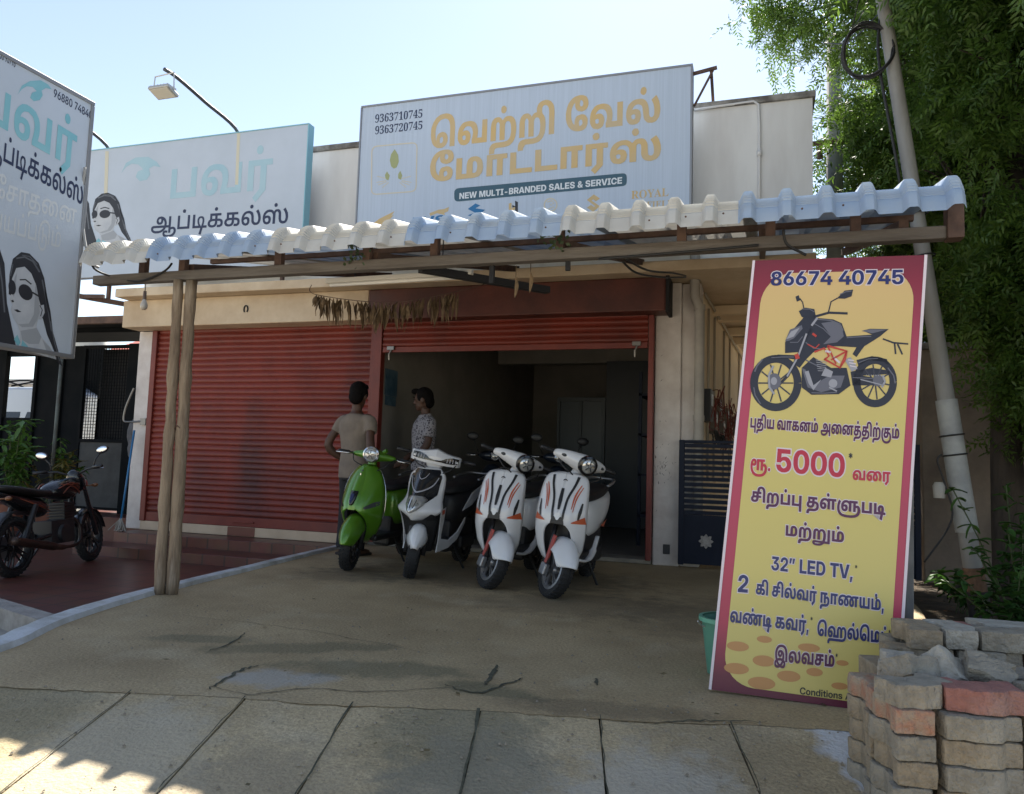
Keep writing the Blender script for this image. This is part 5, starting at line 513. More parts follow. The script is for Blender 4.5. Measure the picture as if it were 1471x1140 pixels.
# tiled forecourt and steps of the left shop
ZF = -.24
mb = MB(); fl = [unp(-260, 778, 2, ZF), unp(0, 862, 2, ZF), unp(95, 890, 2, ZF)]
FE = [(-13, -.9), (fl[1].x, fl[1].y), (fl[2].x, fl[2].y)]
poly = [(-13, -2.1)] + FE[1:] + [(-4.05, -4.0), (-4.3, -2.3), (-4.52, -.6), (-4.52, 1.2), (-13, 1.2)]
mb.add([(x, y, ZF) for x, y in poly], [tuple(range(len(poly)))]); mb.build('tiled_forecourt', M_tile, kind='structure')
M_edge = mat('cement_edge', (.34, .32, .29), .85, (.22, .2, .18), 5, bump=.4)
mb = MB(); ed = [Vector((-13, -2.1, 0)), fl[1].copy(), fl[2].copy(), Vector((-4.05, -4.0, 0))]
rows = []
for p in ed: rows.append([Vector((p.x, p.y - .16, -.6)), Vector((p.x, p.y - .15, ZF + .006)), Vector((p.x, p.y + .02, ZF + .008))])
mb.loft(rows, cap=False, closed=False); mb.build('forecourt_edge', M_edge, kind='structure')
mb = MB(); mb.add([(-13, -9, -.40), (-3.3, -9, -.52), (-3.55, -5.2, -.40), (-3.9, -3.9, -.38), (-13, -2.0, -.38)], [(0, 1, 2, 3, 4)]); mb.build('side_ground', mat('side_ground', (.34, .31, .27), .9, (.25, .225, .19), 4, bump=.4), kind='structure')
mb = MB(); mb.box((-7.72, -.42, -.3), (-4.5, 0.3, -.005)); mb.box((-7.9, -.86, -.3), (-4.5, -.42, -.125)); mb.box((-9.8, .35, -.3), (-8.0, 1.3, .09)); mb.build('tiled_steps', M_tile, kind='structure', bevel=.006)
mb = MB(); mb.add([(1.2, 6, -.05), (1.2, .3, -.05), (1.15, -1.6, -.05), (1.0, -3.2, -.05), (.95, -4.6, -.1), (1.3, -9, -.545), (14, -9, -.545), (14, 6, -.05)], [tuple(range(8))]); mb.build('bare_soil', M_soil, kind='structure')

# ================================================================== SHOP BUILDING
M_cream = mat('cream_plaster', (.62, .50, .35), .8, (.50, .38, .25), 2.2, bump=.12, bscale=30, col3=(.42, .31, .2), scale3=.9, mid3=(.58, .8))
M_white = mat('white_plaster', (.66, .66, .65), .85, (.55, .54, .53), 2.0, bump=.12, bscale=30, stretch=(1, 1, .25), col3=(.30, .28, .26), scale3=1.6, mid3=(.62, .85))
M_lilac = mat('limewashed_pillar', (.64, .60, .57), .85, (.50, .45, .42), 3, bump=.15)
M_red = mat('red_shutter_paint', (.20, .029, .016), .5, (.14, .021, .012), 1.4, bump=.08, bscale=60, col3=(.07, .02, .016), scale3=1.3, mid3=(.50, .74), stretch=(1, 1, .6))
M_redf = mat('red_frame_paint', (.18, .029, .018), .5, (.14, .022, .016), 3, bump=.1)
M_hood = mat('brown_hood_paint', (.13, .036, .024), .5, (.075, .024, .018), 2, bump=.1)
M_dark = mat('dark_void', (.012, .012, .014), .8)
M_int = mat('showroom_wall_paint', (.24, .225, .20), .8, (.20, .19, .17), 2)
M_plinth = mat('cream_tile', (.55, .43, .31), .4, (.45, .34, .24), 3)
M_stain = mat('parapet_mould', (.11, .10, .09), .9, (.30, .29, .27), 6)
sb = thing('shop_building', 'cream and white flat roofed shop building with two red roller shutters under the awning', 'building', (-4.0, 0, 0))
mb = MB(); mb.box((-7.95, .004, 3.12), (.5, .2, 4.86)); mb.box((.3, .21, 2.98), (.5, 8, 4.86)); mb.box((-7.95, .21, 3.12), (-7.75, 8, 4.86)); mb.build('upper_wall', M_white, sb)
mb = MB(); mb.box((-7.98, -.03, 4.86), (.53, .24, 4.93)); mb.box((.27, .25, 4.86), (.53, 8, 4.93)); mb.build('parapet_cap', M_stain, sb, bevel=.01)
mb = MB(); mb.box((-7.75, .21, 4.2), (.3, 8, 4.3)); mb.build('roof', M_white, sb)
mb = MB(); mb.box((-7.92, -.5, 2.98), (.5, .0, 3.09)); mb.box((-7.92, .003, 2.985), (.29, 8, 3.11)); mb.build('canopy_slab', M_cream, sb, bevel=.01)
mb = MB(); mb.box((-7.97, -.3, 2.62), (-4.36, 0, 2.977)); mb.build('lintel', M_cream, sb, bevel=.012)
mb = MB(); mb.box((-7.97, .01, 0), (-7.70, .35, 2.617)); mb.build('end_pillar', M_lilac, sb, bevel=.01)
mb = MB(); mb.box((-1.07, .0, 0), (-.80, .35, 2.977)); mb.box((-.80, .05, 0), (-.60, .33, 2.974)); mb.build('pillar', M_lilac, sb, bevel=.012)
# chipped paint marks on the pillar
mb = MB(); r = random.Random(11)
for k in range(46):
    x = -.98 + r.gauss(0, .045); z = .98 + r.gauss(0, .11) if k < 34 else r.uniform(.5, 2.2); x = min(-.83, max(-1.05, x)); t = r.uniform(-1, 1.2); l = r.uniform(.012, .04); wv = r.uniform(.002, .005)
    dx, dz = l * math.sin(t), l * math.cos(t)
    mb.add([(x, -.003, z), (x + wv, -.003, z), (x + dx + wv * .4, -.003, z + dz), (x + dx * .5 - wv * .6, -.003, z + dz * .5)], [(0, 1, 2, 3)])
mb.build('peeling_paint', M_dark, sb)
mb = MB(); mb.box((-.96, -.012, .12), (-.89, 0.001, .22)); mb.build('socket_box', mat('dark_plastic', (.03, .03, .033), .5), sb, bevel=.004)
mb = MB(); mb.box((-7.70, -.03, 0), (-4.43, .02, .115)); mb.build('plinth', M_plinth, sb, bevel=.004)
mb = MB(); mb.box((-6.33, -.034, .004), (-5.93, -.03, .112)); mb.build('plinth_inset', mat('brown_tile', (.17, .065, .045), .4), sb)
mb = MB(); mb.box((-4.3, -.02, 0.004), (-1.08, .25, .05)); mb.build('threshold', mat('threshold_cement', (.30, .27, .22), .8, (.2, .18, .15), 5), sb, bevel=.01)
# roller shutters: curved slats
def slats(mb, x0, x1, z0, z1, n, y=0.0, dep=.018):
    P = []; hgt = (z1 - z0) / n
    for i in range(n):
        for t, d in ((0, .1), (.07, .0), (.2, .62), (.38, .95), (.55, 1.), (.75, .8), (.9, .42)): P.append((z0 + (i + t) * hgt, y - dep * d))
    P.append((z1, y)); ns = 12; xs = [x0 + (x1 - x0) * k / ns for k in range(ns + 1)]; rr = random.Random(int(z0 * 100 + n))
    # a worn curtain: it bows a little between its guides
    rows = [[(x, yy + .006 * math.sin(3 * x + zz * 2.1) + .003 * math.sin(9 * x + 5 * zz), zz + .002 * math.sin(4 * x + zz * 9)) for x in xs] for zz, yy in P]
    mb.loft([[Vector(p) for p in r] for r in rows], cap=False, closed=False)
mb = MB(); slats(mb, -7.62, -4.42, .235, 2.64, 33, -.002); s1 = mb.build('roller_shutter', M_red, sb, smooth=True, angle=50)
s1['label'] = 'closed roller shutter'
mb = MB(); mb.box((-7.62, -.028, .117), (-4.42, -.004, .233)); mb.build('bottom_rail', M_redf, s1, bevel=.005)
mb = MB(); mb.box((-6.25, -.045, .165), (-5.95, -.028, .185)); mb.build('pull_handle', M_redf, s1, bevel=.004)
for x0, x1 in ((-7.70, -7.62), (-4.44, -4.385)):
    mb = MB(); mb.box((x0, -.05, .117), (x1, -.001, 2.617)); mb.build('guide_rail', M_redf, s1, bevel=.006)
mb = MB(); slats(mb, -4.26, -1.14, 2.33, 2.66, 5, -.06); s2 = mb.build('roller_shutter', M_red, sb, smooth=True, angle=50)
s2['label'] = 'roller shutter rolled almost fully up'
mb = MB(); mb.box((-4.26, -.088, 2.265), (-1.14, -.06, 2.33)); mb.build('bottom_rail', M_redf, s2, bevel=.005)
for x0, x1 in ((-4.375, -4.27), (-1.13, -1.075)):
    mb = MB(); mb.box((x0, -.10, .05), (x1, -.001, 2.617)); mb.build('guide_rail', M_redf, s2, bevel=.006)
for x in (-4.16, -1.27):
    mb = MB(); mb.tube([(x + .03, -.10, 2.31), (x, -.11, 2.24), (x, -.10, 2.17)], .012, 8); mb.box((x - .03, -.115, 2.29), (x + .06, -.088, 2.335)); mb.build('lock_hasp', mat('dull_steel', (.22, .21, .2), .4, metal=.8), s2, bevel=.003)
mb = MB(); mb.box((-4.36, -.3, 2.62), (-.93, -.001, 2.977)); mb.build('shutter_hood', M_hood, sb, bevel=.015)
mb = MB(); mb.box((-.93, -.33, 2.60), (-.895, .0, 2.977)); mb.build('hood_bracket', M_dark, sb)
# interior of the showroom
mb = MB(); mb.box((-4.42, .05, 0), (-4.30, 6.4, 2.98)); mb.box((-4.42, 6.4, 0), (-.7, 6.5, 2.98)); mb.box((-1.07, .36, 0), (-.97, 6.4, 2.98)); mb.build('showroom_wall', M_int, sb)
mb = MB(); mb.box((-7.7, .3, 0), (-4.43, .36, 2.97)); mb.build('back_panel', M_dark, sb)
mb = MB(); mb.add([(-4.3, .25, .045), (-1.07, .25, .045), (-1.07, 6.4, .045), (-4.3, 6.4, .045)], [(0, 1, 2, 3)]); mb.build('showroom_floor', mat('floor_tile', (.20, .18, .16), .3, (.16, .14, .125), 3), sb)
mb = MB(); mb.box((-2.37, 4.0, .05), (-1.08, 4.1, 2.7)); mb.build('dark_partition', mat('partition_navy', (.012, .02, .028), .5), sb)
for y in (1.9, 4.2):
    mb = MB(); mb.box((-4.3, y, 2.70), (-1.07, y + .22, 2.978)); mb.build('ceiling_beam', M_int, sb, bevel=.01)
M_glass = mat('blue_glass', (.008, .024, .036), .4); M_alu = mat('aluminium', (.35, .36, .37), .4, metal=.7); M_pfr = mat('partition_frame', (.045, .06, .07), .5)
mb = MB(); mb.box((-3.15, 4.0, .05), (-2.40, 4.03, 2.05)); pt = mb.build('glazed_partition', M_glass, sb)
mb = MB()
for x in (-3.17, -2.80, -2.42): mb.box((x, 3.97, .05), (x + .045, 4.06, 2.07))
mb.box((-3.17, 3.968, 2.05), (-2.37, 4.062, 2.11)); mb.box((-3.17, 3.972, .92), (-2.37, 4.058, .97)); mb.build('frame', M_pfr, pt, bevel=.003)
# alley side: wall, ceiling, far end
M_alley = mat('alley_plaster', (.80, .66, .46), .8, (.72, .57, .38), 1.5, bump=.1)
ad = Vector((.070, .9975, 0)); ao = Vector((-.62, .34, 0))
def AW(d, z, off=0): return ao + ad * d + Vector((off * ad.y, -off * ad.x, z))
mb = MB(); mb.add([AW(0, 0), AW(6.5, 0), AW(6.5, 2.975), AW(0, 2.975)], [(0, 1, 2, 3)]); mb.add([AW(6.5, 0), Vector((1.56, 6.8, 0)), Vector((1.56, 6.8, 2.975)), AW(6.5, 2.975)], [(0, 1, 2, 3)]); mb.build('alley_wall', M_alley, sb)
for d in (.9, 1.35, 2.4, 3.2, 4.9):
    mb = MB(); mb.box((AW(d, 0).x + .001, AW(d, 0).y, 2.87), (1.5, AW(d, 0).y + .12, 2.977)); mb.build('alley_beam', M_alley, sb, bevel=.008)
mb = MB()
for d in (.42, .95, 1.9, 2.6, 3.9): mb.tube([AW(d, .9, .022), AW(d, 2.84, .022)], .014, 8)
mb.tube([AW(.05, 2.93, .03), AW(5.5, 2.8, .03)], .016, 8)
mb.tube([AW(4.8, 2.6, .02), AW(5.1, 2.1, .02), AW(5.6, 1.8, .02)], .02, 8); mb.build('conduit', mat('conduit_pvc', (.42, .36, .28), .6), sb, smooth=True)
mb = MB(); dp = bez([(-.66, -.06, 3.3), (-.66, -.06, 2.95), (-.655, -.05, 2.8), (-.62, -.04, 2.7), (-.61, -.03, 2.55), (-.61, -.03, 1.35), (-.61, -.03, .05)], 5); mb.tube(dp, .052, 14)
for z in (2.98, 2.66, 1.5): mb.tube([(-.66 if z > 2.8 else -.612, -.055 if z > 2.8 else -.03, z), (-.66 if z > 2.8 else -.612, -.055 if z > 2.8 else -.03, z + .06)], .06, 14)
mb.build('drain_pipe', mat('drain_pvc', (.40, .37, .33), .5, (.30, .28, .25), 3), sb, smooth=True, angle=50)
mb = MB(); mb.tube([(-.69, -.02, 4.86), (-.40, -.02, 4.87), (-.08, -.02, 4.88), (-.03, -.02, 4.84), (-.02, -.02, 4.6), (-.02, -.02, 4.3), (-.02, -.02, 3.12)], .014, 8); mb.tube([(-.02, -.025, 4.28), (-.02, -.025, 4.34)], .024, 8); mb.build('conduit', mat('white_pvc', (.6, .6, .6), .5), sb, smooth=True)
mb = MB(); mb.tube(ellp3 if False else [(-6.05 + .028 * math.cos(a), -.306, 2.80 + .045 * math.sin(a)) for a in [R_(-50 + 280 * k / 12) for k in range(13)]], .009, 6); mb.build('iron_hook', M_dark, sb)
mb = MB(); mb.tube(bez([(-7.97, -.02, 1.85), (-8.06, -.04, 1.6), (-8.08, -.04, 1.42), (-7.98, -.03, 1.40), (-7.80, -.02, 1.41)], 6), .012, 8); mb.box((-7.82, -.03, 1.36), (-7.73, .012, 1.45)); mb.build('bracket', mat('dull_steel', 0), sb, smooth=True, angle=40)

# electricity meters, wires
M_met = mat('meter_grey', (.10, .085, .07), .6, (.19, .15, .11), 8)
M_metd = mat('meter_black', (.02, .02, .022), .5); M_wire = mat('red_wire', (.18, .035, .025), .6); M_cable = mat('black_cable', (.012, .012, .013), .55)
def meter(d, z, w_, h_, col, label):
    t = thing('electricity_meter', label, 'meter', tuple(AW(d, z)), group='electricity meters on the alley wall')
    mb = MB(); p = [AW(d, z, .004), AW(d + w_, z, .004), AW(d + w_, z + h_, .004), AW(d, z + h_, .004)]; mb.prism(p, Vector((ad.y, -ad.x, 0)) * .085); mb.build('case', col, t, bevel=.006)
    mb = MB(); p = [AW(d + w_ * .2, z + h_ * .5, .091), AW(d + w_ * .8, z + h_ * .5, .091), AW(d + w_ * .8, z + h_ * .85, .091), AW(d + w_ * .2, z + h_ * .85, .091)]; mb.prism(p, Vector((ad.y, -ad.x, 0)) * .004); mb.build('window', M_alu, t)
    return t
meter(.12, 1.53, .26, .36, M_metd, 'big black electricity meter box nearest the drain pipe')
rr = random.Random(5); MD = [(.55, 1.42, 'upper'), (.95, 1.60, ''), (1.3, 1.36, ''), (1.75, 1.55, ''), (2.2, 1.38, ''), (2.7, 1.5, '')]
ML = ['brown meter box beside the black meter box on the alley wall', 'topmost small meter box in the tangle on the alley wall', 'low meter box in the middle of the wire tangle', 'meter box fourth along the alley wall', 'low meter box near the far end of the wire tangle', 'farthest meter box in the tangle on the alley wall']
for (d, z, _), lb in zip(MD, ML): meter(d, z, .22, .26, M_met, lb)
t = thing('meter_wires', 'tangle of red wires between the electricity meters', 'wires', tuple(AW(1.2, 1.5)))
for k in range(34):
    d = rr.uniform(.3, 2.9); z = rr.uniform(1.3, 1.85); p = [AW(d, z, .1)]
    for q in range(3): p.append(AW(d + rr.uniform(-.25, .25), z + rr.uniform(-.25, .2), rr.uniform(.05, .16)))
    mb = MB(); mb.tube(bez(p, 5), rr.uniform(.004, .008), 5); mb.build('wire', M_wire, t, smooth=True)
t = thing('loose_cable', 'loops of black cable hanging under the meters above the gate', 'cable', tuple(AW(.8, 1.4)))
for k in range(9):
    d = rr.uniform(.3, 1.3); p = [AW(d, 1.45, .1), AW(d + rr.uniform(-.2, .2), 1.33, .14), AW(d + rr.uniform(-.3, .3), 1.28, .12), AW(d + rr.uniform(-.2, .3), 1.4, .1)]; mb = MB(); mb.tube(bez(p, 5), .007, 5); mb.build('loop', M_cable, t, smooth=True)

# blue gate across the alley
M_navy = mat('navy_gate_paint', (.006, .010, .024), .55, (.010, .015, .03), 4, spec=.2)
gt = thing('slatted_gate', 'dark blue metal gate with open slats and a pale flower emblem', 'gate', (-.79, 0, .04))
mb = MB(); mb.box((-.795, -.03, .04), (-.74, .02, 1.30)); mb.box((1.37, -.03, .04), (1.42, .02, 1.30)); mb.box((-.74, -.028, 1.27), (1.37, .018, 1.299)); mb.box((.03, -.03, .041), (.08, .02, 1.27)); mb.build('frame', M_navy, gt, bevel=.004)
mb = MB(); mb.box((-.74, -.012, .05), (1.37, .0, .545)); mb.build('lower_panel', M_navy, gt)
mb = MB()
for k in range(13):
    z = .548 + k * .0565; mb.box((-.74, -.022, z), (1.37, .008, z + .038))
mb.build('slats', M_navy, gt, bevel=.003)
for cx in (-.52, .47):
    mb = MB(); pts = []
    for i in range(32):
        a = 2 * math.pi * i / 32; q = .062 + .012 * math.cos(8 * a); pts.append((cx + q * math.cos(a), -.013, .285 + q * math.sin(a)))
    mb.prism(pts, (0, -.006, 0)); mb.build('flower_emblem', mat('emblem_silver', (.33, .31, .29), .45, (.22, .2, .19), 25), gt)

gt.location.y -= .11
# compound wall on the right
cw = thing('compound_wall', 'grey brown plastered wall behind the leaning pole and tree', 'wall', (2, .55, 0))
mb = MB(); mb.box((1.56, .55, -.2), (9, .75, 2.3)); mb.box((1.56, .751, -.2), (1.75, 6.0, 2.3)); mb.build('plaster', mat('grey_plaster', (.23, .185, .145), .9, (.15, .12, .095), 2, bump=.2, col3=(.09, .075, .06), scale3=1.2), cw, bevel=.015)
mb = MB(); mb.box((1.53, .52, 2.3), (9, .78, 2.37)); mb.build('coping', M_stain, cw, bevel=.01)
# ================================================================== AWNING
M_shw = mat('white_roof_sheet', (.57, .57, .54), .6, (.47, .46, .43), 3, col3=(.36, .33, .28), scale3=5, mid3=(.6, .85), bump=.06, bscale=20, trans=.12)
M_shb = mat('blue_roof_sheet', (.30, .40, .55), .6, (.38, .46, .56), 3, col3=(.30, .31, .32), scale3=5, mid3=(.6, .85), bump=.06, bscale=20, trans=.12)
M_beam = mat('weathered_beam', (.16, .145, .13), .8, (.09, .075, .065), 5, bump=.3, stretch=(.3, 3, 3))
M_rust = mat('rusty_steel', (.12, .07, .05), .75, (.06, .035, .028), 7, bump=.2)
aw = thing('awning', 'corrugated roof awning of white and blue sheets over the shop fronts', 'awning', (-2, -2, 2.3))
PITCH = .2
def awn_path():
    P = []; Y0, Z0_, Y1, Z1 = -.36, 3.19, -3.80, 2.50; sl = math.atan2(Z0_ - Z1, Y0 - Y1)
    for k in range(8): t = k / 8; P.append((Y0 + (Y1 - Y0) * t, Z0_ + (Z1 - Z0_) * t, sl, 0))
    rad = .125; a0 = sl; a1 = R_(72); n = 72; y, z = Y1, Z1; arc = (a1 - a0) * rad / n
    for k in range(n + 1):
        t = k / n; a = a0 + (a1 - a0) * t
        P.append((y, z, a, -abs(math.sin(t * 8 * math.pi)) ** .7 * .010 * min(1, 8 * t, 8 * (1 - t) + .1)))
        y -= math.cos(a) * arc; z -= math.sin(a) * arc
    for k in (.4, 1): P.append((y - math.cos(a1) * .085 * k, z - math.sin(a1) * .085 * k, a1, 0))
    return P
AP = awn_path()
def prof(u):
    """height of the sheet over one pitch (0..1): a broad rounded rib, and a pan"""
    return interp([(0, 0), (.03, 0), (.12, .038), (.16, .046), (.34, .046), (.38, .038), (.47, 0), (1, 0)], u)
US = [0, .03, .055, .08, .10, .12, .16, .23, .34, .38, .40, .42, .445, .47, .52, .60, .70, .80, .90]
def sheet(x0, n, m, lift):
    mb = MB(); cols = [(x0 + (i + u) * PITCH, prof(u)) for i in range(n) for u in US] + [(x0 + n * PITCH, 0)]
    if lift >= 0: cols += [(x0 + (n + u) * PITCH, prof(u)) for u in US[1:14]]
    rows = []
    for y, z, a, rp_ in AP:
        nx, nz = -math.sin(a), math.cos(a); rows.append([Vector((x, y + nx * (h + rp_ + lift), z + nz * (h + rp_ + lift))) for x, h in cols])
    mb.loft(rows, cap=False, closed=False)
    return mb.build('roof_sheet', m, aw, smooth=True, angle=28)
xs = -4.72; q = [(3, 'w'), (5, 'b'), (5, 'w'), (5, 'b'), (5, 'w')]
for i, (n, c) in enumerate(q):
    sheet(xs, n, M_shw if c == 'w' else M_shb, .0015 * i); xs += n * PITCH
sheet(xs, 5, M_shb, .0075); XE = xs + 5.47 * PITCH
mb = MB(); rs_ = random.Random(6)
for i in range(29):
    if rs_.random() < .45: x = -4.72 + (i + .62) * PITCH; mb.ell((x, -3.952, 2.385 + rs_.uniform(-.006, .006)), (.006, .006, .006), 8)
mb.build('screws', M_rust, aw)
mb = MB(); mb.box((-4.90, -3.64, 2.275), (XE - .03, -3.56, 2.345)); mb.build('front_beam', M_beam, aw, bevel=.006)
mb = MB(); mb.box((XE - .03, -3.66, 2.27), (XE + .05, -3.56, 2.50)); mb.build('corner_post', M_rust, aw, bevel=.004)
for y, z in [(y, 2.50 + (y + 3.80) * .2005) for y in (-3.45, -2.55, -1.6, -.75)]:
    mb = MB(); mb.box((-4.72, y - .02, z - .04), (XE, y + .02, z + .0)); mb.build('purlin', M_rust, aw, bevel=.003)
for i, x in enumerate((-4.45, -4.08, -3.25, -2.55, -2.05, -1.20, -.45, .05, .5)):
    mb = MB(); mb.bar((x, -3.60, 2.347), (x, -3.60, 2.478), .055, .05); mb.build('strut', M_rust, aw, bevel=.003)
for x in (-4.08, -2.55, -1.2, -.02, .72):
    mb = MB(); mb.bar((x + .03, -3.56, 2.38), (x + .03, -.38, 3.11), .05, .06); mb.build('rafter', M_rust, aw)
mb = MB(); mb.bar((-2.2, -3.5, 2.30), (-1.55, -2.6, 2.33), .06, .05); mb.bar((-1.66, -3.56, 2.36), (-1.66, -3.56, 2.16), .03, .03); mb.bar((-1.15, -3.58, 2.30), (-1.15, -3.58, 2.215), .03, .02); mb.build('hanger', M_dark, aw)
# wires and creeper wound along the beam
t = thing('loose_wires', 'thin black wires looped along the front beam of the awning', 'wires', (-2, -3.6, 2.3))
for pts in ([(130, 360, -3.9), (135, 385, -3.75), (165, 398, -3.62), (200, 404, -3.66), (235, 390, -3.66), (247, 378, -3.62)], [(860, 372, -3.66), (980, 362, -3.66), (1090, 352, -3.66)], [(895, 376, -3.3), (915, 392, -3.0), (950, 398, -2.4), (985, 398, -1.6)], [(900, 372, -3.3), (930, 388, -2.9), (965, 392, -2.2), (985, 396, -1.4)], [(1125, 330, -3.7), (1130, 350, -3.68), (1150, 362, -3.66), (1158, 366, -3.66)]):
    mb = MB(); mb.tube(bez([unp(a, b, 1, y) for a, b, y in pts], 6), .008, 5); mb.build('wire', M_cable, t, smooth=True)
M_leaf = mat('creeper_leaf', (.02, .05, .015), .6, (.05, .07, .03), 20)
for cx, cz, lb in ((-2.62, 2.40, 'small green creeper tuft near the middle of the awning beam'), (-1.22, 2.42, 'small green creeper tuft right of the tube light on the awning beam')):
    mb = MB(); r = random.Random(int(cx * -100))
    for k in range(40):
        p = Vector((cx + r.gauss(0, .05), -3.68 + r.gauss(0, .03), cz + r.gauss(0, .055))); a = Vector((r.uniform(-1, 1), r.uniform(-1, 1), r.uniform(-1, .3))).normalized() * .035; b = a.cross(Vector((r.uniform(-1, 1), 1, .3))).normalized() * .012
        mb.add([p, p + a * .5 + b, p + a, p + a * .5 - b], [(0, 1, 2, 3)])
    tag(mb.build('creeper', M_leaf), lb, 'creeper')
# wooden posts
M_wood = mat('weathered_wood', (.27, .205, .14), .85, (.13, .09, .06), 3.5, bump=.6, bscale=22, stretch=(4, 4, .55), col3=(.36, .30, .23), scale3=4, mid3=(.55, .75))
for i, (bx, by, tx, r0, lb) in enumerate(((-4.055, -3.645, -4.075, .037, 'thinner weathered wooden pole, left of the bound pair under the awning'), (-3.985, -3.60, -4.00, .042, 'thicker weathered wooden pole, right of the bound pair under the awning'))):
    r = random.Random(i + 40); mb = MB(); pts = []; rs = []
    for k in range(23):
        t = k / 22; pts.append((bx + (tx - bx) * t + r.uniform(-.004, .004), by + r.uniform(-.004, .004), t * 2.27)); rs.append(r0 * (1.04 - .12 * t) + r.uniform(-.0025, .0025) + (.006 if k in (6, 11, 15) else 0))
    mb.tube(pts, rs, 14); t = thing('wooden_pole', lb, 'pole', (bx, by, 0), group='wooden poles under the awning'); mb.build('shaft', M_wood, t, smooth=True)
    if i == 1:
        mb = MB(); mb.tube([(-4.0 + .045 * math.cos(a), -3.6 + .046 * math.sin(a), 1.18 + .02 * math.sin(3 * a)) for a in [2 * math.pi * k / 16 for k in range(17)]], .004, 5); mb.build('binding_wire', M_rust, t)
# tube light
t = thing('tube_light', 'long white tube light fitting hung under the awning beam', 'light', (-2.3, -3.2, 2.28))
a, b = unp(470, 404, 1, -3.2), unp(679, 391, 1, -3.2); mb = MB(); mb.bar(a, b, .045, .035); mb.build('housing', mat('white_metal', (.62, .60, .55), .5), t, bevel=.004)
mb = MB(); mb.tube([a + Vector((.03, 0, -.03)), b + Vector((-.03, 0, -.03))], .014, 10); mb.build('tube', mat('frosted_tube', (.75, .74, .7), .3), t, smooth=True)
mb = MB(); mb.bar(a.lerp(b, .2), a.lerp(b, .2) + Vector((0, 0, .28)), .006, .006); mb.bar(a.lerp(b, .8), a.lerp(b, .8) + Vector((0, 0, .28)), .006, .006); mb.build('hanging_wire', M_cable, t)
# bulb
p = unp(207, 437, 1, -1.0); t = thing('light_bulb', 'clear hanging light bulb in front of the left end of the lintel', 'bulb', tuple(p))
mb = MB(); mb.tube([p + Vector((0, 0, .14)), p + Vector((.005, 0, .36))], .005, 5); mb.build('flex', M_cable, t)
mb = MB(); mb.lathe([(.0, .16), (.018, .16), (.021, .08), (.021, .06)], p, (0, 0, 1), 12); mb.build('holder', mat('brown_bakelite', (.10, .06, .035), .4), t, smooth=True)
mb = MB(); mb.lathe([(.018, .06), (.03, .03), (.042, -.01), (.038, -.045), (.02, -.062), (0.001, -.066)], p, (0, 0, 1), 16); mb.build('glass', mat('bulb_glass', (.42, .38, .32), .08), t, smooth=True)
# dried leaf garland
M_dry = mat('dried_leaf', (.21, .145, .08), .85, (.11, .075, .045), 14)
t = thing('leaf_garland', 'string of dried mango leaves hanging across the shop entrance', 'garland', (-3.8, -1.16, 2.8)); r = random.Random(21)
ga, gb, gm = unp(455, 423, 1, -1.17), unp(662, 417, 1, -1.17), unp(560, 434, 1, -1.17)
st = bez([ga + Vector((-.1, .04, .12)), ga, gm, gb, gb + Vector((.35, .1, .12))], 20); mb = MB(); mb.tube(st, .004, 5); mb.build('string', M_rust, t)
mb = MB()
for k in range(165):
    f = r.uniform(.0, 1); i = 20 + f * 40; p = Vector(st[int(i)]); ln = (.26 if f > .12 else .12 + f) * r.uniform(.35, 1.25); tw = r.uniform(0, 3.14); wd = r.uniform(.012, .022); lean = Vector((r.gauss(0, .03), r.gauss(0, .03), 0)); a = Vector((math.cos(tw), math.sin(tw), 0)); dropz = r.uniform(0, .03)
    curl = Vector((-a.y, a.x, 0)) * r.uniform(-.03, .03); rows = []
    for q in range(5):
        s_ = q / 4; c = p + lean * s_ + curl * math.sin(s_ * 3) + Vector((0, 0, -dropz - ln * s_)); ww = wd * [.25, .9, 1, .7, .08][q]; rows.append([c - a * ww, c + curl * .25, c + a * ww])
    mb.loft(rows, cap=False, closed=False)
mb.build('leaves', M_dry, t, kind='stuff')
for (x, y), lb in (((762, 395), 'single dried leaf dangling under the awning beam, right of the garland'), ((741, 402), 'thin curled dried leaf dangling beside the hanger, right of the garland')):
    p = unp(x, y, 1, -3.3); mb = MB(); rows = []
    for q in range(6):
        s_ = q / 5; c = p + Vector((.006 * math.sin(4 * s_), 0, .02 - .14 * s_)); ww = [.004, .010, .014, .012, .008, .002][q]; rows.append([c + Vector((-ww, .004, 0)), c, c + Vector((ww, .006, 0))])
    mb.loft(rows, cap=False, closed=False); mb.tube([p + Vector((0, 0, .02)), p + Vector((0, .0, .1))], .003, 4); tag(mb.build('dangling_leaf', M_dry), lb, 'leaf')

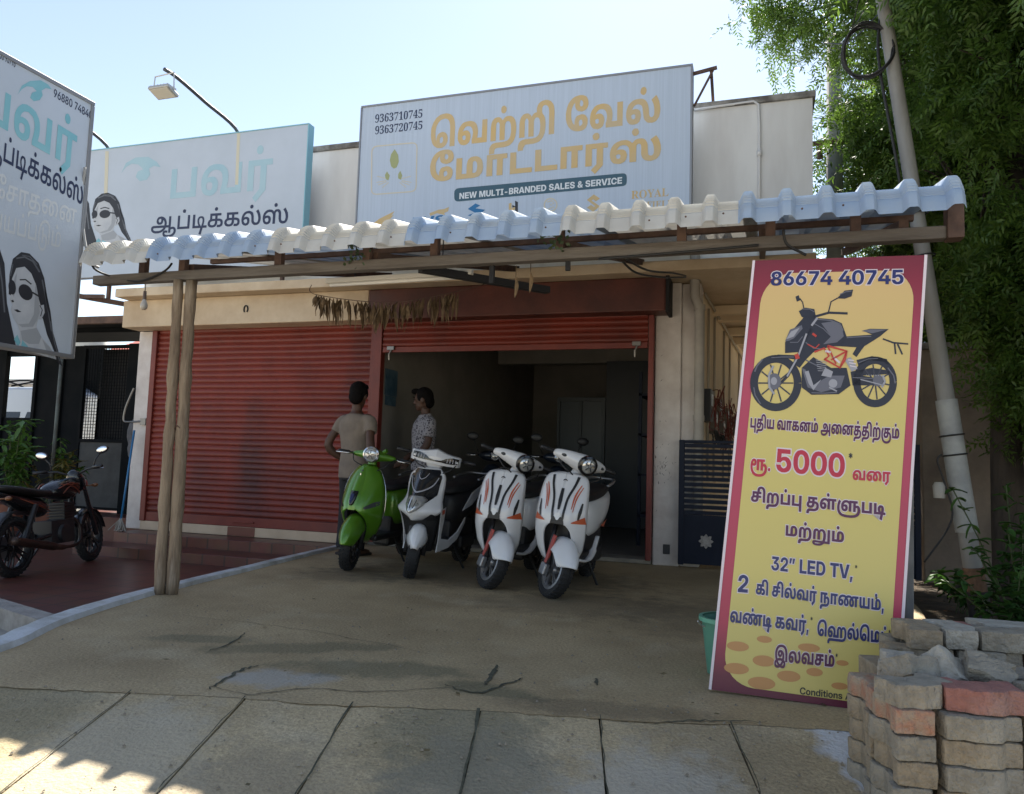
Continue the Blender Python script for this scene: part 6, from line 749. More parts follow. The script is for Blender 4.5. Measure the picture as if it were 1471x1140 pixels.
# ================================================================== SIGNS
M_flex = mat('sign_flex', (.51, .58, .68), .45, (.46, .53, .62), 1.2, bump=.03, bscale=8, trans=.10)
M_flex2 = mat('sign_flex_ribbed', (.48, .56, .68), .45, (.43, .51, .62), 6, bump=.05, stretch=(9, 1, .15), trans=.10)
M_navyink = mat('navy_ink', (.018, .028, .075), .5); M_cyan = mat('cyan_ink', (.17, .42, .50), .5, (.24, .48, .55), 3); M_cyanf = mat('faded_cyan_ink', (.36, .52, .60), .5, (.28, .46, .56), 1.5)
M_gold = mat('gold_ink', (.54, .38, .16), .5, (.47, .38, .24), 2.0); M_goldf = mat('faded_gold_ink', (.54, .50, .40), .5); M_teal = mat('teal_ink', (.035, .09, .13), .5); M_inkw = mat('white_ink', (.62, .66, .70), .5)
M_blk = mat('black_ink', (.022, .024, .032), .5); M_face = mat('print_skin', (.46, .49, .53), .5, (.38, .41, .46), 6); M_fsh = mat('print_skin_shade', (.30, .325, .36), .5); M_hgl = mat('print_hair_gleam', (.11, .12, .14), .5); M_blueink = mat('blue_ink', (.015, .14, .33), .5); M_faint = mat('faint_ink', (.54, .58, .62), .5); M_yel = mat('yellow_arm_strip', (.55, .53, .43), .5); M_greenink = mat('olive_ink', (.30, .33, .16), .5)
M_frame = mat('sign_frame_steel', (.25, .26, .28), .5, metal=.5)
up = Vector((0, 0, 1)); nF = Vector((0, -1, 0))
class SP(Plane):
    pass
# --- motor showroom sign
pm = Plane((0, -.36, 0), (0, -1, 0)); ms = thing('shop_sign', 'wide motor showroom sign with gold Tamil letters above the right shop', 'sign', (-2.6, -.36, 3.3))
x0, x1, z0, z1 = -4.53, -.70, 3.30, 5.175
mb = MB(); mb.box((x0, -.36, z0), (x1, -.24, z1)); mb.build('panel', M_flex2, ms)
mb = MB()
for a, b in (((x0 - .015, -.372, z1), (x1 + .02, -.235, z1 + .022)), ((x0 - .02, -.372, z0), (x0, -.235, z1)), ((x1, -.372, z0), (x1 + .022, -.235, z1)), ((x0 - .015, -.372, z0 - .02), (x1 + .02, -.235, z0))): mb.box(a, b)
mb.build('frame', M_frame, ms, bevel=.003)
mb = MB(); mb.bar((x1, -.3, z1 - .06), (x1 + .26, -.3, z1 - .02), .03, .03); mb.bar((x1 + .03, -.28, z1 - .4), (x1 + .22, -.28, z1 - .03), .02, .02); mb.bar((x1 + .2, -.3, z1 - .02), (x1 + .2, .3, z1 - .3), .03, .03)
for x in (-3.0, -1.5, -4.2): mb.bar((x, -.235, 4.6), (x, .02, 4.6), .03, .03)
mb.build('bracket', M_rust, ms)
def tx(parent, name, m, items):
    if name.endswith('lettering') or name in ('petal_print', 'emblem_leaf', 'arm_strip', 'emblem_rays', 'portrait_hair', 'portrait_scarf'):
        for f in items: mb = MB(); f(mb); mb.build(name, m, parent)
        return
    mb = MB(); [f(mb) for f in items]; return mb.build(name, m, parent)
def T(pl, key, a, b, em, f1=0, f2=1, h=.0015, bold=0, U=up, nr=nF): return lambda mb: text(mb, key, pl.at(*a), pl.at(*b), U, em, h, nr, f1, f2, bold)
tx(ms, 'phone_lettering', M_navyink, [T(pm, 'm1', (538.3, 176.3), (607.3, 168.3), .142), T(pm, 'm2', (538.3, 193), (607.3, 185), .142)])
tx(ms, 'name_lettering', M_gold, [T(pm, 'vel1', (616.5, 213.6), (950.3, 173.5), .47), T(pm, 'vel2', (615.3, 261.7), (951.5, 228.4), .43, h=.0035)])
art_ = lambda pl, pts, h=.0015: (lambda mb: art(mb, pl, pts, h))
rib_ = lambda pl, pts, w_, h=.002: (lambda mb: ribbon(mb, pl, pts, w_, h))
def rrect(p00, p10, p11, p01, r=.12, n=4):
    P = [np.array(p, float) for p in (p00, p10, p11, p01)]; out = []
    for i in range(4):
        p = P[i]; a = P[i - 1]; b = P[(i + 1) % 4]; rr_ = min(np.hypot(*(a - p)), np.hypot(*(b - p))) * r
        a = p + (a - p) / np.hypot(*(a - p)) * rr_; b = p + (b - p) / np.hypot(*(b - p)) * rr_
        for k in range(n + 1): t_ = k / n; out.append(tuple((1 - t_) ** 2 * a + 2 * t_ * (1 - t_) * p + t_ * t_ * b))
    return out
tx(ms, 'tagline_plate', M_teal, [art_(pm, rrect((652.6, 270.6), (900.5, 248.2), (900.5, 266.6), (652.6, 289.8), .35), .002)])
tx(ms, 'tagline_lettering', M_inkw, [T(pm, 'nmb', (659.5, 286), (894, 263.6), .098, h=.004)])
em = [(534.3, 210.4), (599.3, 204.4), (597.7, 274.6), (533.5, 279.4)]; er = rrect(*em, .12, 3)
tx(ms, 'emblem_frame', M_goldf, [rib_(pm, er + er[:1], 1.6)])
tx(ms, 'emblem_leaf', M_greenink, [art_(pm, [(567, 214), (572, 222), (573, 232), (570, 240), (566, 242), (562, 239), (560, 230), (562, 221)]), art_(pm, [(556, 246), (560, 252), (558, 259), (554, 257), (553, 251)]), art_(pm, [(575, 245), (578, 252), (576, 258), (572, 256), (572, 250)])])
tx(ms, 'emblem_rays', M_goldf, [rib_(pm, [(566 + 12 * math.cos(a), 258 + 5 * math.sin(a)), (566 + 26 * math.cos(a), 258 + 15 * math.sin(a))], 1.0) for a in [R_(x) for x in (15, 30, 48, 130, 150, 165, 200, 340)]])
tx(ms, 'wing_logo', M_gold, [art_(pm, [(533, 323), (545, 314), (567, 303), (562, 310), (566, 308), (560, 315), (564, 314), (556, 322), (545, 326)])])
tx(ms, 'tvs_lettering', M_blueink, [T(pm, 'tvs', (592, 324), (640, 320), .13)])
tx(ms, 'horse_logo', M_gold, [art_(pm, [(617, 306), (630, 301), (638, 300), (645, 297), (644, 303), (638, 306), (640, 309), (628, 306), (618, 310)])])
tx(ms, 'zigzag_logo', M_blueink, [art_(pm, [(672, 300), (683, 292), (690, 295), (683, 299), (697, 301), (684, 313), (672, 309), (682, 305)])])
tx(ms, 'h_logo', M_gold, [art_(pm, [(731, 292), (735, 291), (735, 308), (731, 309)]), art_(pm, [(735, 299), (740, 297), (740, 301), (735, 303)])])
tx(ms, 'h_logo_dark', M_blk, [art_(pm, [(740, 288), (744, 290), (744, 305), (740, 302)]), art_(pm, [(736, 294), (740, 296), (740, 297), (736, 298)])])
tx(ms, 'ring_logo', M_goldf, [rib_(pm, ellp(791, 294, 9, 9, 24) + [(800, 294)], 2), rib_(pm, [(786, 290), (793, 288), (796, 292), (790, 294), (796, 297), (788, 300)], 1.6)])
tx(ms, 's_logo', M_gold, [art_(pm, [(843, 287), (853, 279), (862, 285), (856, 289), (852, 286), (850, 288), (862, 296), (852, 304), (843, 298), (849, 294), (853, 297), (855, 296)])])
tx(ms, 'crest_lettering', M_gold, [T(pm, 'roy', (906.5, 285.6), (960.3, 281.2), .125), T(pm, 'enf', (911, 300), (968, 296), .10)])
# --- optician sign on the wall
po = Plane((0, -.36, 0), (0, -1, 0)); os_ = thing('shop_sign', 'pale optician sign with faded blue Tamil letters on the wall left of the motor sign', 'sign', (-7, -.36, 3.3))
x0, x1, z0, z1 = -8.9, -5.265, 3.30, 5.055
mb = MB(); mb.box((x0, -.36, z0), (x1, -.26, z1)); mb.build('panel', M_flex, os_)
mb = MB(); mb.box((x1, -.37, z0), (x1 + .012, -.25, z1 + .012)); mb.box((x0, -.37, z1), (x1, -.25, z1 + .012)); mb.build('frame', mat('cyan_edge', (.22, .46, .55), .5), os_)
for x in (-8.3, -6.9, -5.6): mb = MB(); mb.bar((x, -.255, 3.5), (x, .02 if x > -7.9 else -.25, 3.5), .04, .04); mb.bar((x, -.235, 3.0), (x, -.235, 5.0), .04, .04); mb.build('bracket', M_rust, os_)
tx(os_, 'arm_strip', M_yel, [rib_(po, [(343, 191), (340, 265)], 4.5, .002), rib_(po, [(154, 217), (152, 278)], 5, .002)])  # colour strips imitate the lamp arms showing through the translucent panel
tx(os_, 'name_lettering', M_cyanf, [T(po, 'pwr', (240, 286), (391, 271.4), .70)])
tx(os_, 'lower_lettering', M_navyink, [T(po, 'opt', (216.4, 331), (415, 319.5), .31, bold=.012)])
bird = lambda ox, oy, s: [(ox + x * s, oy + y * s) for x, y in [(-29, 9), (-22, -6), (-8, -14), (10, -15), (22, -8), (28, 0), (18, -2), (11, 2), (13, 10), (8, 18), (-2, 20), (-8, 14), (-5, 6), (3, 3), (-4, -4), (-14, -5), (-22, 0)]]
tx(os_, 'bird_logo', M_cyanf, [art_(po, bird(203, 240, 1.0))])
def portrait(parent, pl, f, hair_m=M_blk):
    """printed head with round dark glasses; f maps design units to photo pixels"""
    g = lambda pts: [f(x, y) for x, y in pts]
    tx(parent, 'portrait_hair', hair_m, [art_(pl, g([(12, 100), (14, 60), (22, 25), (42, 6), (62, 4), (84, 18), (97, 45), (104, 80), (112, 110), (118, 150), (132, 190), (140, 215), (132, 212), (116, 180), (104, 160), (94, 130), (70, 110), (40, 110)]), .002), art_(pl, g([(-40, 205), (-42, 60), (-28, 15), (-10, 12), (2, 40), (8, 120), (18, 160), (30, 205)]), .002)])
    tx(parent, 'portrait_face', M_face, [art_(pl, g([(18, 96), (20, 66), (30, 42), (50, 34), (66, 44), (78, 66), (84, 92), (88, 104), (96, 100), (98, 116), (90, 132), (82, 134), (78, 150), (90, 168), (112, 184), (126, 205), (40, 205), (38, 168), (34, 158), (22, 146), (17, 130), (20, 118), (14, 112)]), .0028)])
    lw = abs(f(4, 0)[0] - f(0, 0)[0])
    tx(parent, 'portrait_shade', M_fsh, [art_(pl, g([(76, 60), (84, 92), (86, 118), (80, 136), (70, 152), (44, 160), (34, 156), (60, 148), (72, 126), (74, 92)]), .0031), art_(pl, g([(40, 168), (70, 156), (78, 152), (90, 168), (84, 184), (60, 190), (44, 186)]), .0031), art_(pl, g([(18, 92), (26, 62), (32, 50), (28, 84), (24, 104)]), .0031), art_(pl, g([(92, 172), (112, 186), (124, 205), (108, 205)]), .0031)])
    tx(parent, 'portrait_gleam', M_hgl, [rib_(pl, g(q), lw * k, .0025) for q, k in (([(30, 22), (50, 14), (70, 18), (86, 36)], .9), ([(44, 12), (62, 10), (80, 22)], .5), ([(92, 50), (100, 82), (106, 112)], .8), ([(98, 70), (106, 110), (114, 150)], .5), ([(112, 130), (122, 172), (134, 206)], .6), ([(22, 36), (16, 62)], .6), ([(-14, 30), (-4, 80), (2, 140)], .9))])
    tx(parent, 'portrait_glasses', hair_m, [art_(pl, g(ellp(52, 86, 17, 16)), .0036), art_(pl, g(ellp(20, 84, 9, 15)), .0036), rib_(pl, g([(68, 82), (92, 88)]), lw, .0036)])
    tx(parent, 'portrait_features', hair_m, [art_(pl, g([(24, 129), (32, 126), (42, 129), (32, 132)]), .0036), art_(pl, g([(17, 112), (22, 109), (25, 113), (20, 115)]), .0036), rib_(pl, g([(38, 64), (52, 60), (66, 66)]), lw * .8, .0036), rib_(pl, g([(86, 104), (92, 112), (88, 126)]), lw * .5, .0036)])
    tx(parent, 'portrait_scarf', M_cyan, [art_(pl, g([(40, 205), (44, 186), (56, 194), (66, 205)]), .0036), art_(pl, g([(24, 190), (32, 178), (40, 192), (34, 202)]), .0036)])
portrait(os_, po, lambda x, y: (127 + x * .46, 277 + y * .37 - x * .03))
# --- optician sign standing edge-on in the foreground
XS = -4.97; pb = Plane((XS, 0, 0), (1, 0, 0)); nB = Vector((1, 0, 0))
bs = thing('standing_sign', 'large optician sign with cyan Tamil letters and portrait on a post before the left shop', 'sign', (XS, -4.4, 0))
TR, BR = pb.at(135, 158), pb.at(96, 508); yr = (TR.y + BR.y) / 2; zt = pb.at(70, 112).z; zb = pb.at(50, 497).z; yl = yr - 1.62
zt, zb = TR.z + .03, BR.z
mb = MB(); mb.box((XS - .12, yl, zb), (XS, yr, zt)); mb.build('panel', M_flex, bs)
mb = MB()
for a, b in (((XS - .13, yl - .03, zb - .03), (XS + .012, yr + .03, zb)), ((XS - .13, yl - .03, zt), (XS + .012, yr + .03, zt + .03)), ((XS - .13, yr, zb), (XS + .012, yr + .03, zt)), ((XS - .13, yl - .03, zb), (XS + .012, yl, zt))): mb.box(a, b)
mb.build('frame', M_frame, bs, bevel=.004)
M_post = mat('post_paint', (.10, .12, .11), .6, (.07, .07, .06), 6)
for y in (yl + .08,):
    mb = MB(); mb.tube([(XS - .06, y, -.42), (XS - .06, y, zb - .03)], .026, 12); mb.build('post', M_post, bs, smooth=True)
Tb = lambda key, a, b, em, f1, f2, bold=0: (lambda mb: text(mb, key, pb.at(*a), pb.at(*b), up, em, .0015, nB, f1, f2, bold))
tx(bs, 'phone_lettering', M_navyink, [Tb('n748', (76, 138), (132, 172), .085, 0, 1), Tb('n3798', (0, 84), (22, 97), .085, .32, 1)])
tx(bs, 'bird_logo', M_cyan, [art_(pb, bird(50, 128, .86))])
tx(bs, 'name_lettering', M_cyan, [Tb('pwr', (14, 190), (108, 243), .46, .30, 1.0)])
tx(bs, 'lower_lettering', M_navyink, [Tb('opt', (56, 259), (119, 294), .225, .54, 1, .012)])
tx(bs, 'faint_lettering', M_faint, [Tb('eye1', (0, 284), (109, 322), .20, .5, 1, .01), Tb('eye2', (0, 330), (87, 356), .20, .35, 1, .01)])
portrait(bs, pb, lambda x, y: (5 + x * .60, 350 + y * .70 + x * .18))
mb = MB(); mb.tube(bez([unp(122, 240, 1, -3.75), unp(118, 290, 1, -3.7), unp(121, 340, 1, -3.7), unp(130, 375, 1, -3.7), unp(142, 384, 1, -3.65)], 8), .010, 6); tag(mb.build('hanging_cable', mat('grey_cable', (.25, .26, .27), .5), smooth=True), 'grey cable hanging from the standing sign down to the awning', 'cable')
q_ = unp(88, 520, 1, -.25); mb = MB(); mb.tube([(q_.x, -.25, ZF), (q_.x, -.25, 2.62)], .022, 10); tag(mb.build('thin_post', M_post, smooth=True), 'thin dark steel post behind the motorcycle, before the black fence', 'post')
# floodlights on arms
M_armp = mat('arm_paint', (.05, .055, .065), .5); M_alum = mat('lamp_aluminium', (.45, .45, .43), .45, metal=.4)
def flood(base, top, lb):
    base, top = Vector(base), Vector(top); t = thing('floodlight', lb, 'floodlight', tuple(base), group='floodlights on arms above the signs')
    d = (top - base); pts = bez([base - Vector((0, 0, .5)), base, base + d * .5 + Vector((0, 0, .03)), base + d * .85 + Vector((0, 0, .03)), top], 6); mb = MB(); mb.tube(pts, .022, 10); mb.build('arm', M_armp, t, smooth=True)
    c = top + Vector((.03, -.02, -.28)); rot = Matrix.Rotation(R_(-18), 3, 'X')
    mb = MB(); mb.box(c - Vector((.14, .09, .02)), c + Vector((.14, .09, .02)), rot); mb.build('head', M_alum, t, bevel=.008)
    mb = MB(); mb.box(c - Vector((.12, .07, -.021)) - Vector((0, 0, .05)), c + Vector((.12, .07, -.021)), rot, c); mb.build('lens', mat('lamp_glass', (.6, .58, .5), .2), t)
    mb = MB(); mb.tube([c + Vector((-.145, 0, 0)), c + Vector((-.13, 0, .19)), c + Vector((.13, 0, .21)), c + Vector((.145, 0, 0))], .008, 6)
    for k in range(6): mb.box(c + Vector((-.12 + .045 * k, -.07, .03)), c + Vector((-.112 + .045 * k, .07, .055)))
    mb.build('bracket', M_alum, t)
    return t
flood(unp(343, 192, 1, -.30), unp(236, 99, 1, -1.5), 'floodlight on a curved arm above the middle of the wall sign')
flood(unp(158, 216, 1, -.30), unp(40, 120, 1, -1.5), 'floodlight arm partly hidden by the standing sign, at the left end of the wall sign')

# ================================================================== BANNER
bl = Vector(unp(1020, 990, 2, .012)); bu = Vector((.9985, -.001, -.045)).normalized(); bv = Vector((.075, .110, .99)); bv = (bv - bu * bv.dot(bu)).normalized(); bn = bu.cross(bv).normalized(); bn = bn if bn.y < 0 else -bn
pn = Plane(bl, bn)
C4 = [pn.at(1020, 990), pn.at(1288, 1027), pn.at(1330, 366), pn.at(1083, 374)]
bt = thing('banner', 'tall yellow motorcycle offer banner with maroon border leaning on the pole', 'banner', tuple(bl))
M_by = mat('banner_yellow', (.62, .52, .16), .38, bump=.12, bscale=3); M_bo = mat('banner_orange', (.55, .36, .12), .4); M_bm = mat('banner_maroon', (.17, .016, .032), .4, (.22, .02, .055), 1.2); M_pk = mat('banner_crimson', (.47, .02, .05), .4); M_pur = mat('banner_purple', (.085, .012, .07), .4); M_bnavy = mat('banner_navy', (.02, .025, .13), .4); M_bw = mat('banner_white', (.70, .62, .66), .4)
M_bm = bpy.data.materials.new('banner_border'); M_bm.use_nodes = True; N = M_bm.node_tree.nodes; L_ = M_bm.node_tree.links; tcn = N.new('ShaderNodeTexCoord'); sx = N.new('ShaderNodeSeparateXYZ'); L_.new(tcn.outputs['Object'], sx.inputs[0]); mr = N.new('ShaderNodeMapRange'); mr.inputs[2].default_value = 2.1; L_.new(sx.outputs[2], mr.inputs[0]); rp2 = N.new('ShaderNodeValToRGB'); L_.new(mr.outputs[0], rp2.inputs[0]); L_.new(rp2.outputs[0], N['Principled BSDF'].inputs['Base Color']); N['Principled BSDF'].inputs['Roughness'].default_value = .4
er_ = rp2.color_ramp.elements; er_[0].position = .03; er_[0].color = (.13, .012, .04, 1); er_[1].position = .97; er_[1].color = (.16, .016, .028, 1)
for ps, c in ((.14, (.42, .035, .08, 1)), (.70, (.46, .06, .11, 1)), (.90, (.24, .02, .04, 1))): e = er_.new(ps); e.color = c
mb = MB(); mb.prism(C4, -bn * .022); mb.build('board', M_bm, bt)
# white edge of the flex wrapped round the frame
mb = MB()
for a, b in ((0, 3), (1, 2)): mb.bar(C4[a] - bn * .011, C4[b] - bn * .011, .012, .03, up=bn)
mb.build('edge', M_bw, bt)
def hp(u_, v_):  # banner coordinates (0..1) to photo pixels
    A_, B_, C_, D_ = [np.array(p, float) for p in ((1020, 990), (1288, 1027), (1330, 366), (1083, 374))]
    p = A_ * (1 - u_) * (1 - v_) + B_ * u_ * (1 - v_) + C_ * u_ * v_ + D_ * (1 - u_) * v_; return (float(p[0]), float(p[1]))
def rr2(u0, v0, u1, v1, ru, rv):
    out = []
    for cx, cy, a in ((u1 - ru, v1 - rv, 0), (u0 + ru, v1 - rv, 90), (u0 + ru, v0 + rv, 180), (u1 - ru, v0 + rv, 270)):
        for k in range(9): t_ = R_(a + 90 * k / 8); out.append(hp(cx + ru * math.cos(t_), cy + rv * math.sin(t_)))
    return out
tx(bt, 'yellow_field', M_by, [art_(pn, rr2(.062, .016, .945, .968, .17, .07), .002)])
m = bpy.data.materials.new('banner_fade'); m.use_nodes = True; N = m.node_tree.nodes; L_ = m.node_tree.links; tcn = N.new('ShaderNodeTexCoord'); sx = N.new('ShaderNodeSeparateXYZ'); L_.new(tcn.outputs['Object'], sx.inputs[0]); mr = N.new('ShaderNodeMapRange'); mr.inputs[1].default_value = 1.2; mr.inputs[2].default_value = 2.05; L_.new(sx.outputs[2], mr.inputs[0]); rp2 = N.new('ShaderNodeValToRGB'); rp2.color_ramp.elements[0].color = (.62, .52, .16, 1); rp2.color_ramp.elements[1].color = (.66, .44, .20, 1); L_.new(mr.outputs[0], rp2.inputs[0]); L_.new(rp2.outputs[0], N['Principled BSDF'].inputs['Base Color']); N['Principled BSDF'].inputs['Roughness'].default_value = .4
tx(bt, 'orange_field', m, [art_(pn, [hp(.062, .45)] + [hp(.945, .45)] + [p for p in rr2(.062, .016, .945, .968, .17, .07) if True][:18], .003)])
r = random.Random(3)
tx(bt, 'petal_print', M_bo if False else mat('banner_petal', (.52, .26, .09), .4), [art_(pn, ellp(x, y, a, b, 20, rot=6), .003) for x, y, a, b in ((1060, 928, 16, 7), (1058, 960, 18, 8), (1098, 918, 11, 5), (1097, 949, 16, 8), (1094, 981, 20, 9), (1133, 971, 17, 8), (1170, 965, 12, 6), (1162, 930, 16, 6), (1206, 985, 12, 5), (1210, 952, 9, 4))])
nb = bn; Ub = bv
def TB(key, a, b, hpx, cap=.66, halo=None, ink=None, f1=0, f2=1):
    P_ = pn.at(*a); em_ = (pn.at(a[0] + .0, a[1] - hpx) - P_).length / cap
    return (key, a, b, em_)
def put(name, ink, items, halo=True, bold=.0):
    for k, a, b, e in items:
        if halo: mb = MB(); text(mb, k, pn.at(*a), pn.at(*b), Ub, e, .0035, nb, 0, 1, .045); mb.build('lettering_outline', M_bw, bt)
        mb = MB(); text(mb, k, pn.at(*a), pn.at(*b), Ub, e, .0048, nb, 0, 1, bold); mb.build(name, ink, bt)
put('phone_lettering', M_bnavy, [TB('b1', (1106, 410.5), (1299, 408.3), 20, .73)])
put('purple_lettering', M_pur, [TB('b2', (1077, 614), (1292, 630.5), 14.5, .60), TB('b4', (1078, 720), (1272, 740), 16, .60), TB('b5', (1127, 769), (1213, 779.5), 16, .60), TB('b9', (1112, 949), (1199, 958), 18, .62)])
put('price_lettering', M_pk, [TB('b3a', (1077, 674.5), (1107, 677), 17, .60), TB('b3b', (1113, 677), (1214, 686), 33, .73), TB('b3c', (1224, 689), (1279, 692.5), 15, .60)])
put('navy_lettering', M_bnavy, [TB('b6', (1107, 818.4), (1225.6, 832), 20, .73), TB('b7a', (1058.4, 850), (1075.5, 851.4), 25, .73), TB('b7', (1085, 853), (1270, 877.5), 16, .60), TB('b8', (1048, 893), (1162, 908), 17, .60), TB('b8b', (1173, 912.5), (1276, 924.5), 17, .60)])
put('small_lettering', M_blk, [TB('ast', (1217, 664), (1226, 665), 14, .73), TB('ast', (1227, 820), (1232, 820.6), 9, .73), TB('ast', (1256, 865), (1261, 865.6), 9, .73), TB('ast', (1163, 894.5), (1168, 895), 9, .73), TB('ast', (1275, 913), (1280, 913.5), 9, .73), TB('ast', (1199, 947), (1204, 947.5), 9, .73), TB('cond', (1148.4, 996.5), (1248, 1008.5), 10, .73)], False)
# printed motorcycle, in zoomed units -> photo pixels
mc = lambda pts: [(1000 + x / 3.563, 360 + y / 3.563) for x, y in pts]
M_mk = mat('print_black', (.022, .022, .034), .4); M_mg = mat('print_grey', (.13, .13, .16), .4); M_ml = mat('print_silver', (.33, .33, .37), .4); M_mr = mat('print_red', (.50, .05, .03), .4); M_md = mat('print_charcoal', (.045, .045, .06), .4)
def ring(cx, cy, ro, ri, rot=0, kx=.96): return [rib_(pn, mc(ellp(cx, cy, (ro + ri) / 2 * kx, (ro + ri) / 2, 40, rot=rot) + ellp(cx, cy, (ro + ri) / 2 * kx, (ro + ri) / 2, 40, rot=rot)[:1]), (ro - ri) / 3.563, .0045)]
W1, W2 = (408, 678), (915, 672)
tx(bt, 'motorcycle_print', M_mk, ring(*W1, 144, 104, kx=.9) + ring(*W2, 130, 92, kx=.84) + [art_(pn, mc(q), .0045) for q in (
    [(378, 545), (420, 532), (505, 535), (520, 560), (470, 552), (400, 552)], [(455, 470), (500, 400), (560, 330), (620, 345), (700, 352), (745, 372), (770, 440), (735, 490), (690, 490), (600, 520), (560, 560), (530, 600), (505, 585), (520, 520), (455, 525)],
    [(735, 490), (760, 440), (900, 430), (850, 410), (890, 400), (985, 402), (940, 440), (860, 490), (820, 545), (800, 530), (820, 495)], [(540, 600), (600, 545), (690, 600), (770, 600), (790, 690), (730, 735), (590, 738), (540, 700)],
    [(790, 620), (900, 600), (995, 615), (985, 632), (850, 640), (960, 660), (960, 690), (800, 690)], [(525, 310), (560, 292), (605, 300), (612, 335), (580, 352), (540, 340)], [(720, 245), (760, 205), (803, 200), (795, 235), (760, 247)], [(508, 236), (525, 228), (532, 255), (515, 262)],
    [(820, 560), (900, 540), (975, 555), (990, 590), (960, 570), (880, 560), (830, 590)])] + [rib_(pn, mc(q), w_, .0045) for q, w_ in (([(600, 340), (680, 318), (775, 322)], 3.4), ([(677, 315), (690, 262), (725, 243)], 1.8), ([(552, 300), (545, 265), (530, 245)], 1.6), ([(955, 452), (1010, 472), (1085, 478)], 2.4), ([(1015, 475), (1020, 530)], 2.4), ([(1030, 478), (1055, 532)], 2.4), ([(590, 400), (530, 520), (470, 640), (420, 690)], 4))])
tx(bt, 'motorcycle_spokes', M_md, [rib_(pn, mc([(W1[0], W1[1]), (W1[0] + 100 * .9 * math.cos(a), W1[1] + 100 * math.sin(a))]), 2.0, .005) for a in [R_(36 * k) for k in range(10)]] + [rib_(pn, mc([(W2[0], W2[1]), (W2[0] + 90 * .84 * math.cos(a), W2[1] + 90 * math.sin(a))]), 2.0, .005) for a in [R_(36 * k + 10) for k in range(10)]])
tx(bt, 'motorcycle_grey', M_mg, [art_(pn, mc(q), .0055) for q in ([(455, 465), (480, 405), (540, 382), (545, 400), (500, 450), (475, 462)], [(640, 372), (700, 362), (745, 385), (755, 440), (720, 470), (650, 480), (690, 440)], [(845, 412), (890, 403), (975, 405), (900, 424)], ellp(400, 670, 34, 42), ellp(930, 665, 26, 30), [(540, 600), (560, 610), (600, 690), (680, 640), (760, 640), (740, 700), (640, 725), (570, 700)])])
tx(bt, 'motorcycle_silver', M_ml, [art_(pn, mc(q), .0062) for q in ([(460, 455), (485, 415), (530, 395), (500, 440)], ellp(700, 680, 22, 22), [(760, 560), (790, 545), (825, 605), (795, 620)], [(555, 620), (575, 615), (600, 690), (640, 660), (600, 715), (575, 680)], ellp(398, 668, 16, 20), [(640, 640), (660, 600), (700, 620), (690, 650)])] + [rib_(pn, mc(q), w_, .0062) for q, w_ in (([(565, 425), (520, 545), (465, 645)], 2.6), ([(620, 345), (590, 385)], 3), ([(395, 590), (372, 640), (375, 700), (400, 735)], 3), ([(955, 640), (965, 670), (950, 700)], 3), ([(840, 660), (960, 690)], 1.4), ([(680, 700), (720, 720)], 2))])
tx(bt, 'motorcycle_red', M_mr, [rib_(pn, mc(q), w_, .007) for q, w_ in (([(605, 520), (655, 500), (680, 540), (655, 560)], 2.6), ([(672, 488), (770, 515), (735, 600), (655, 555)], 3), ([(672, 488), (715, 580)], 2.4), ([(770, 515), (690, 560)], 2.4), ([(735, 600), (762, 560), (770, 515)], 2.4), ([(595, 425), (615, 440)], 3.2), ([(570, 480), (610, 500), (630, 480)], 1.6), ([(512, 530), (520, 555)], 6))])
tx(bt, 'motorcycle_sheen', M_mg, [rib_(pn, mc(q), w_, .0058) for q, w_ in (([(620, 352), (690, 358), (735, 376), (752, 410)], 1.6), ([(600, 372), (650, 400), (690, 440)], 1.2), ([(770, 446), (860, 440), (895, 440)], 1.5), ([(560, 470), (600, 500), (650, 505)], 1.4), ([(480, 470), (520, 470), (545, 440)], 1.2), ([(385, 548), (440, 545), (500, 545)], 1.4), ([(300, 620), (312, 590), (340, 556)], 2.2), ([(295, 700), (302, 740), (330, 785)], 1.6), ([(830, 575), (880, 555), (930, 552)], 1.2), ([(980, 600), (1010, 640), (1018, 680)], 1.8), ([(800, 650), (900, 655), (950, 650)], 1.2), ([(590, 728), (660, 730), (720, 726)], 1.4), ([(560, 560), (600, 580), (640, 600)], 1.6), ([(540, 300), (580, 300), (605, 315)], 1.2), ([(735, 225), (765, 212), (795, 208)], 1.4))])
tx(bt, 'motorcycle_fins', M_ml, [rib_(pn, mc([(612 + 2 * k, 560 + 11 * k), (668 - 1 * k, 572 + 9 * k)]), .8, .0064) for k in range(6)] + [rib_(pn, mc([(870 + 12 * k, 636), (874 + 12 * k, 642)]), 1.0, .0064) for k in range(8)])
tx(bt, 'motorcycle_white', M_bw, [rib_(pn, mc(q), w_, .007) for q, w_ in (([(782, 575), (818, 580)], 1.4), ([(786, 590), (822, 597)], 1.4), ([(776, 560), (808, 563)], 1.4), ([(660, 515), (690, 520)], 3), ([(700, 545), (735, 575)], 3))])
mb = MB(); a, b = unp(1306, 690, 1, -4.02), unp(1304, 905, 1, -4.12); mb.bar((b.x, b.y, -.12), a, .035, .04); tag(mb.build('prop_post', mat('grey_prop', (.20, .20, .19), .7, (.13, .13, .12), 6), bevel=.004), 'thin grey prop post standing right behind the yellow banner', 'post')
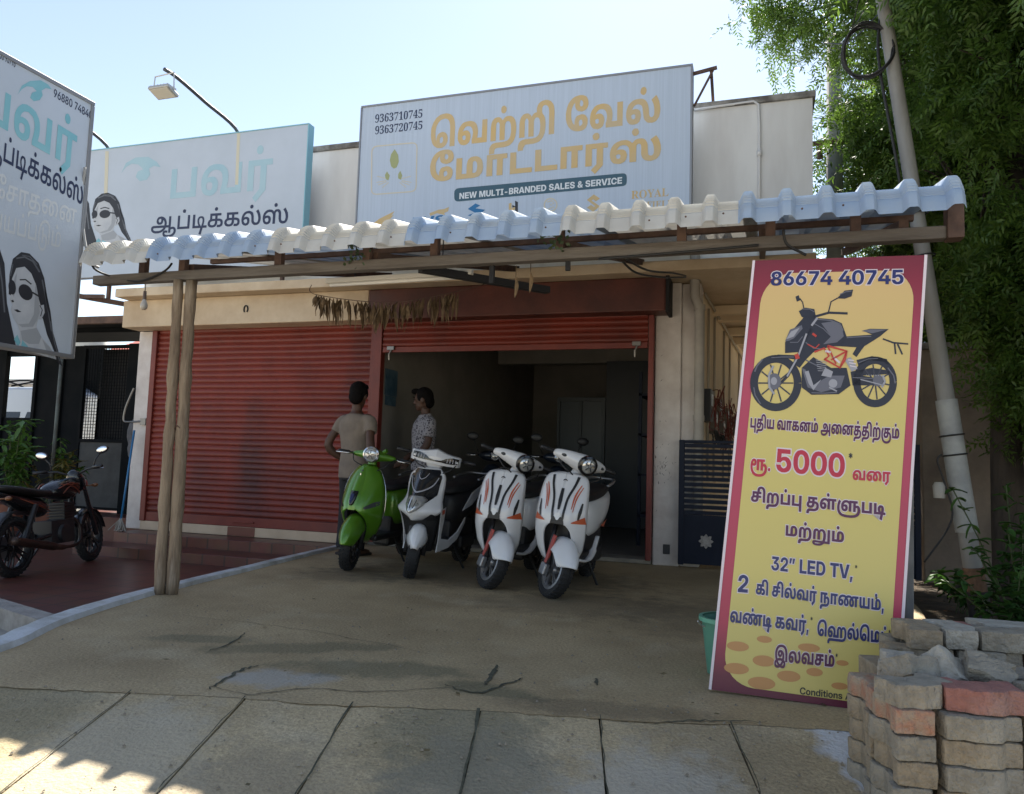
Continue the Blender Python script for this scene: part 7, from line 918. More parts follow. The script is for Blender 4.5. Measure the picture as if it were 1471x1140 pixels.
# bucket
p = Vector((-.155, -4.12, 0)); t = thing('bucket', 'green plastic bucket half hidden behind the banner', 'bucket', tuple(p)); M_buck = mat('green_plastic', (.10, .28, .20), .4)
mb = MB(); mb.lathe([(.001, .004), (.095, .004), (.125, .27), (.121, .27), (.092, .012), (.001, .012)], p, (0, 0, 1), 28); mb.build('body', M_buck, t, smooth=True, angle=50)
mb = MB(); mb.lathe([(.124, .255), (.138, .258), (.138, .278), (.120, .278)], p, (0, 0, 1), 28); mb.build('rim', mat('green_rim', (.14, .40, .28), .4), t, smooth=True, angle=50)
mb = MB(); mb.tube([p + Vector((.135 * math.cos(a), .135 * math.sin(a) * .5 - .1, .262 - .05 * math.sin(a))) for a in [math.pi * k / 12 for k in range(13)]], .004, 5); mb.build('handle', M_alum, t)
# ================================================================== SCOOTERS
M_pw = mat('white_bodywork', (.66, .665, .68), .28, coat=.5); M_pg = mat('green_bodywork', (.085, .23, .012), .28, coat=.6, metal=.25); M_pk_ = mat('black_plastic', (.014, .014, .016), .45); M_pb = mat('black_gloss', (.008, .008, .010), .15, coat=.4)
M_tyre = mat('tyre_rubber', (.014, .014, .015), .75, bump=.2); M_rim = mat('black_alloy', (.03, .03, .033), .35, metal=.5); M_rims = mat('silver_alloy', (.30, .30, .31), .35, metal=.8); M_chr = mat('chrome', (.62, .62, .63), .15, metal=1.0)
M_lens = mat('lamp_lens', (.55, .56, .56), .08, metal=.6); M_seat = mat('seat_vinyl', (.012, .012, .013), .6); M_org = mat('orange_decal', (.48, .085, .025), .4); M_eng = mat('engine_dark', (.018, .018, .02), .5); M_drl = mat('smoked_lens', (.045, .05, .055), .1); M_badge = mat('blue_badge', (.02, .03, .10), .3); M_redp = mat('fork_red', (.36, .06, .05), .4)
def half_surface(mb, S_, zs, wo, wi, nu=8, sgn=1, thick=None):
    rows = []
    for z in zs:
        a, b = wi(z), wo(z); rows.append([Vector((sgn * (a + (b - a) * k / nu), S_(a + (b - a) * k / nu, z), z)) for k in range(nu + 1)])
    mb.loft(rows, cap=False, closed=False)
def steer_mat(ang, p0=(0, .04, .21), p1=(0, .30, .95)):
    p0, p1 = Vector(p0), Vector(p1); ax = (p1 - p0).normalized(); return Matrix.Translation(p0) @ Matrix.Rotation(ang, 4, ax) @ Matrix.Translation(-p0)
def wheel(parent, cy, R, wd, M=None, rim_m=None, spokes=5, name='wheel', rim_r=.68):
    c = (0, cy, R); mb = MB(); r1 = R * rim_r + .012
    mb.lathe([(r1, -wd * .36), (R * .84, -wd * .5), (R * .94, -wd * .44), (R * .985, -wd * .26), (R, 0), (R * .985, wd * .26), (R * .94, wd * .44), (R * .84, wd * .5), (r1, wd * .36)], c, (1, 0, 0), 40)
    for k in range(34):
        a = 2 * math.pi * k / 34
        for sx in (-1, 1):
            for (u0, rr0, u1, rr1) in ((.06, R * 1.004, .30, R * .985), (.30, R * .985, .46, R * .93)):
                p = Vector((sx * wd * u0, cy + rr0 * math.cos(a + u0 * .25), R + rr0 * math.sin(a + u0 * .25))); q = Vector((sx * wd * u1, cy + rr1 * math.cos(a + .04 + u1 * .25), R + rr1 * math.sin(a + .04 + u1 * .25))); mb.bar(p, q, .012, .008, up=(0, math.cos(a), math.sin(a)))
    if M: mb.xf(M)
    t = mb.build(name, M_tyre, parent, smooth=True, angle=40)
    mb = MB(); r2 = R * rim_r
    mb.lathe([(r2 + .014, -wd * .38), (r2 - .006, -wd * .40), (r2 - .02, -wd * .2), (r2 - .02, wd * .2), (r2 - .006, wd * .40), (r2 + .014, wd * .38)], c, (1, 0, 0), 36)
    mb.lathe([(.001, -wd * .42), (.035, -wd * .42), (.045, -.02), (.045, .02), (.035, wd * .42), (.001, wd * .42)], c, (1, 0, 0), 16)
    for k in range(spokes):
        for da in (-.14, .14):
            a = 2 * math.pi * k / spokes + da; b = 2 * math.pi * k / spokes + da * .45
            for sx in (-1, 1): mb.bar((sx * wd * .28, cy + .03 * math.cos(b), R + .03 * math.sin(b)), (sx * wd * .3, cy + (r2 - .008) * math.cos(a), R + (r2 - .008) * math.sin(a)), .012, .014, up=(1, 0, 0))
    if M: mb.xf(M)
    mb.build('rim', rim_m or M_rim, t, smooth=True, angle=35)
    mb = MB(); mb.lathe([(.035, wd * .30), (r2 * .62, wd * .30), (r2 * .62, wd * .34), (.035, wd * .34)], c, (1, 0, 0), 28)
    if M: mb.xf(M)
    mb.build('brake_disc', M_rims, t)
    return t
def scooter_rear(t, paint, side, seat_h=.80, flare=.16, tail=1.60, bulge=0.0, zlo=.44):
    """tail body, seat, floor, engine, rear wheel, stand"""
    mb = MB(); rings = []
    for y, hw, z0, z1 in ((.62, flare * .55, zlo, .70), (.70, flare * .85 + bulge * .5, zlo - .05, .73), (.86, flare + bulge, zlo - .04, .755), (1.06, flare + bulge, zlo, .77), (1.26, flare * .95 + bulge * .6, zlo + .09, .785), (1.45, flare * .75, zlo + .19, .80), (tail, flare * .4, zlo + .29, .80)):
        zc, hz = (z0 + z1) / 2, (z1 - z0) / 2; rings.append([Vector((hw * math.copysign(abs(math.cos(a)) ** .7, math.cos(a)), y, zc + hz * math.copysign(abs(math.sin(a)) ** .75, math.sin(a)))) for a in [2 * math.pi * k / 20 for k in range(20)]])
    mb.loft(rings); mb.build('tail_body', paint, t, smooth=True, subsurf=1)
    mb = MB(); rings = []
    for y, hw, z0, z1 in ((.60, .05, .70, .745), (.68, .11, .70, .785), (.90, .135, .72, seat_h), (1.10, .13, .74, seat_h + .005), (1.25, .12, .75, seat_h + .045), (1.48, .095, .78, seat_h + .05), (1.56, .05, .79, seat_h + .03)):
        zc, hz = (z0 + z1) / 2, (z1 - z0) / 2; rings.append([Vector((hw * math.copysign(abs(math.cos(a)) ** .6, math.cos(a)), y, zc + hz * math.copysign(abs(math.sin(a)) ** .6, math.sin(a)))) for a in [2 * math.pi * k / 16 for k in range(16)]])
    mb.loft(rings); mb.build('seat', M_seat, t, smooth=True, subsurf=1)
    mb = MB(); mb.box((-.15, .20, .255), (.15, .74, .31)); mb.build('floorboard', M_pk_, t, bevel=.02)
    mb = MB(); mb.box((-.09, .62, .16), (.09, 1.30, .46)); mb.box((-.13, .92, .16), (-.05, 1.36, .28)); mb.box((.06, .90, .17), (.125, 1.30, .30)); mb.build('engine', M_eng, t, bevel=.03)
    mb = MB(); mb.tube(bez([(-.09, .75, .24), (-.13, .9, .19), (-.145, 1.1, .23), (-.15, 1.5, .33)], 4), [.02] * 5 + [.03] * 2 + [.045] * 6, 10); mb.build('exhaust', M_eng, t, smooth=True)
    wheel(t, 1.27, .205, .10, name='rear_wheel')
    mb = MB(); mb.grid(lambda u, v: Vector(((v - .5) * .13, 1.27 + .235 * math.cos(R_(150 - 150 * u)), .21 + .235 * math.sin(R_(150 - 150 * u)))), 12, 4); mb.build('rear_mudguard', M_pk_, t, smooth=True, solid=.006)
    mb = MB(); mb.tube(bez([(.13, 1.20, .84), (.135, 1.40, .87), (.10, 1.60, .89), (0, 1.66, .89), (-.10, 1.60, .89), (-.135, 1.40, .87), (-.13, 1.20, .84)], 5), .013, 8); mb.build('grab_rail', M_rims, t, smooth=True)
    mb = MB(); mb.tube([(.10, .70, .26), (.21, .78, .01)], .011, 8); mb.box((.19, .755, 0), (.235, .82, .012)); mb.build('side_stand', M_pk_, t)
    mb = MB(); mb.box((-.07, tail - .04, .66), (.07, tail + .015, .72)); mb.build('tail_lamp', mat('red_lens', (.25, .01, .01), .2), t, bevel=.012)
def inner_shield(t, m=None):
    mb = MB(); rings = []
    for z, hw, y0, y1 in ((.27, .13, .18, .24), (.45, .16, .17, .22), (.65, .17, .17, .215), (.82, .15, .18, .22), (.90, .09, .18, .25)):
        rings.append([Vector(p) for p in ((-hw, y0, z), (hw, y0, z), (hw, y1, z), (-hw, y1, z))])
    mb.loft(rings); mb.build('leg_shield', m or M_pk_, t, bevel=.01)
def fork(t, M, m=None, wd=.075):
    mb = MB()
    for sx in (-1, 1): mb.tube([(sx * wd, 0, .21), (sx * wd, .10, .46), (sx * wd * .8, .16, .60)], [.022, .020, .017], 10)
    mb.xf(M); mb.build('front_fork', m or M_pk_, t, smooth=True)
def bars(t, M, y=.24, z=1.03, hw=.33, lev=True, m=None, grip=.10):
    mb = MB(); mb.tube([(-hw, y + .05, z), (hw, y + .05, z)], .012, 8); mb.xf(M); mb.build('handlebar', m or M_pk_, t, smooth=True)
    for sx in (-1, 1):
        mb = MB(); mb.tube([(sx * (hw - grip), y + .05, z), (sx * hw, y + .05, z), (sx * (hw + .012), y + .05, z)], [.017, .017, .010], 12); mb.xf(M); mb.build('grip', M_pk_, t, smooth=True)
        if lev: mb = MB(); mb.tube([(sx * (hw - .14), y + .02, z), (sx * (hw - .10), y - .015, z - .006), (sx * (hw + .01), y - .005, z - .012)], [.009, .008, .007], 8); mb.xf(M); mb.build('brake_lever', M_chr, t, smooth=True)
def cables(t, M):
    for sx, k in ((-1, .0), (1, .03)):
        mb = MB(); mb.tube(bez([(sx * .20, .24, 1.03), (sx * .16, .16 - k, .97), (sx * .06, .15, .93 - k), (sx * .03, .2, .86)], 6), .005, 6); mb.xf(M); mb.build('brake_cable', M_pk_, t, smooth=True)
def lamp_disc(t, M, c, r, d=(0, -1, 0), bez_m=None, ring=.012, shape=None):
    mb = MB(); mb.lathe([(r + ring, .03), (r + ring, -.004), (r, -.012), (r - .002, .0)], c, Vector(d) * -1, 28); mb.xf(M); b = mb.build('headlamp', bez_m or M_chr, t, smooth=True, angle=40)
    mb = MB(); mb.lathe([(r, -.002), (r * .85, -.012), (r * .5, -.02), (.002, -.022)], c, Vector(d) * -1, 28); mb.xf(M); mb.build('lens', M_lens, b, smooth=True)
    mb = MB()
    for k in range(5): a = 2 * math.pi * k / 5 + .3; p = Vector(c) + Vector((math.cos(a) * r * .72, -.024, math.sin(a) * r * .72)); mb.bar(Vector(c) + Vector((math.cos(a) * r * .15, -.025, math.sin(a) * r * .15)), p, r * .13, .006, up=(0, 1, 0))
    mb.xf(M); mb.build('reflector', M_drl, b)
def decal(mb, S_, pts, wds, h=.004, sgn=1):
    """strip of paint following the front of the leg shield"""
    P = [Vector((p[0] * sgn, 0, p[1])) for p in pts]; P = bez(P, 5); n = len(P); ws = np.interp(np.linspace(0, 1, n), np.linspace(0, 1, len(wds)), wds)
    L = []; Rr = []
    for i, p in enumerate(P):
        d = (P[min(i + 1, n - 1)] - P[max(i - 1, 0)]); d.normalize(); nn = Vector((-d.z, 0, d.x))
        for lst, s_ in ((L, 1), (Rr, -1)):
            q = p + nn * ws[i] / 2 * s_; lst.append(Vector((q.x, S_(abs(q.x), q.z) - h - .008, q.z)))
    mb.loft([L, Rr], cap=False, closed=False)
def fender(t, M, paint, R=.225, a0=20, a1=150, wd=.075, drop=.05, name='front_mudguard', nose=1.0):
    def f(u, v):
        a = R_(a0 + (a1 - a0) * u); s_ = (v - .5) * 2; k = wd * (1 - .35 * abs(2 * u - .9) ** 2.2); r_ = R + .022 * (1 - s_ * s_) - drop * abs(s_) ** 3
        return Vector((s_ * k, -math.cos(a) * r_ * nose, .21 + math.sin(a) * r_))
    mb = MB(); mb.grid(f, 16, 10); mb.xf(M); mb.build(name, paint, t, smooth=True, solid=.006, subsurf=1)

def classic_scooter(loc, rz, label, st, lean=R_(5)):
    t = thing('scooter', label, 'scooter', loc, rz, group='scooters parked in front of the showroom', local=True); t.rotation_euler = (0, lean, rz)
    M = steer_mat(st); WO = [(.25, .10), (.29, .145), (.36, .178), (.46, .195), (.55, .202), (.66, .200), (.76, .192), (.84, .184), (.89, .174), (.92, .158), (.938, .13), (.95, .08)]
    WI = [(.25, .06), (.30, .088), (.40, .108), (.47, .108), (.52, .095), (.56, .06), (.575, .0)]
    YC = [(.25, .06), (.40, .03), (.55, -.03), (.65, -.025), (.75, .02), (.85, .08), (.95, .15)]; YO = [(.25, .19), (.35, .15), (.5, .105), (.66, .10), (.8, .13), (.95, .19)]
    wo = lambda z: interp(WO, z); wi = lambda z: interp(WI, z)
    def S_(x, z): q = min(1.0, abs(x) / max(wo(z), .03)); return interp(YC, z) + (interp(YO, z) - interp(YC, z)) * (.75 * q ** 2.2 + .25 * q ** 6)
    mb = MB(); zs = [.25 + .70 * k / 30 for k in range(31)]
    for sg in (1, -1): half_surface(mb, S_, zs, wo, wi, 10, sg)
    mb.build('front_apron', M_pw, t, smooth=True, solid=.012)
    inner_shield(t, M_pk_)
    mb = MB()
    for sg in (1, -1): decal(mb, S_, [(.10, .925), (.088, .86), (.055, .76), (.045, .66), (.04, .60)], [.022, .019, .018, .018, .018], .006, sg)
    decal(mb, S_, [(0, .615), (0, .585), (0, .56)], [.085, .10, .11], .006); decal(mb, S_, [(0, .83), (0, .74), (0, .67)], [.022, .030, .016], .005)
    for sg in (1, -1): decal(mb, S_, [(.165, .73), (.158, .66), (.150, .60)], [.010, .022, .010], .006, sg)
    mb.build('black_trim', M_pk_, t, smooth=True)
    mb = MB()
    for sg in (1, -1):
        decal(mb, S_, [(.135, .865), (.105, .78), (.095, .68)], [.006, .013, .005], .005, sg); decal(mb, S_, [(.15, .85), (.118, .76), (.108, .66)], [.005, .010, .004], .005, sg); decal(mb, S_, [(.105, .578), (.15, .588), (.197, .60)], [.004, .030, .058], .006, sg)
    mb.build('orange_decal', M_org, t, smooth=True)
    mb = MB(); decal(mb, S_, [(0, .645), (0, .62), (0, .59)], [.045, .05, .01], .009); mb.build('shield_badge', M_pw, t, smooth=True)
    mb = MB(); mb.lathe([(.012, -.001), (.018, -.001), (.018, -.006), (.012, -.006)], (0, S_(0, .885), .885), (0, 1, .4), 16); mb.build('key_ring', M_pb, t)
    wheel(t, 0, .21, .095, M, M_rims, 5, 'front_wheel', .66); fork(t, M, M_pk_)
    mb = MB(); mb.box((-.10, .01, .24), (-.082, .05, .46)); mb.xf(M); mb.build('fork_reflector', M_redp, t, bevel=.004)
    mb = MB(); mb.box((-.115, -.03, .15), (-.075, .06, .24)); mb.xf(M); mb.build('caliper', M_rims, t, bevel=.01)
    fender(t, M, M_pw, .240, 18, 132, .105, .11)
    # handlebar cowl with its round lamp
    mb = MB(); rings = []
    for x, ry, rz_, cy, cz in ((-.245, .022, .024, .25, 1.055), (-.20, .042, .038, .235, 1.06), (-.12, .062, .056, .20, 1.055), (-.05, .088, .072, .17, 1.045), (0, .096, .078, .165, 1.045), (.05, .088, .072, .17, 1.045), (.12, .062, .056, .20, 1.055), (.20, .042, .038, .235, 1.06), (.245, .022, .024, .25, 1.055)):
        rings.append([Vector((x, cy + ry * math.cos(a), cz + rz_ * math.sin(a))) for a in [2 * math.pi * k / 16 for k in range(16)]])
    mb.loft(rings); mb.tube([(0, .22, .90), (0, .21, 1.0)], [.055, .06], 12); mb.xf(M); mb.build('handlebar_cowl', M_pw, t, smooth=True, subsurf=1)
    lamp_disc(t, M, (0, .078, 1.038), .060, (0, -1, -.12), M_pb, .017)
    for sx in (-1, 1):
        mb = MB(); mb.ell((sx * .165, .185, 1.058), (.035, .018, .014), 10); mb.xf(M); mb.build('indicator', M_drl, t, smooth=True)
    bars(t, M, .22, 1.06, .34, False)
    cables(t, M); scooter_rear(t, M_pw, 1)
    mb = MB()
    for sg in (1, -1): mb.tube(bez([(sg * .14, .22, .28), (sg * .165, .40, .26), (sg * .165, .62, .30), (sg * .16, .80, .42)], 6), [.022] * 8 + [.03] * 6 + [.02] * 5, 10, flat=.55)
    mb.build('side_trim', M_pw, t, smooth=True)
    mb = MB()
    for sg in (1, -1): mb.add([(sg * .178, .80, .52), (sg * .180, .92, .50), (sg * .178, 1.05, .56), (sg * .179, .93, .54)], [(0, 1, 2, 3)])
    mb.build('side_decal', M_org, t)
    return t
def vintage_scooter(loc, rz, label, st, lean=R_(4)):
    t = thing('scooter', label, 'scooter', loc, rz, group='scooters parked in front of the showroom', local=True); t.rotation_euler = (0, lean, rz)
    M = steer_mat(st); WO = [(.24, .05), (.28, .10), (.34, .15), (.44, .195), (.55, .215), (.66, .212), (.76, .195), (.84, .165), (.89, .135), (.93, .10), (.955, .05)]
    WI = [(.24, .04), (.30, .08), (.40, .105), (.46, .105), (.51, .09), (.545, .05), (.56, 0)]
    YC = [(.24, .07), (.40, .02), (.52, -.075), (.60, -.06), (.70, -.015), (.80, .035), (.88, .08), (.955, .14)]; YO = [(.24, .23), (.35, .19), (.5, .165), (.8, .18), (.955, .20)]
    wo = lambda z: interp(WO, z); wi = lambda z: interp(WI, z)
    def S_(x, z): q = min(1.0, abs(x) / max(wo(z), .03)); return interp(YC, z) + (interp(YO, z) - interp(YC, z)) * q ** 2.3
    mb = MB(); zs = [.24 + .715 * k / 28 for k in range(29)]
    for sg in (1, -1): half_surface(mb, S_, zs, wo, wi, 10, sg)
    mb.build('front_apron', M_pg, t, smooth=True, solid=.012); inner_shield(t, M_pk_)
    mb = MB(); rows = []
    for z, hw, d in ((.545, .04, .006), (.60, .055, .02), (.70, .062, .032), (.80, .058, .03), (.88, .045, .02), (.93, .03, .006)): rows.append([Vector((hw * k / 3, S_(abs(hw * k / 3), z) - d * math.cos(math.pi / 2 * k / 3) - .003, z)) for k in range(-3, 4)])
    mb.loft(rows, cap=False, closed=False); mb.build('horn_cover', M_pg, t, smooth=True, subsurf=1)
    Sb = lambda x, z: S_(x, z) - .03
    mb = MB(); rows = []
    for z, hw in ((.585, .006), (.60, .022), (.65, .032), (.70, .036), (.715, .034)): rows.append([Vector((hw * k / 3, S_(0, z) - .038 + .02 * (k / 3) ** 2, z)) for k in range(-3, 4)])
    mb.loft(rows, cap=False, closed=False); bd = mb.build('grille_badge', M_pb, t, smooth=True, solid=.006)
    mb = MB(); rows = []
    for z, hw in ((.61, .004), (.64, .013), (.69, .016)): rows.append([Vector((hw * k, S_(0, z) - .045, z)) for k in (-1, 0, 1)])
    mb.loft(rows, cap=False, closed=False); mb.build('badge_stripe', M_badge, bd, smooth=True)
    mb = MB()
    for sg in (1, -1): decal(mb, S_, [(.105, .565), (.14, .585), (.175, .61), (.198, .625)], [.018, .034, .038, .018], .006, sg)
    mb.build('indicator', M_drl, t, smooth=True)
    mb = MB(); mb.lathe([(.001, -.006), (.009, -.006), (.009, 0)], (0, S_(0, .895) - .012, .90), (0, 1, .3), 12); mb.box((-.004, S_(0, .87) - .03, .855), (.004, S_(0, .87) - .022, .875)); mb.build('emblem', M_chr, t)
    mb = MB()
    for sg in (1, -1): mb.tube([Vector((sg * (wo(z) + .004), S_(wo(z), z) + .004, z)) for z in [.30 + .64 * k / 20 for k in range(21)]], .006, 6)
    mb.build('edge_trim', M_chr, t, smooth=True)
    # body-coloured mudguard, wrapped round the wheel
    def f(u, v):
        a = R_(8 + 128 * u); s_ = (v - .5) * 2; k = .105 * (1 - .45 * abs(2 * u - 1.0) ** 2.4); r_ = .262 + .03 * (1 - s_ * s_) - .11 * abs(s_) ** 3
        return Vector((s_ * k, -math.cos(a) * r_ - .01, .22 + math.sin(a) * r_))
    mb = MB(); mb.grid(f, 18, 12); mb.xf(M); mb.build('front_mudguard', M_pg, t, smooth=True, solid=.006, subsurf=1)
    wheel(t, 0, .215, .10, M, M_rim, 5, 'front_wheel', .60); fork(t, M)
    mb = MB(); rings = []
    for x, ry, rz_, cy, cz in ((-.22, .022, .022, .265, 1.035), (-.14, .034, .030, .25, 1.04), (-.07, .055, .05, .23, 1.045), (0, .085, .072, .20, 1.05), (.07, .055, .05, .23, 1.045), (.14, .034, .030, .25, 1.04), (.22, .022, .022, .265, 1.035)): rings.append([Vector((x, cy + ry * math.cos(a), cz + rz_ * math.sin(a))) for a in [2 * math.pi * k / 16 for k in range(16)]])
    mb.loft(rings); mb.tube([(0, .24, .90), (0, .225, 1.02)], [.05, .05], 12); mb.xf(M); mb.build('handlebar_cowl', M_pg, t, smooth=True, subsurf=1)
    lamp_disc(t, M, (0, .118, 1.052), .062, (0, -1, -.08), M_chr, .014)
    bars(t, M, .22, 1.035, .35, True)
    cables(t, M); scooter_rear(t, M_pg, 1, .80, .15, 1.62, .05, .40)
    mb = MB()
    for sx in (1,): mb.tube([(.10, .18, 1.09), (.13, .17, 1.11)], .02, 8)
    mb.xf(M); mb.build('mirror_boss', M_pg, t)
    return t
def sharp_scooter(loc, rz, label, st, lean=R_(4)):
    t = thing('scooter', label, 'scooter', loc, rz, group='scooters parked in front of the showroom', local=True); t.rotation_euler = (0, lean, rz)
    M = steer_mat(st); WO = [(.50, .05), (.53, .12), (.57, .20), (.60, .205), (.66, .175), (.72, .168), (.80, .172), (.88, .165), (.92, .13), (.95, .09)]
    YC = [(.50, -.10), (.56, -.14), (.62, -.12), (.70, -.06), (.80, .01), (.88, .07), (.95, .14)]; YO = [(.50, .06), (.57, .04), (.62, .10), (.70, .15), (.88, .18), (.95, .2)]
    wo = lambda z: interp(WO, z)
    def S_(x, z): q = min(1.0, abs(x) / max(wo(z), .03)); return interp(YC, z) + (interp(YO, z) - interp(YC, z)) * (q ** 1.35)
    mb = MB(); zs = [.50 + .45 * k / 22 for k in range(23)]
    for sg in (1, -1): half_surface(mb, S_, zs, wo, lambda z: 0, 10, sg)
    mb.build('front_apron', M_pw, t, smooth=True, solid=.012); inner_shield(t)
    mb = MB(); rows = []
    for z, hw in ((.585, .012), (.63, .070), (.69, .118), (.72, .138), (.80, .142), (.87, .145), (.935, .11)): rows.append([Vector((hw * k / 4, S_(abs(hw * k / 4), z) - .016, z)) for k in range(-4, 5)])
    mb.loft(rows, cap=False, closed=False); pl = mb.build('black_panel', M_pb, t, smooth=True)
    mb = MB()
    for sg in (1, -1): decal(mb, S_, [(0, .735), (.05, .755), (.10, .80), (.125, .87)], [.014, .011, .010, .006], .014, sg); decal(mb, S_, [(0, .845), (.03, .865), (.045, .90)], [.007, .006, .005], .014, sg)
    mb.build('silver_trim', M_ml, t, smooth=True)
    mb = MB(); rows = []
    for z, hw in ((.562, .010), (.585, .045), (.625, .078), (.675, .095), (.70, .07), (.708, .02)): rows.append([Vector((hw * k / 4, S_(abs(hw * k / 4), z) - .028 - .022 * math.cos(math.pi / 2 * k / 4), z)) for k in range(-4, 5)])
    mb.loft(rows, cap=False, closed=False); hl = mb.build('headlamp', M_lens, t, smooth=True, solid=.004)
    mb = MB()
    for x in (-.035, 0, .035): mb.bar((x, S_(abs(x), .67) - .056, .675), (x * .6, S_(abs(x), .60) - .056, .605), .005, .006, up=(0, 1, 0))
    mb.bar((-.05, S_(.05, .645) - .056, .645), (.05, S_(.05, .645) - .056, .645), .005, .006, up=(0, 1, 0)); mb.build('reflector', M_drl, hl)
    # lower black fork cover, white side blades
    mb = MB(); rings = []
    for z, hw, y0, y1 in ((.22, .10, .12, .20), (.35, .13, .08, .19), (.50, .16, .02, .18), (.56, .15, -.06, .16)): rings.append([Vector(p) for p in ((-hw, y0 + .04, z), (-hw * .5, y0, z), (hw * .5, y0, z), (hw, y0 + .04, z), (hw, y1, z), (-hw, y1, z))])
    mb.loft(rings); mb.build('lower_cover', M_pk_, t, bevel=.01)
    mb = MB()
    for sg in (1, -1):
        mb.loft([[Vector((sg * a, y, z)) for a, y, z in r_] for r_ in ([(.205, .04, .60), (.205, .16, .62), (.20, .16, .60), (.20, .05, .58)], [(.185, .10, .50), (.19, .18, .50), (.18, .18, .5), (.175, .11, .5)], [(.17, .14, .38), (.175, .185, .38), (.165, .185, .38), (.16, .145, .38)], [(.16, .15, .24), (.165, .22, .22), (.155, .22, .22), (.15, .16, .24)], )])
        mb.loft([[Vector((sg * a, y, z)) for a, y, z in r_] for r_ in ([(.16, .14, .22), (.16, .17, .34), (.15, .17, .34), (.15, .14, .22)], [(.172, .40, .24), (.172, .40, .31), (.16, .40, .31), (.16, .40, .24)], [(.172, .62, .30), (.172, .62, .37), (.16, .62, .37), (.16, .62, .30)], [(.165, .82, .44), (.165, .82, .49), (.155, .82, .49), (.155, .82, .44)])])
    mb.build('side_blade', M_pw, t, bevel=.006)
    mb = MB(); mb.add([(.2065, .075, .555), (.2065, .135, .565), (.2065, .135, .60), (.2065, .075, .595)], [(0, 1, 2, 3)])
    mb.build('side_decal', M_org, t)
    # cowl with twin running lamps
    mb = MB(); rings = []
    for x, y0, y1, z0, z1 in ((-.225, .235, .28, .995, 1.075), (-.20, .19, .29, .99, 1.085), (-.10, .15, .30, .985, 1.095), (0, .125, .31, .985, 1.125), (.10, .15, .30, .985, 1.095), (.20, .19, .29, .99, 1.085), (.225, .235, .28, .995, 1.075)): rings.append([Vector(p) for p in ((x, y0 + .01, z0), (x, y0, (z0 + z1) / 2), (x, y0 + .03, z1 - .01), (x, (y0 + y1) / 2, z1), (x, y1, z1 - .02), (x, y1, z0))])
    mb.loft(rings); mb.loft([[Vector((.05 * math.cos(a), .22 + .04 * math.sin(a), .93)) for a in [2 * math.pi * k / 10 for k in range(10)]], [Vector((.085 * math.cos(a), .22 + .06 * math.sin(a), .99)) for a in [2 * math.pi * k / 10 for k in range(10)]]]); mb.xf(M); mb.build('handlebar_cowl', M_pw, t, bevel=.008, smooth=True, angle=40)
    yf = lambda x: interp([(0, .125), (.10, .15), (.20, .19), (.225, .235)], abs(x)) - .004
    mb = MB()
    for sg in (1, -1):
        rows = []
        for x, z0, z1 in ((.0, 1.012, 1.022), (.05, 1.012, 1.028), (.09, 1.010, 1.052), (.15, 1.010, 1.068), (.205, 1.018, 1.066)): rows.append([Vector((sg * x, yf(x) + .004 * 0 + (.006 if z > 1.04 else .004), z)) for z in (z0, (z0 + z1) / 2, z1)])
        mb.loft(rows, cap=False, closed=False)
    mb.xf(M); dl = mb.build('running_lamp', M_pb, t, solid=.006)
    mb = MB()
    for sg in (1, -1):
        for x in (.105, .13, .155, .18): mb.bar((sg * x, yf(x) - .003, 1.018), (sg * x, yf(x) - .001, 1.052), .006, .004, up=(0, 1, 0))
    mb.xf(M); mb.build('light_strip', M_ml, dl)
    wheel(t, 0, .205, .105, M, M_rim, 5, 'front_wheel', .62); fork(t, M)
    def f(u, v):
        a = R_(18 + 100 * u); s_ = (v - .5) * 2; k = .088 * (1 - .5 * abs(2 * u - 1.1) ** 2); r_ = .235 + .022 * (1 - abs(s_)) - .085 * max(0, abs(s_) - .55) / .45
        return Vector((s_ * k, -math.cos(a) * r_, .21 + math.sin(a) * r_))
    mb = MB(); mb.grid(f, 14, 10); mb.xf(M); mb.build('front_mudguard', M_pw, t, smooth=True, solid=.006, angle=30)
    bars(t, M, .22, 1.05, .35, False); cables(t, M); scooter_rear(t, M_pk_, 1, .82, .14)
    mb = MB()
    for sg in (1, -1): mb.loft([[Vector((sg * a, y, z)) for a, y, z in r_] for r_ in ([(.145, .78, .55), (.15, .80, .58), (.14, .80, .58), (.135, .78, .55)], [(.16, 1.0, .60), (.155, 1.0, .72), (.14, 1.0, .72), (.145, 1.0, .60)], [(.10, 1.55, .76), (.095, 1.55, .80), (.08, 1.55, .80), (.085, 1.55, .76)])])
    mb.build('side_panel', M_pw, t, bevel=.004)
    return t
def P2(px, py, z=0): v = unp(px, py, 2, z); return (v.x, v.y, 0)
vintage_scooter((-3.55, -1.90, 0), R_(2), 'green retro scooter with round chrome headlamp, leftmost of the parked scooters', R_(12))
sharp_scooter((-2.86, -2.05, 0), R_(2), 'white scooter with angular black front panel and twin running lamps', R_(20))
w3 = classic_scooter((-2.09, -2.24, 0), R_(0), 'white scooter with orange decals, between the angular white scooter and the rightmost scooter', R_(44))
w4 = classic_scooter((-1.52, -2.42, 0), R_(0), 'white scooter with orange decals parked rightmost, nearest the camera', R_(42))
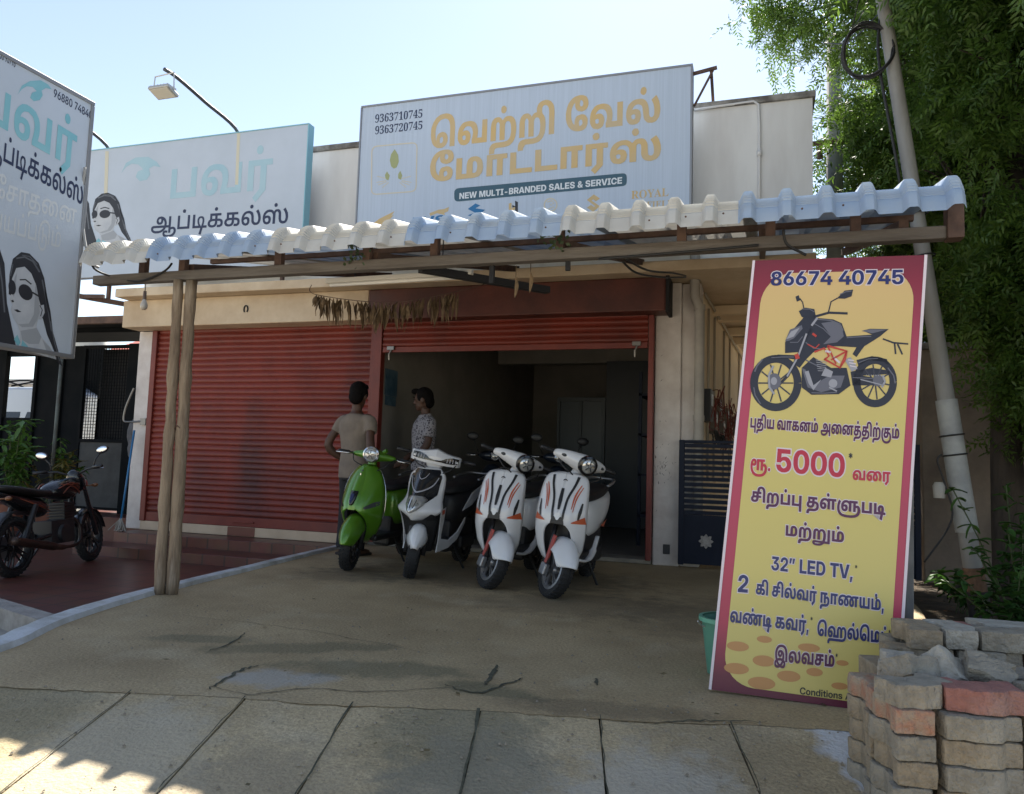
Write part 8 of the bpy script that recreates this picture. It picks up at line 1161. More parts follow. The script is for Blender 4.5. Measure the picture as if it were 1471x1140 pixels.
# darker scooters with mirrors kept inside the showroom
def dark_scooter(loc, rz, label):
    t = thing('scooter', label, 'scooter', loc, rz, group='dark scooters inside the showroom', local=True); M = steer_mat(R_(10))
    mb = MB(); rings = []
    for z, hw, y in ((.30, .09, .10), (.45, .17, .05), (.6, .2, -.02), (.75, .18, .03), (.9, .12, .12), (.95, .05, .16)): rings.append([Vector((hw * math.cos(a), y + .10 + .1 * -abs(math.sin(a)) * (1 if math.sin(a) > 0 else -.5), z)) for a in [2 * math.pi * k / 12 for k in range(12)]])
    mb.loft(rings); mb.build('front_apron', M_drk, t, smooth=True, subsurf=1); wheel(t, 0, .21, .09, M, M_rim, 5, 'front_wheel'); fork(t, M); fender(t, M, M_drk)
    mb = MB(); mb.ell((0, .2, 1.04), (.2, .09, .07)); mb.xf(M); mb.build('handlebar_cowl', M_drk, t, smooth=True); lamp_disc(t, M, (0, .11, 1.04), .05); bars(t, M, .22, 1.04, .34)
    for sx in (-1, 1):
        mb = MB(); mb.tube([(sx * .2, .25, 1.07), (sx * .27, .24, 1.22)], .006, 6); mb.ell((sx * .29, .24, 1.27), (.075, .015, .05)); mb.xf(M); mb.build('mirror', M_pk_, t, smooth=True)
    scooter_rear(t, M_drk, 1); return t
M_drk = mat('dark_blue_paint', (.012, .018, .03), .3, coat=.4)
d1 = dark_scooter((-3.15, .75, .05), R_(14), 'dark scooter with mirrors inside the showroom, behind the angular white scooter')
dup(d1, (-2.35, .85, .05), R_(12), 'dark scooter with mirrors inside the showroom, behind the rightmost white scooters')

# ================================================================== MOTORCYCLE (left)
M_mb = mat('motorcycle_black', (.010, .010, .012), .25, coat=.4); M_mo = mat('motorcycle_orange', (.22, .05, .025), .4); M_mblu = mat('motorcycle_blue', (.05, .10, .15), .3)
t = thing('motorcycle', 'black commuter motorcycle with orange streaks parked on the tiled forecourt', 'motorcycle', (-7.22, -1.25, ZF), R_(196), local=True); t.rotation_euler = (0, R_(5), R_(196))
MI = steer_mat(R_(8), (0, .0, .3), (0, .30, .95)); MN = Matrix.Identity(4)
wheel(t, 0, .29, .085, MI, M_rim, 5, 'front_wheel', .76); wheel(t, 1.27, .29, .095, None, M_rim, 5, 'rear_wheel', .76)
mb = MB()
for sx in (-1, 1): mb.tube([(sx * .085, 0, .29), (sx * .085, .15, .62), (sx * .085, .27, .93)], [.026, .024, .018], 10)
mb.box((-.10, .22, .80), (.10, .29, .83)); mb.xf(MI); mb.build('front_fork', M_mb, t, smooth=True, angle=40)
def mf(u, v): a = R_(15 + 140 * u); s_ = (v - .5) * 2; r_ = .31 + .012 * (1 - s_ * s_); return Vector((s_ * .06, -math.cos(a) * r_, .29 + math.sin(a) * r_ - .02 * abs(s_)))
mb = MB(); mb.grid(mf, 14, 6); mb.xf(MI); mb.build('front_mudguard', M_mb, t, smooth=True, solid=.006)
mb = MB(); rings = []
for y, hw, z0, z1 in ((.30, .06, .76, .88), (.38, .13, .70, .93), (.52, .15, .70, .945), (.66, .13, .72, .91), (.78, .08, .74, .84)): rings.append([Vector((hw * math.copysign(abs(math.cos(a)) ** .8, math.cos(a)), y, (z0 + z1) / 2 + (z1 - z0) / 2 * math.sin(a))) for a in [2 * math.pi * k / 16 for k in range(16)]])
mb.loft(rings); mb.build('fuel_tank', M_mb, t, smooth=True, subsurf=1)
mb = MB()
for sx in (-1, 1):
    for z, sl, l in ((.885, -.02, .30), (.835, .05, .34), (.78, .07, .26)): mb.tube(bez([(sx * .10, .34, z - .02), (sx * .155, .46, z + sl * .4), (sx * .152, .58, z + sl), (sx * .11, .34 + l + .05, z - .01)], 5), [.003] + [.009] * 14 + [.002], 6, flat=.6)
mb.build('orange_stripe', M_mo, t, smooth=True)
mb = MB(); mb.tube(bez([(-.08, .36, .925), (-.12, .46, .935), (-.125, .58, .93), (-.1, .68, .90)], 4), .008, 6); mb.build('blue_stripe', M_mblu, t)
mb = MB(); rings = []
for y, hw, z0, z1 in ((.74, .07, .76, .82), (.82, .12, .74, .83), (1.05, .14, .76, .84), (1.30, .13, .80, .88), (1.55, .09, .84, .90)): rings.append([Vector((hw * math.copysign(abs(math.cos(a)) ** .6, math.cos(a)), y, (z0 + z1) / 2 + (z1 - z0) / 2 * math.sin(a))) for a in [2 * math.pi * k / 14 for k in range(14)]])
mb.loft(rings); mb.build('seat', M_seat, t, smooth=True, subsurf=1)
mb = MB(); rings = []
for y, hw, z0, z1 in ((.80, .10, .52, .74), (1.0, .12, .55, .76), (1.25, .11, .66, .80), (1.60, .05, .80, .86)): rings.append([Vector((hw * math.cos(a), y, (z0 + z1) / 2 + (z1 - z0) / 2 * math.sin(a))) for a in [2 * math.pi * k / 12 for k in range(12)]])
mb.loft(rings); mb.build('tail_body', M_mb, t, smooth=True, subsurf=1)
mb = MB()
for sx in (-1, 1): mb.tube([(sx * .118, .86, .60), (sx * .126, 1.02, .66), (sx * .10, 1.3, .75)], [.004, .016, .003], 6, flat=.5)
mb.build('side_stripe', M_mo, t, smooth=True)
mb = MB(); mb.box((-.10, .42, .26), (.10, .82, .50)); mb.box((-.085, .40, .48), (.085, .58, .68)); mb.lathe([(.001, -.13), (.09, -.13), (.10, -.10), (.10, .10), (.09, .13), (.001, .13)], (0, .62, .36), (1, 0, 0), 20)
for k in range(6): mb.box((-.10, .39, .50 + k * .03), (.10, .60, .512 + k * .03))
mb.build('engine', M_eng, t, bevel=.012)
mb = MB(); mb.tube(bez([(-.06, .42, .52), (-.10, .34, .42), (-.13, .40, .24), (-.14, .70, .22), (-.15, 1.0, .27), (-.16, 1.5, .36)], 5), [.018] * 15 + [.03] * 3 + [.042] * 8, 10); mb.build('exhaust', mat('exhaust_heatshield', (.07, .045, .035), .4, (.03, .022, .02), 4, metal=.5), t, smooth=True)
mb = MB()
for sx in (-1, 1): mb.tube([(sx * .08, .80, .36), (sx * .09, 1.27, .29)], .022, 8); mb.tube([(sx * .12, 1.28, .32), (sx * .12, 1.10, .68)], .028, 8)
mb.tube([(0, .30, .82), (0, .45, .28), (0, .80, .30)], .025, 8); mb.build('frame', M_pk_, t)
mb = MB()
for sx in (-1, 1): mb.tube([(sx * .02, .28, .96), (sx * .16, .29, 1.02), (sx * .34, .40, 1.03)], .012, 8)
mb.xf(MI); mb.build('handlebar', M_pk_, t, smooth=True)
for sx in (-1, 1):
    mb = MB(); mb.tube([(sx * .24, .345, 1.03), (sx * .36, .405, 1.03)], .018, 10); mb.xf(MI); mb.build('grip', M_pk_, t, smooth=True)
    mb = MB(); mb.tube([(sx * .22, .29, 1.03), (sx * .24, .27, 1.12), (sx * .30, .26, 1.19)], .007, 6); mb.ell((sx * .32, .262, 1.22), (.07, .018, .042), 12, Matrix.Rotation(R_(sx * -14), 3, 'Y')); mb.xf(MI); mr_ = mb.build('mirror', M_pk_, t, smooth=True)
    mb = MB(); mb.ell((sx * .32, .28, 1.22), (.060, .006, .034), 12, Matrix.Rotation(R_(sx * -14), 3, 'Y')); mb.xf(MI); mb.build('mirror_glass', mat('mirror_glass', (.72, .74, .76), .05, metal=1), mr_, smooth=True)
    mb = MB(); mb.tube([(sx * .20, .24, 1.02), (sx * .34, .31, 1.015)], .006, 6); mb.xf(MI); mb.build('brake_lever', M_chr, t)
    for y, z in ((.18, .84), (1.58, .76)):
        mb = MB(); mb.tube([(sx * .06, y, z), (sx * .15, y, z)], .008, 6); mb.ell((sx * .18, y, z), (.035, .025, .022), 10); mb.xf(MI if y < 1 else MN); mb.build('indicator', mat('amber_lens', (.16, .06, .02), .3), t, smooth=True)
mb = MB(); rings = []
for y, hw, z0, z1 in ((.10, .055, .80, .93), (.16, .085, .77, 1.0), (.26, .09, .80, 1.04), (.32, .06, .88, 1.03)): rings.append([Vector((hw * math.cos(a), y, (z0 + z1) / 2 + (z1 - z0) / 2 * math.sin(a))) for a in [2 * math.pi * k / 14 for k in range(14)]])
mb.loft(rings); mb.xf(MI); mb.build('headlamp_cowl', M_mb, t, smooth=True, subsurf=1); lamp_disc(t, MI, (0, .10, .87), .055)
mb = MB(); mb.tube([(.08, .70, .28), (.22, .80, .0)], .011, 8); mb.build('side_stand', M_pk_, t)
mb = MB(); mb.grid(lambda u, v: Vector(((v - .5) * .14, 1.27 + .33 * math.cos(R_(120 - 130 * u)), .30 + .33 * math.sin(R_(120 - 130 * u)))), 12, 4); mb.build('rear_mudguard', M_pk_, t, smooth=True, solid=.006)

# ================================================================== PEOPLE
M_skin = mat('brown_skin', (.085, .040, .024), .55, (.065, .032, .02), 12); M_hair = mat('black_hair', (.006, .005, .005), .75, bump=.5, bscale=90, spec=.1); M_tee = mat('beige_tshirt', (.20, .165, .135), .9, (.15, .125, .105), 6, bump=.25, bscale=14)
M_trs = mat('dark_trousers', (.018, .018, .022), .9); M_shoe = mat('dark_sandal', (.03, .022, .018), .7)
def pattern_mat():
    m = bpy.data.materials.new('printed_shirt'); m.use_nodes = True; N = m.node_tree.nodes; L = m.node_tree.links; tc = N.new('ShaderNodeTexCoord'); v = N.new('ShaderNodeTexVoronoi'); v.inputs['Scale'].default_value = 44; n = N.new('ShaderNodeTexNoise'); n.inputs['Scale'].default_value = 30; L.new(tc.outputs['Object'], v.inputs['Vector']); L.new(tc.outputs['Object'], n.inputs['Vector'])
    ad_ = N.new('ShaderNodeMath'); L.new(v.outputs['Distance'], ad_.inputs[0]); L.new(n.outputs['Fac'], ad_.inputs[1]); r = N.new('ShaderNodeValToRGB'); r.color_ramp.elements[0].position = .80; r.color_ramp.elements[1].position = .95; r.color_ramp.elements[0].color = (.045, .04, .06, 1); r.color_ramp.elements[1].color = (.30, .29, .31, 1); L.new(ad_.outputs[0], r.inputs[0]); L.new(r.outputs[0], N['Principled BSDF'].inputs['Base Color']); N['Principled BSDF'].inputs['Roughness'].default_value = .9; return m
def remesh(mb, name, m, parent, vox=.008, smooth=6):
    o = mb.build('tmp_body', m, parent); q = o.modifiers.new('r', 'REMESH'); q.mode = 'VOXEL'; q.voxel_size = vox; s_ = o.modifiers.new('s', 'SMOOTH'); s_.iterations = smooth; s_.factor = .5
    dg = bpy.context.evaluated_depsgraph_get(); me = bpy.data.meshes.new_from_object(o.evaluated_get(dg)); me.name = name; bpy.data.objects.remove(o)
    me.polygons.foreach_set('use_smooth', [True] * len(me.polygons)); me.materials.clear(); me.materials.append(m); n = bpy.data.objects.new(name, me); COL.objects.link(n); n.parent = parent; n['_o'] = [0, 0, 0]; return n
def limb(mb, pts, rs, seg=12): mb.tube(bez(pts, 5), list(np.interp(np.linspace(0, 1, (len(pts) - 1) * 5 + 1), np.linspace(0, 1, len(rs)), rs)), seg)
def hand(mb, w, d, side, palm=(1, 0, 0)):
    """w wrist, d pointing direction"""
    w = Vector(w); d = Vector(d).normalized(); a = Vector(palm).normalized(); b = d.cross(a).normalized(); c = w + d * .05
    mb.ell(c, (.040, .018, .05), 10, Matrix((a, b, d)).transposed())
    for k, l in ((-1.5, .062), (-.5, .074), (.5, .070), (1.5, .054)):
        p = w + d * .09 + a * k * .018; mb.tube([p - d * .02, p + d * l * .5 + b * .006 * side, p + d * l * .85 + b * .022 * side], [.0095, .009, .0075], 8)
    p = w + d * .03 - a * .032; mb.tube([p, p - a * .022 + d * .03, p - a * .024 + d * .062 + b * .012 * side], [.013, .011, .009], 8)
def torso_rings(sc=1.0, lo=.92, hi=1.50, d=0.0):
    tab = [(.86, .165, .115, 0), (.92, .168, .118, 0), (1.0, .158, .112, 0), (1.08, .152, .108, -.004), (1.18, .166, .115, -.006), (1.30, .185, .122, 0), (1.38, .185, .112, .004), (1.43, .150, .092, .010), (1.475, .085, .072, .012), (1.50, .060, .060, .008)]
    out = []
    for z, hx, hy, oy in tab:
        if lo <= z <= hi: out.append([Vector(((hx * sc + d) * math.copysign(abs(math.cos(a)) ** .85, math.cos(a)), oy + (hy * sc + d) * math.sin(a), z)) for a in [2 * math.pi * k / 20 for k in range(20)]])
    return out
def person(loc, rz, label, armL, armR, shirt, sleeve, head_turn=0.0, head_tilt=0.0, hair_kind='short', sc=1.0, collar=False):
    t = thing('person', label, 'person', loc, rz, local=True); t.scale = (sc, sc, sc)
    mb = MB(); mb.loft(torso_rings())
    for sx in (-1, 1): limb(mb, [(sx * .09, 0, .93), (sx * .10, -.012, .50), (sx * .105, .015, .09)], [.092, .058, .062, .042]); mb.ell((sx * .11, -.05, .035), (.042, .12, .036), 12)
    H = Matrix.Translation((0, .0, 1.50)) @ Matrix.Rotation(head_turn, 4, 'Z') @ Matrix.Rotation(head_tilt, 4, 'X') @ Matrix.Diagonal((1.13, 1.13, 1.13, 1)) @ Matrix.Translation((0, 0, -1.50))
    mb.tube([(0, .018, 1.44), (0, .012, 1.50), (0, .004, 1.57)], [.062, .055, .056], 14)
    s0 = len(mb.v); mb.ell((0, .012, 1.665), (.074, .094, .105), 18); mb.ell((0, -.018, 1.605), (.056, .068, .062), 14); mb.ell((0, -.062, 1.565), (.028, .024, .020), 10)
    mb.loft([[Vector((-.010, -.085, 1.665)), Vector((.010, -.085, 1.665)), Vector((.007, -.092, 1.668)), Vector((-.007, -.092, 1.668))], [Vector((-.018, -.086, 1.622)), Vector((.018, -.086, 1.622)), Vector((.009, -.114, 1.628)), Vector((-.009, -.114, 1.628))]])
    for sx in (-1, 1): mb.ell((sx * .076, .012, 1.645), (.010, .024, .034), 10); mb.ell((sx * .028, -.078, 1.678), (.018, .012, .008), 8)
    mb.ell((0, -.082, 1.596), (.026, .012, .007), 8); mb.ell((0, -.081, 1.586), (.022, .012, .007), 8); mb.xf(H, s0)
    for sx, arm in ((1, armL), (-1, armR)):
        limb(mb, [(sx * .14, .008, 1.415), (sx * .19, .008, 1.39)] + arm[:2], [.06, .058, .044, .046, .029]); hand(mb, arm[1], Vector(arm[1]) - Vector(arm[0]), arm[2], arm[3])
    body = remesh(mb, 'body', M_skin, t, .0065, 4)
    mb = MB(); mb.loft(torso_rings(1.02, .80 if not collar else .86, 1.476, .012) if False else [[Vector((p.x * 1.0, p.y, p.z)) for p in r_] for r_ in torso_rings(1.03, .86, 1.476, .012)])
    mb.loft([[Vector((.188 * math.cos(a), .135 * math.sin(a), z)) for a in [2 * math.pi * k / 20 for k in range(20)]] for z in (.80, .88, .95)])
    for sx, arm in ((1, armL), (-1, armR)):
        e = Vector((sx * .20, .008, 1.38)); el = Vector(arm[0]); limb(mb, [(sx * .12, .008, 1.405), e, e.lerp(el, sleeve)], [.072, .074, .070, .066])
    if collar: mb.tube([(.066 * math.cos(a), .008 + .064 * math.sin(a), 1.492 + .012 * math.sin(a)) for a in [2 * math.pi * k / 18 for k in range(19)]], .016, 8)
    remesh(mb, 'shirt', shirt, t, .010, 5)
    mb = MB(); mb.loft([[Vector((hx * math.cos(a), .122 * math.sin(a), z)) for a in [2 * math.pi * k / 18 for k in range(18)]] for z, hx in ((.78, .172), (.86, .176), (.96, .168))])
    for sx in (-1, 1): limb(mb, [(sx * .085, 0, .88), (sx * .10, -.01, .50), (sx * .106, .012, .07)], [.108, .085, .075, .072])
    remesh(mb, 'trousers', M_trs, t, .012, 4)
    mb = MB(); s0 = 0; mb.ell((0, .022, 1.69), (.086, .098, .100), 18); mb.ell((0, .062, 1.63), (.072, .060, .075), 14)
    if hair_kind == 'quiff': mb.ell((0, -.066, 1.755), (.058, .048, .032), 12)
    for sx in (-1, 1): mb.ell((sx * .070, -.012, 1.675), (.014, .03, .04), 8)
    mb.xf(H); hr = remesh(mb, 'hair', M_hair, t, .009, 2)
    # cut the hair back from the face
    bm = bmesh.new(); bm.from_mesh(hr.data); Hi = H.inverted(); dl = [v for v in bm.verts if (Hi @ v.co).y < -.045 and (Hi @ v.co).z < 1.722]; bmesh.ops.delete(bm, geom=dl, context='VERTS'); bm.to_mesh(hr.data); bm.free()
    for sx in (-1, 1):
        mb = MB(); mb.ell((sx * .027, -.086, 1.672), (.011, .007, .006), 8); mb.xf(H); mb.build('eye', mat('eye_dark', (.03, .025, .025), .2), t, smooth=True)
        mb = MB(); mb.tube([(sx * .014, -.091, 1.694), (sx * .030, -.092, 1.699), (sx * .046, -.083, 1.694)], [.004, .005, .002], 6); mb.xf(H); mb.build('eyebrow', M_hair, t)
        mb = MB(); mb.box((sx * .105 - .045, -.17, 0), (sx * .105 + .045, .08, .03)); mb.build('sandal', M_shoe, t, bevel=.012)
    return t
# faces away from the camera and towards the other man
pp = unp(508, 700, 1, -.95); person((pp.x, -.95, 0), R_(166), 'man in beige t-shirt turning his back by the red shutter', [(.30, .10, 1.14), (.20, -.06, .98), 1, (0, 1, 0)], [(-.30, .10, 1.13), (-.27, .02, .87), -1, (0, 1, 0)], M_tee, .42, R_(18), R_(8), 'quiff')
pp = unp(606, 700, 1, .12); person((pp.x, .12, .05), R_(-48), 'man in patterned shirt standing just inside the entrance, in profile', [(.24, -.04, 1.13), (.20, -.20, .96), 1, (0, 1, 0)], [(-.25, .03, 1.13), (-.22, -.16, .96), -1, (0, 1, 0)], pattern_mat(), .62, R_(-32), R_(10), 'quiff', 1.0, True)
# ================================================================== PAVER PILE
def paver_mat(nm, c1, c2, c3): return mat(nm, c1, .92, c2, 17, bump=.9, bscale=70, col3=c3, scale3=5, mid3=(.5, .72), detail=8)
PM = {'grey': paver_mat('paver_grey', (.32, .285, .225), (.22, .195, .155), (.42, .385, .32)), 'tan': paver_mat('paver_tan', (.34, .275, .19), (.23, .185, .13), (.41, .36, .28)), 'red': paver_mat('paver_red', (.35, .155, .125), (.27, .12, .10), (.38, .25, .21)), 'orange stained': paver_mat('paver_orange', (.34, .28, .21), (.40, .18, .11), (.40, .36, .31)), 'whitish': paver_mat('paver_white', (.44, .41, .35), (.32, .29, .24), (.24, .2, .16))}
PH_ = .074
def paver_mesh(seed, m, L=.226, W=.113, d=.023, broken=0):
    r = random.Random(seed); o = [(0, 0), (.05, 0), (.075, -d), (.151, -d), (.176, 0), (L, 0), (L - .004, W * .5), (L, W), (.176, W), (.151, W - d), (.075, W - d), (.05, W), (0, W), (.004, W * .5)]
    if broken: o = [(x, y) for x, y in o if x < .16] ; o = [(0, 0), (.05, 0), (.075, -d), (.12, -d), (.148, .03), (.128, .06), (.152, W - d - .005), (.075, W - d), (.05, W), (0, W), (.004, W * .5)]
    o = [(x - L / 2 * (1 if not broken else .66), y - W / 2) for x, y in o]; bm = bmesh.new(); vs = [bm.verts.new((x, y, 0)) for x, y in o]; f = bm.faces.new(vs); e = bmesh.ops.extrude_face_region(bm, geom=[f]); bmesh.ops.translate(bm, vec=(0, 0, PH_ - .003), verts=[v for v in e['geom'] if isinstance(v, bmesh.types.BMVert)])
    bmesh.ops.recalc_face_normals(bm, faces=bm.faces); bmesh.ops.bevel(bm, geom=[x for x in bm.edges], offset=.007, segments=2, profile=.6, affect='EDGES'); bmesh.ops.triangulate(bm, faces=[f for f in bm.faces if len(f.verts) > 4]); bmesh.ops.subdivide_edges(bm, edges=[e for e in bm.edges if e.calc_length() > .02], cuts=2, use_grid_fill=True)
    for v in bm.verts:
        n = mnoise.noise_vector(v.co * 28 + Vector((seed * 3.1, 0, 0))); v.co += n * .0026
        n2 = mnoise.noise(v.co * 70 + Vector((seed * 7.7, 1, 0)))
        if n2 > .35: v.co -= (v.co - Vector((0, 0, PH_ / 2))).normalized() * (n2 - .35) * .022
    me = bpy.data.meshes.new('paver'); bm.to_mesh(me); bm.free(); me.materials.append(m); me.polygons.foreach_set('use_smooth', [True] * len(me.polygons)); me.set_sharp_from_angle(angle=R_(38)); return me
PMESH = {c: [paver_mesh(i * 7 + k, m) for k in range(3)] for i, (c, m) in enumerate(PM.items())}; PBRK = {c: paver_mesh(91 + i, PM[c], broken=1) for i, c in enumerate(('grey', 'whitish'))}
ex, ey = Vector((.975, .222, 0)), Vector((-.222, .975, 0)); pc = Vector((.395, -5.53, 0)); yaw0 = math.atan2(ex.y, ex.x)
rb = random.Random(12); ORD = ['first', 'second', 'third', 'fourth', 'fifth', 'sixth', 'seventh', 'eighth', 'ninth', 'tenth']
PN = [0]
def paver(u, v, z, yaw, col, label, tilt=None, me=None, sc=None):
    o = bpy.data.objects.new('paving_block', me or rb.choice(PMESH[col])); COL.objects.link(o); p = pc + ex * u + ey * v; o.location = (p.x, p.y, z)
    o.rotation_euler = tilt if tilt else (rb.gauss(0, .008), rb.gauss(0, .008), yaw0 + yaw + rb.gauss(0, .045)); tag(o, label, 'paving block', 'paving blocks stacked beside the banner'); PN[0] += 1
    if sc: o.scale = sc
    return o
def paint_col(w): return rb.choices(['grey', 'tan', 'red', 'whitish'], w)[0]
low = MB()
ZT = .300
lay = 0
for k in range(11):
    z = ZT - PH_ * (k + 1); vis = k < 5
    # left face: blocks laid away from the camera, zigzag sides to the left; front face to the right
    row = []
    for j in range(2):
        row.append((.058 + rb.uniform(-.012, .008), .115 + j * .228, math.pi / 2, 'orange stained' if (k == 0) else paint_col([5, 4, 1, 2]), 'L', j))
    u = .125; j = 0
    while u < 1.15:
        if rb.random() < (.25 if k < 2 else .6): wd = .117; row.append((u + wd / 2, .113 + rb.uniform(-.01, .02), math.pi / 2, paint_col([4, 5, 2, 1]), 'F', j))
        else: wd = .232; row.append((u + wd / 2, .06 + rb.uniform(-.01, .015), 0, paint_col([4, 5, 1, 1]), 'F', j))
        u += wd + rb.uniform(.003, .012); j += 1
    for (uu, vv, yw, c, side, j) in row:
        if vis:
            lb = f'{c} paver, {ORD[k]} layer of the pile, left face, {ORD[j]} from the near corner' if side == 'L' else f'{c} paver, {ORD[k]} layer of the pile, front face, {ORD[j]} after the corner stack'
            paver(uu, vv, z, yw, c, lb)
        else:
            p = pc + ex * uu + ey * vv; s0 = len(low.v); low.box((-.112, -.056, 0), (.112, .056, .071)); low.xf(Matrix.Translation((p.x, p.y, z)) @ Matrix.Rotation(yaw0 + yw, 4, 'Z'), s0)
    # core of the pile
    p = pc + ex * .62 + ey * .50; s0 = len(low.v); low.box((-.48, -.24, 0), (.48, .24, .070)); low.xf(Matrix.Translation((p.x, p.y, z)) @ Matrix.Rotation(yaw0, 4, 'Z'), s0)
q = low.build('paver_pile_core', PM['tan'], bevel=.006); q['kind'] = 'stuff'
T1 = ZT
paver(.085, .10, T1, .35, 'grey', 'grey paver lying askew on the near corner of the block pile', sc=(.9, 1, 1))
paver(.265, .075, T1, -.06, 'red', 'large red paver on top of the front face of the block pile', sc=(1.0, 1.1, 1))
paver(.52, .10, T1 + .0, .05, 'grey', 'grey paver right of the large red paver on the pile')
paver(.60, .20, T1 + .0, .3, 'whitish', 'whitish paver behind the large red paver, at the right edge of the photo')
paver(.16, .42, T1 - .005, 1.2, 'whitish', 'whitish paver at the far left end of the top of the pile')
paver(.26, .31, T1 + .03, .7, 'whitish', 'big pale chunk tilted up behind the red paver', tilt=(R_(48), R_(18), yaw0 + .7), me=PBRK['whitish'], sc=(1.05, 1.1, 1.1))
paver(.155, .27, T1 + .02, .2, 'grey', 'slanting grey chunk leaning between the corner paver and the pale chunk', tilt=(R_(-24), R_(14), yaw0 + .5), me=PBRK['grey'])
paver(.385, .26, T1 + .045, -.2, 'grey', 'speckled grey chunk lying behind the red paver', tilt=(R_(28), R_(10), yaw0 - .25), me=PBRK['grey'], sc=(1.0, .9, .9))
paver(.50, .32, T1 + .02, -.5, 'grey', 'flat dark grey fragment in the hollow right of the speckled chunk', tilt=(R_(10), R_(-12), yaw0 - .5), me=PBRK['grey'], sc=(.9, .9, .6))
rear = [(.06, .60, 'tan'), (.30, .60, 'grey'), (.54, .60, 'red'), (.78, .60, 'grey'), (1.0, .6, 'tan')]
for i, (u, v, c) in enumerate(rear): paver(u + .24, v, T1, .03, c, f'{c} paver in the lower rear row of the pile top, {ORD[i]} from its left end')
for i, (u, c) in enumerate(((.36, 'grey'), (.60, 'tan'), (.84, 'grey'), (1.08, 'tan'))): paver(u, .76, T1, .02, c, f'{c} paver in the hindmost row of the pile, {ORD[i]} from its left end')
rear2 = [(.09, .62, 'tan', 1.5), (.22, .64, 'whitish', 1.55), (.40, .60, 'grey', .1), (.60, .50, 'grey', -.1), (.80, .48, 'whitish', .05)]
for i, (u, v, c, yw) in enumerate(rear2): paver(u + .22, v, T1 + PH_, yw, c, f'{c} paver in the upper rear row of the pile top, {ORD[i]} from its left end')
paver(.84, .78, T1 + PH_, .04, 'whitish', 'long whitish kerb block lying highest, at the rear right of the pile', sc=(2.2, 1.3, .9))
paver(.44, .76, T1 + PH_, .02, 'red', 'reddish flat paver behind the pale chunk, below the long kerb block', sc=(1.2, 1, .8))

# ================================================================== LEANING POLE, CABLES
M_pole = mat('grey_pole', (.28, .28, .27), .6, (.20, .195, .185), 4, bump=.15, stretch=(1, 1, .3), col3=(.17, .16, .14), scale3=2.5)
M_polelo = mat('pole_rust', (.22, .13, .075), .85, (.10, .055, .035), 9, bump=.3); M_tar = mat('pole_tar', (.02, .018, .018), .8)
pb0 = unp(1409, 888, 1, -1.55); pt0 = unp(1268, 0, 1, -1.55); dpl = (pt0 - pb0); pe = pb0 + dpl * 1.75; pb1 = pb0 - dpl * .03
lp = thing('leaning_pole', 'tall pale utility pole leaning left beside the yellow banner', 'pole', tuple(pb1))
mb = MB(); mb.tube([pb1 + (pe - pb1) * (k / 30) for k in range(31)], [.067 - .026 * k / 30 for k in range(31)], 20); mb.build('shaft', M_pole, lp, smooth=True)
A0 = lambda t: pb0 + dpl * t
mb = MB(); mb.tube([A0(.128), A0(.33)], [.080, .076], 20); mb.build('sleeve', mat('sleeve_grey', (.33, .34, .33), .5, (.24, .25, .25), 5, bump=.1), lp, smooth=True, angle=40)
mb = MB(); mb.tube([A0(.04), A0(.075)], [.072, .071], 20); mb.build('rust_band', M_polelo, lp, smooth=True, angle=40)
mb = MB(); mb.tube([A0(-.03), A0(.04)], [.077, .075], 20); mb.build('tarred_foot', M_tar, lp, smooth=True, angle=40)
for t_ in (.245, .275, .56, .63): mb = MB(); mb.tube([A0(t_) + Vector((.082 * math.cos(a), .082 * math.sin(a), .012 * math.cos(a))) for a in [2 * math.pi * k / 20 for k in range(21)]], .007, 6); mb.build('strap', M_cable, lp, smooth=True)
mb = MB(); mb.tube(bez([A0(.245) + Vector((-.1, -.05, 0)), A0(.23) + Vector((-.14, -.06, .02)), A0(.2) + Vector((-.11, -.05, 0)), A0(.15) + Vector((-.10, -.06, -.02)), A0(.08) + Vector((-.34, -.1, 0))], 6), .007, 6); mb.build('strap_tail', M_cable, lp, smooth=True)
mb = MB(); p = A0(.19) + Vector((-.15, -.03, 0)); mb.lathe([(.001, -.06), (.04, -.06), (.045, .03), (.03, .06), (.001, .06)], p, (0, 0, 1), 14); mb.build('insulator', mat('porcelain', (.34, .32, .28), .4), lp, smooth=True, angle=40)
mb = MB(); c = A0(.915) + Vector((-.17, -.03, -.02)); rc = random.Random(9)
for k in range(6):
    rx, rz_ = .19 + rc.uniform(-.02, .02), .23 + rc.uniform(-.025, .02); mb.tube([c + Vector((rx * math.cos(a) + rc.uniform(-.004, .004), .03 * math.sin(a * 2) + rc.uniform(-.03, .03) * 0 + (k - 4) * .008, rz_ * math.sin(a))) for a in [2 * math.pi * i / 28 for i in range(29)]], .007, 6)
tag(mb.build('cable_coil', M_cable, smooth=True), 'coil of black cable hung high on the leaning pole', 'cable coil')
pc_ = thing('pole_cables', 'thin black service cables running from the leaning pole into the tree', 'cables', tuple(A0(.95))); rc = random.Random(2)
for k in range(6):
    a = A0(.95 + .03 * k) + Vector((-.03, 0, 0)); b = Vector((.75 + rc.uniform(-.2, .2), -.6 + .2 * k, 5.9 + rc.uniform(-.8, .6))); mb = MB(); mb.tube(bez([a, a.lerp(b, .5) + Vector((0, 0, -.12)), b], 8), .006, 5); mb.build('cable', M_cable, pc_, smooth=True)
mb = MB(); mb.tube(bez([A0(1.0), A0(.9) + Vector((-.1, -.02, 0)), A0(.72) + Vector((-.09, -.03, 0)), A0(.6) + Vector((-.09, -.02, 0))], 8), .012, 6)
mb.build('cable', M_cable, pc_, smooth=True)
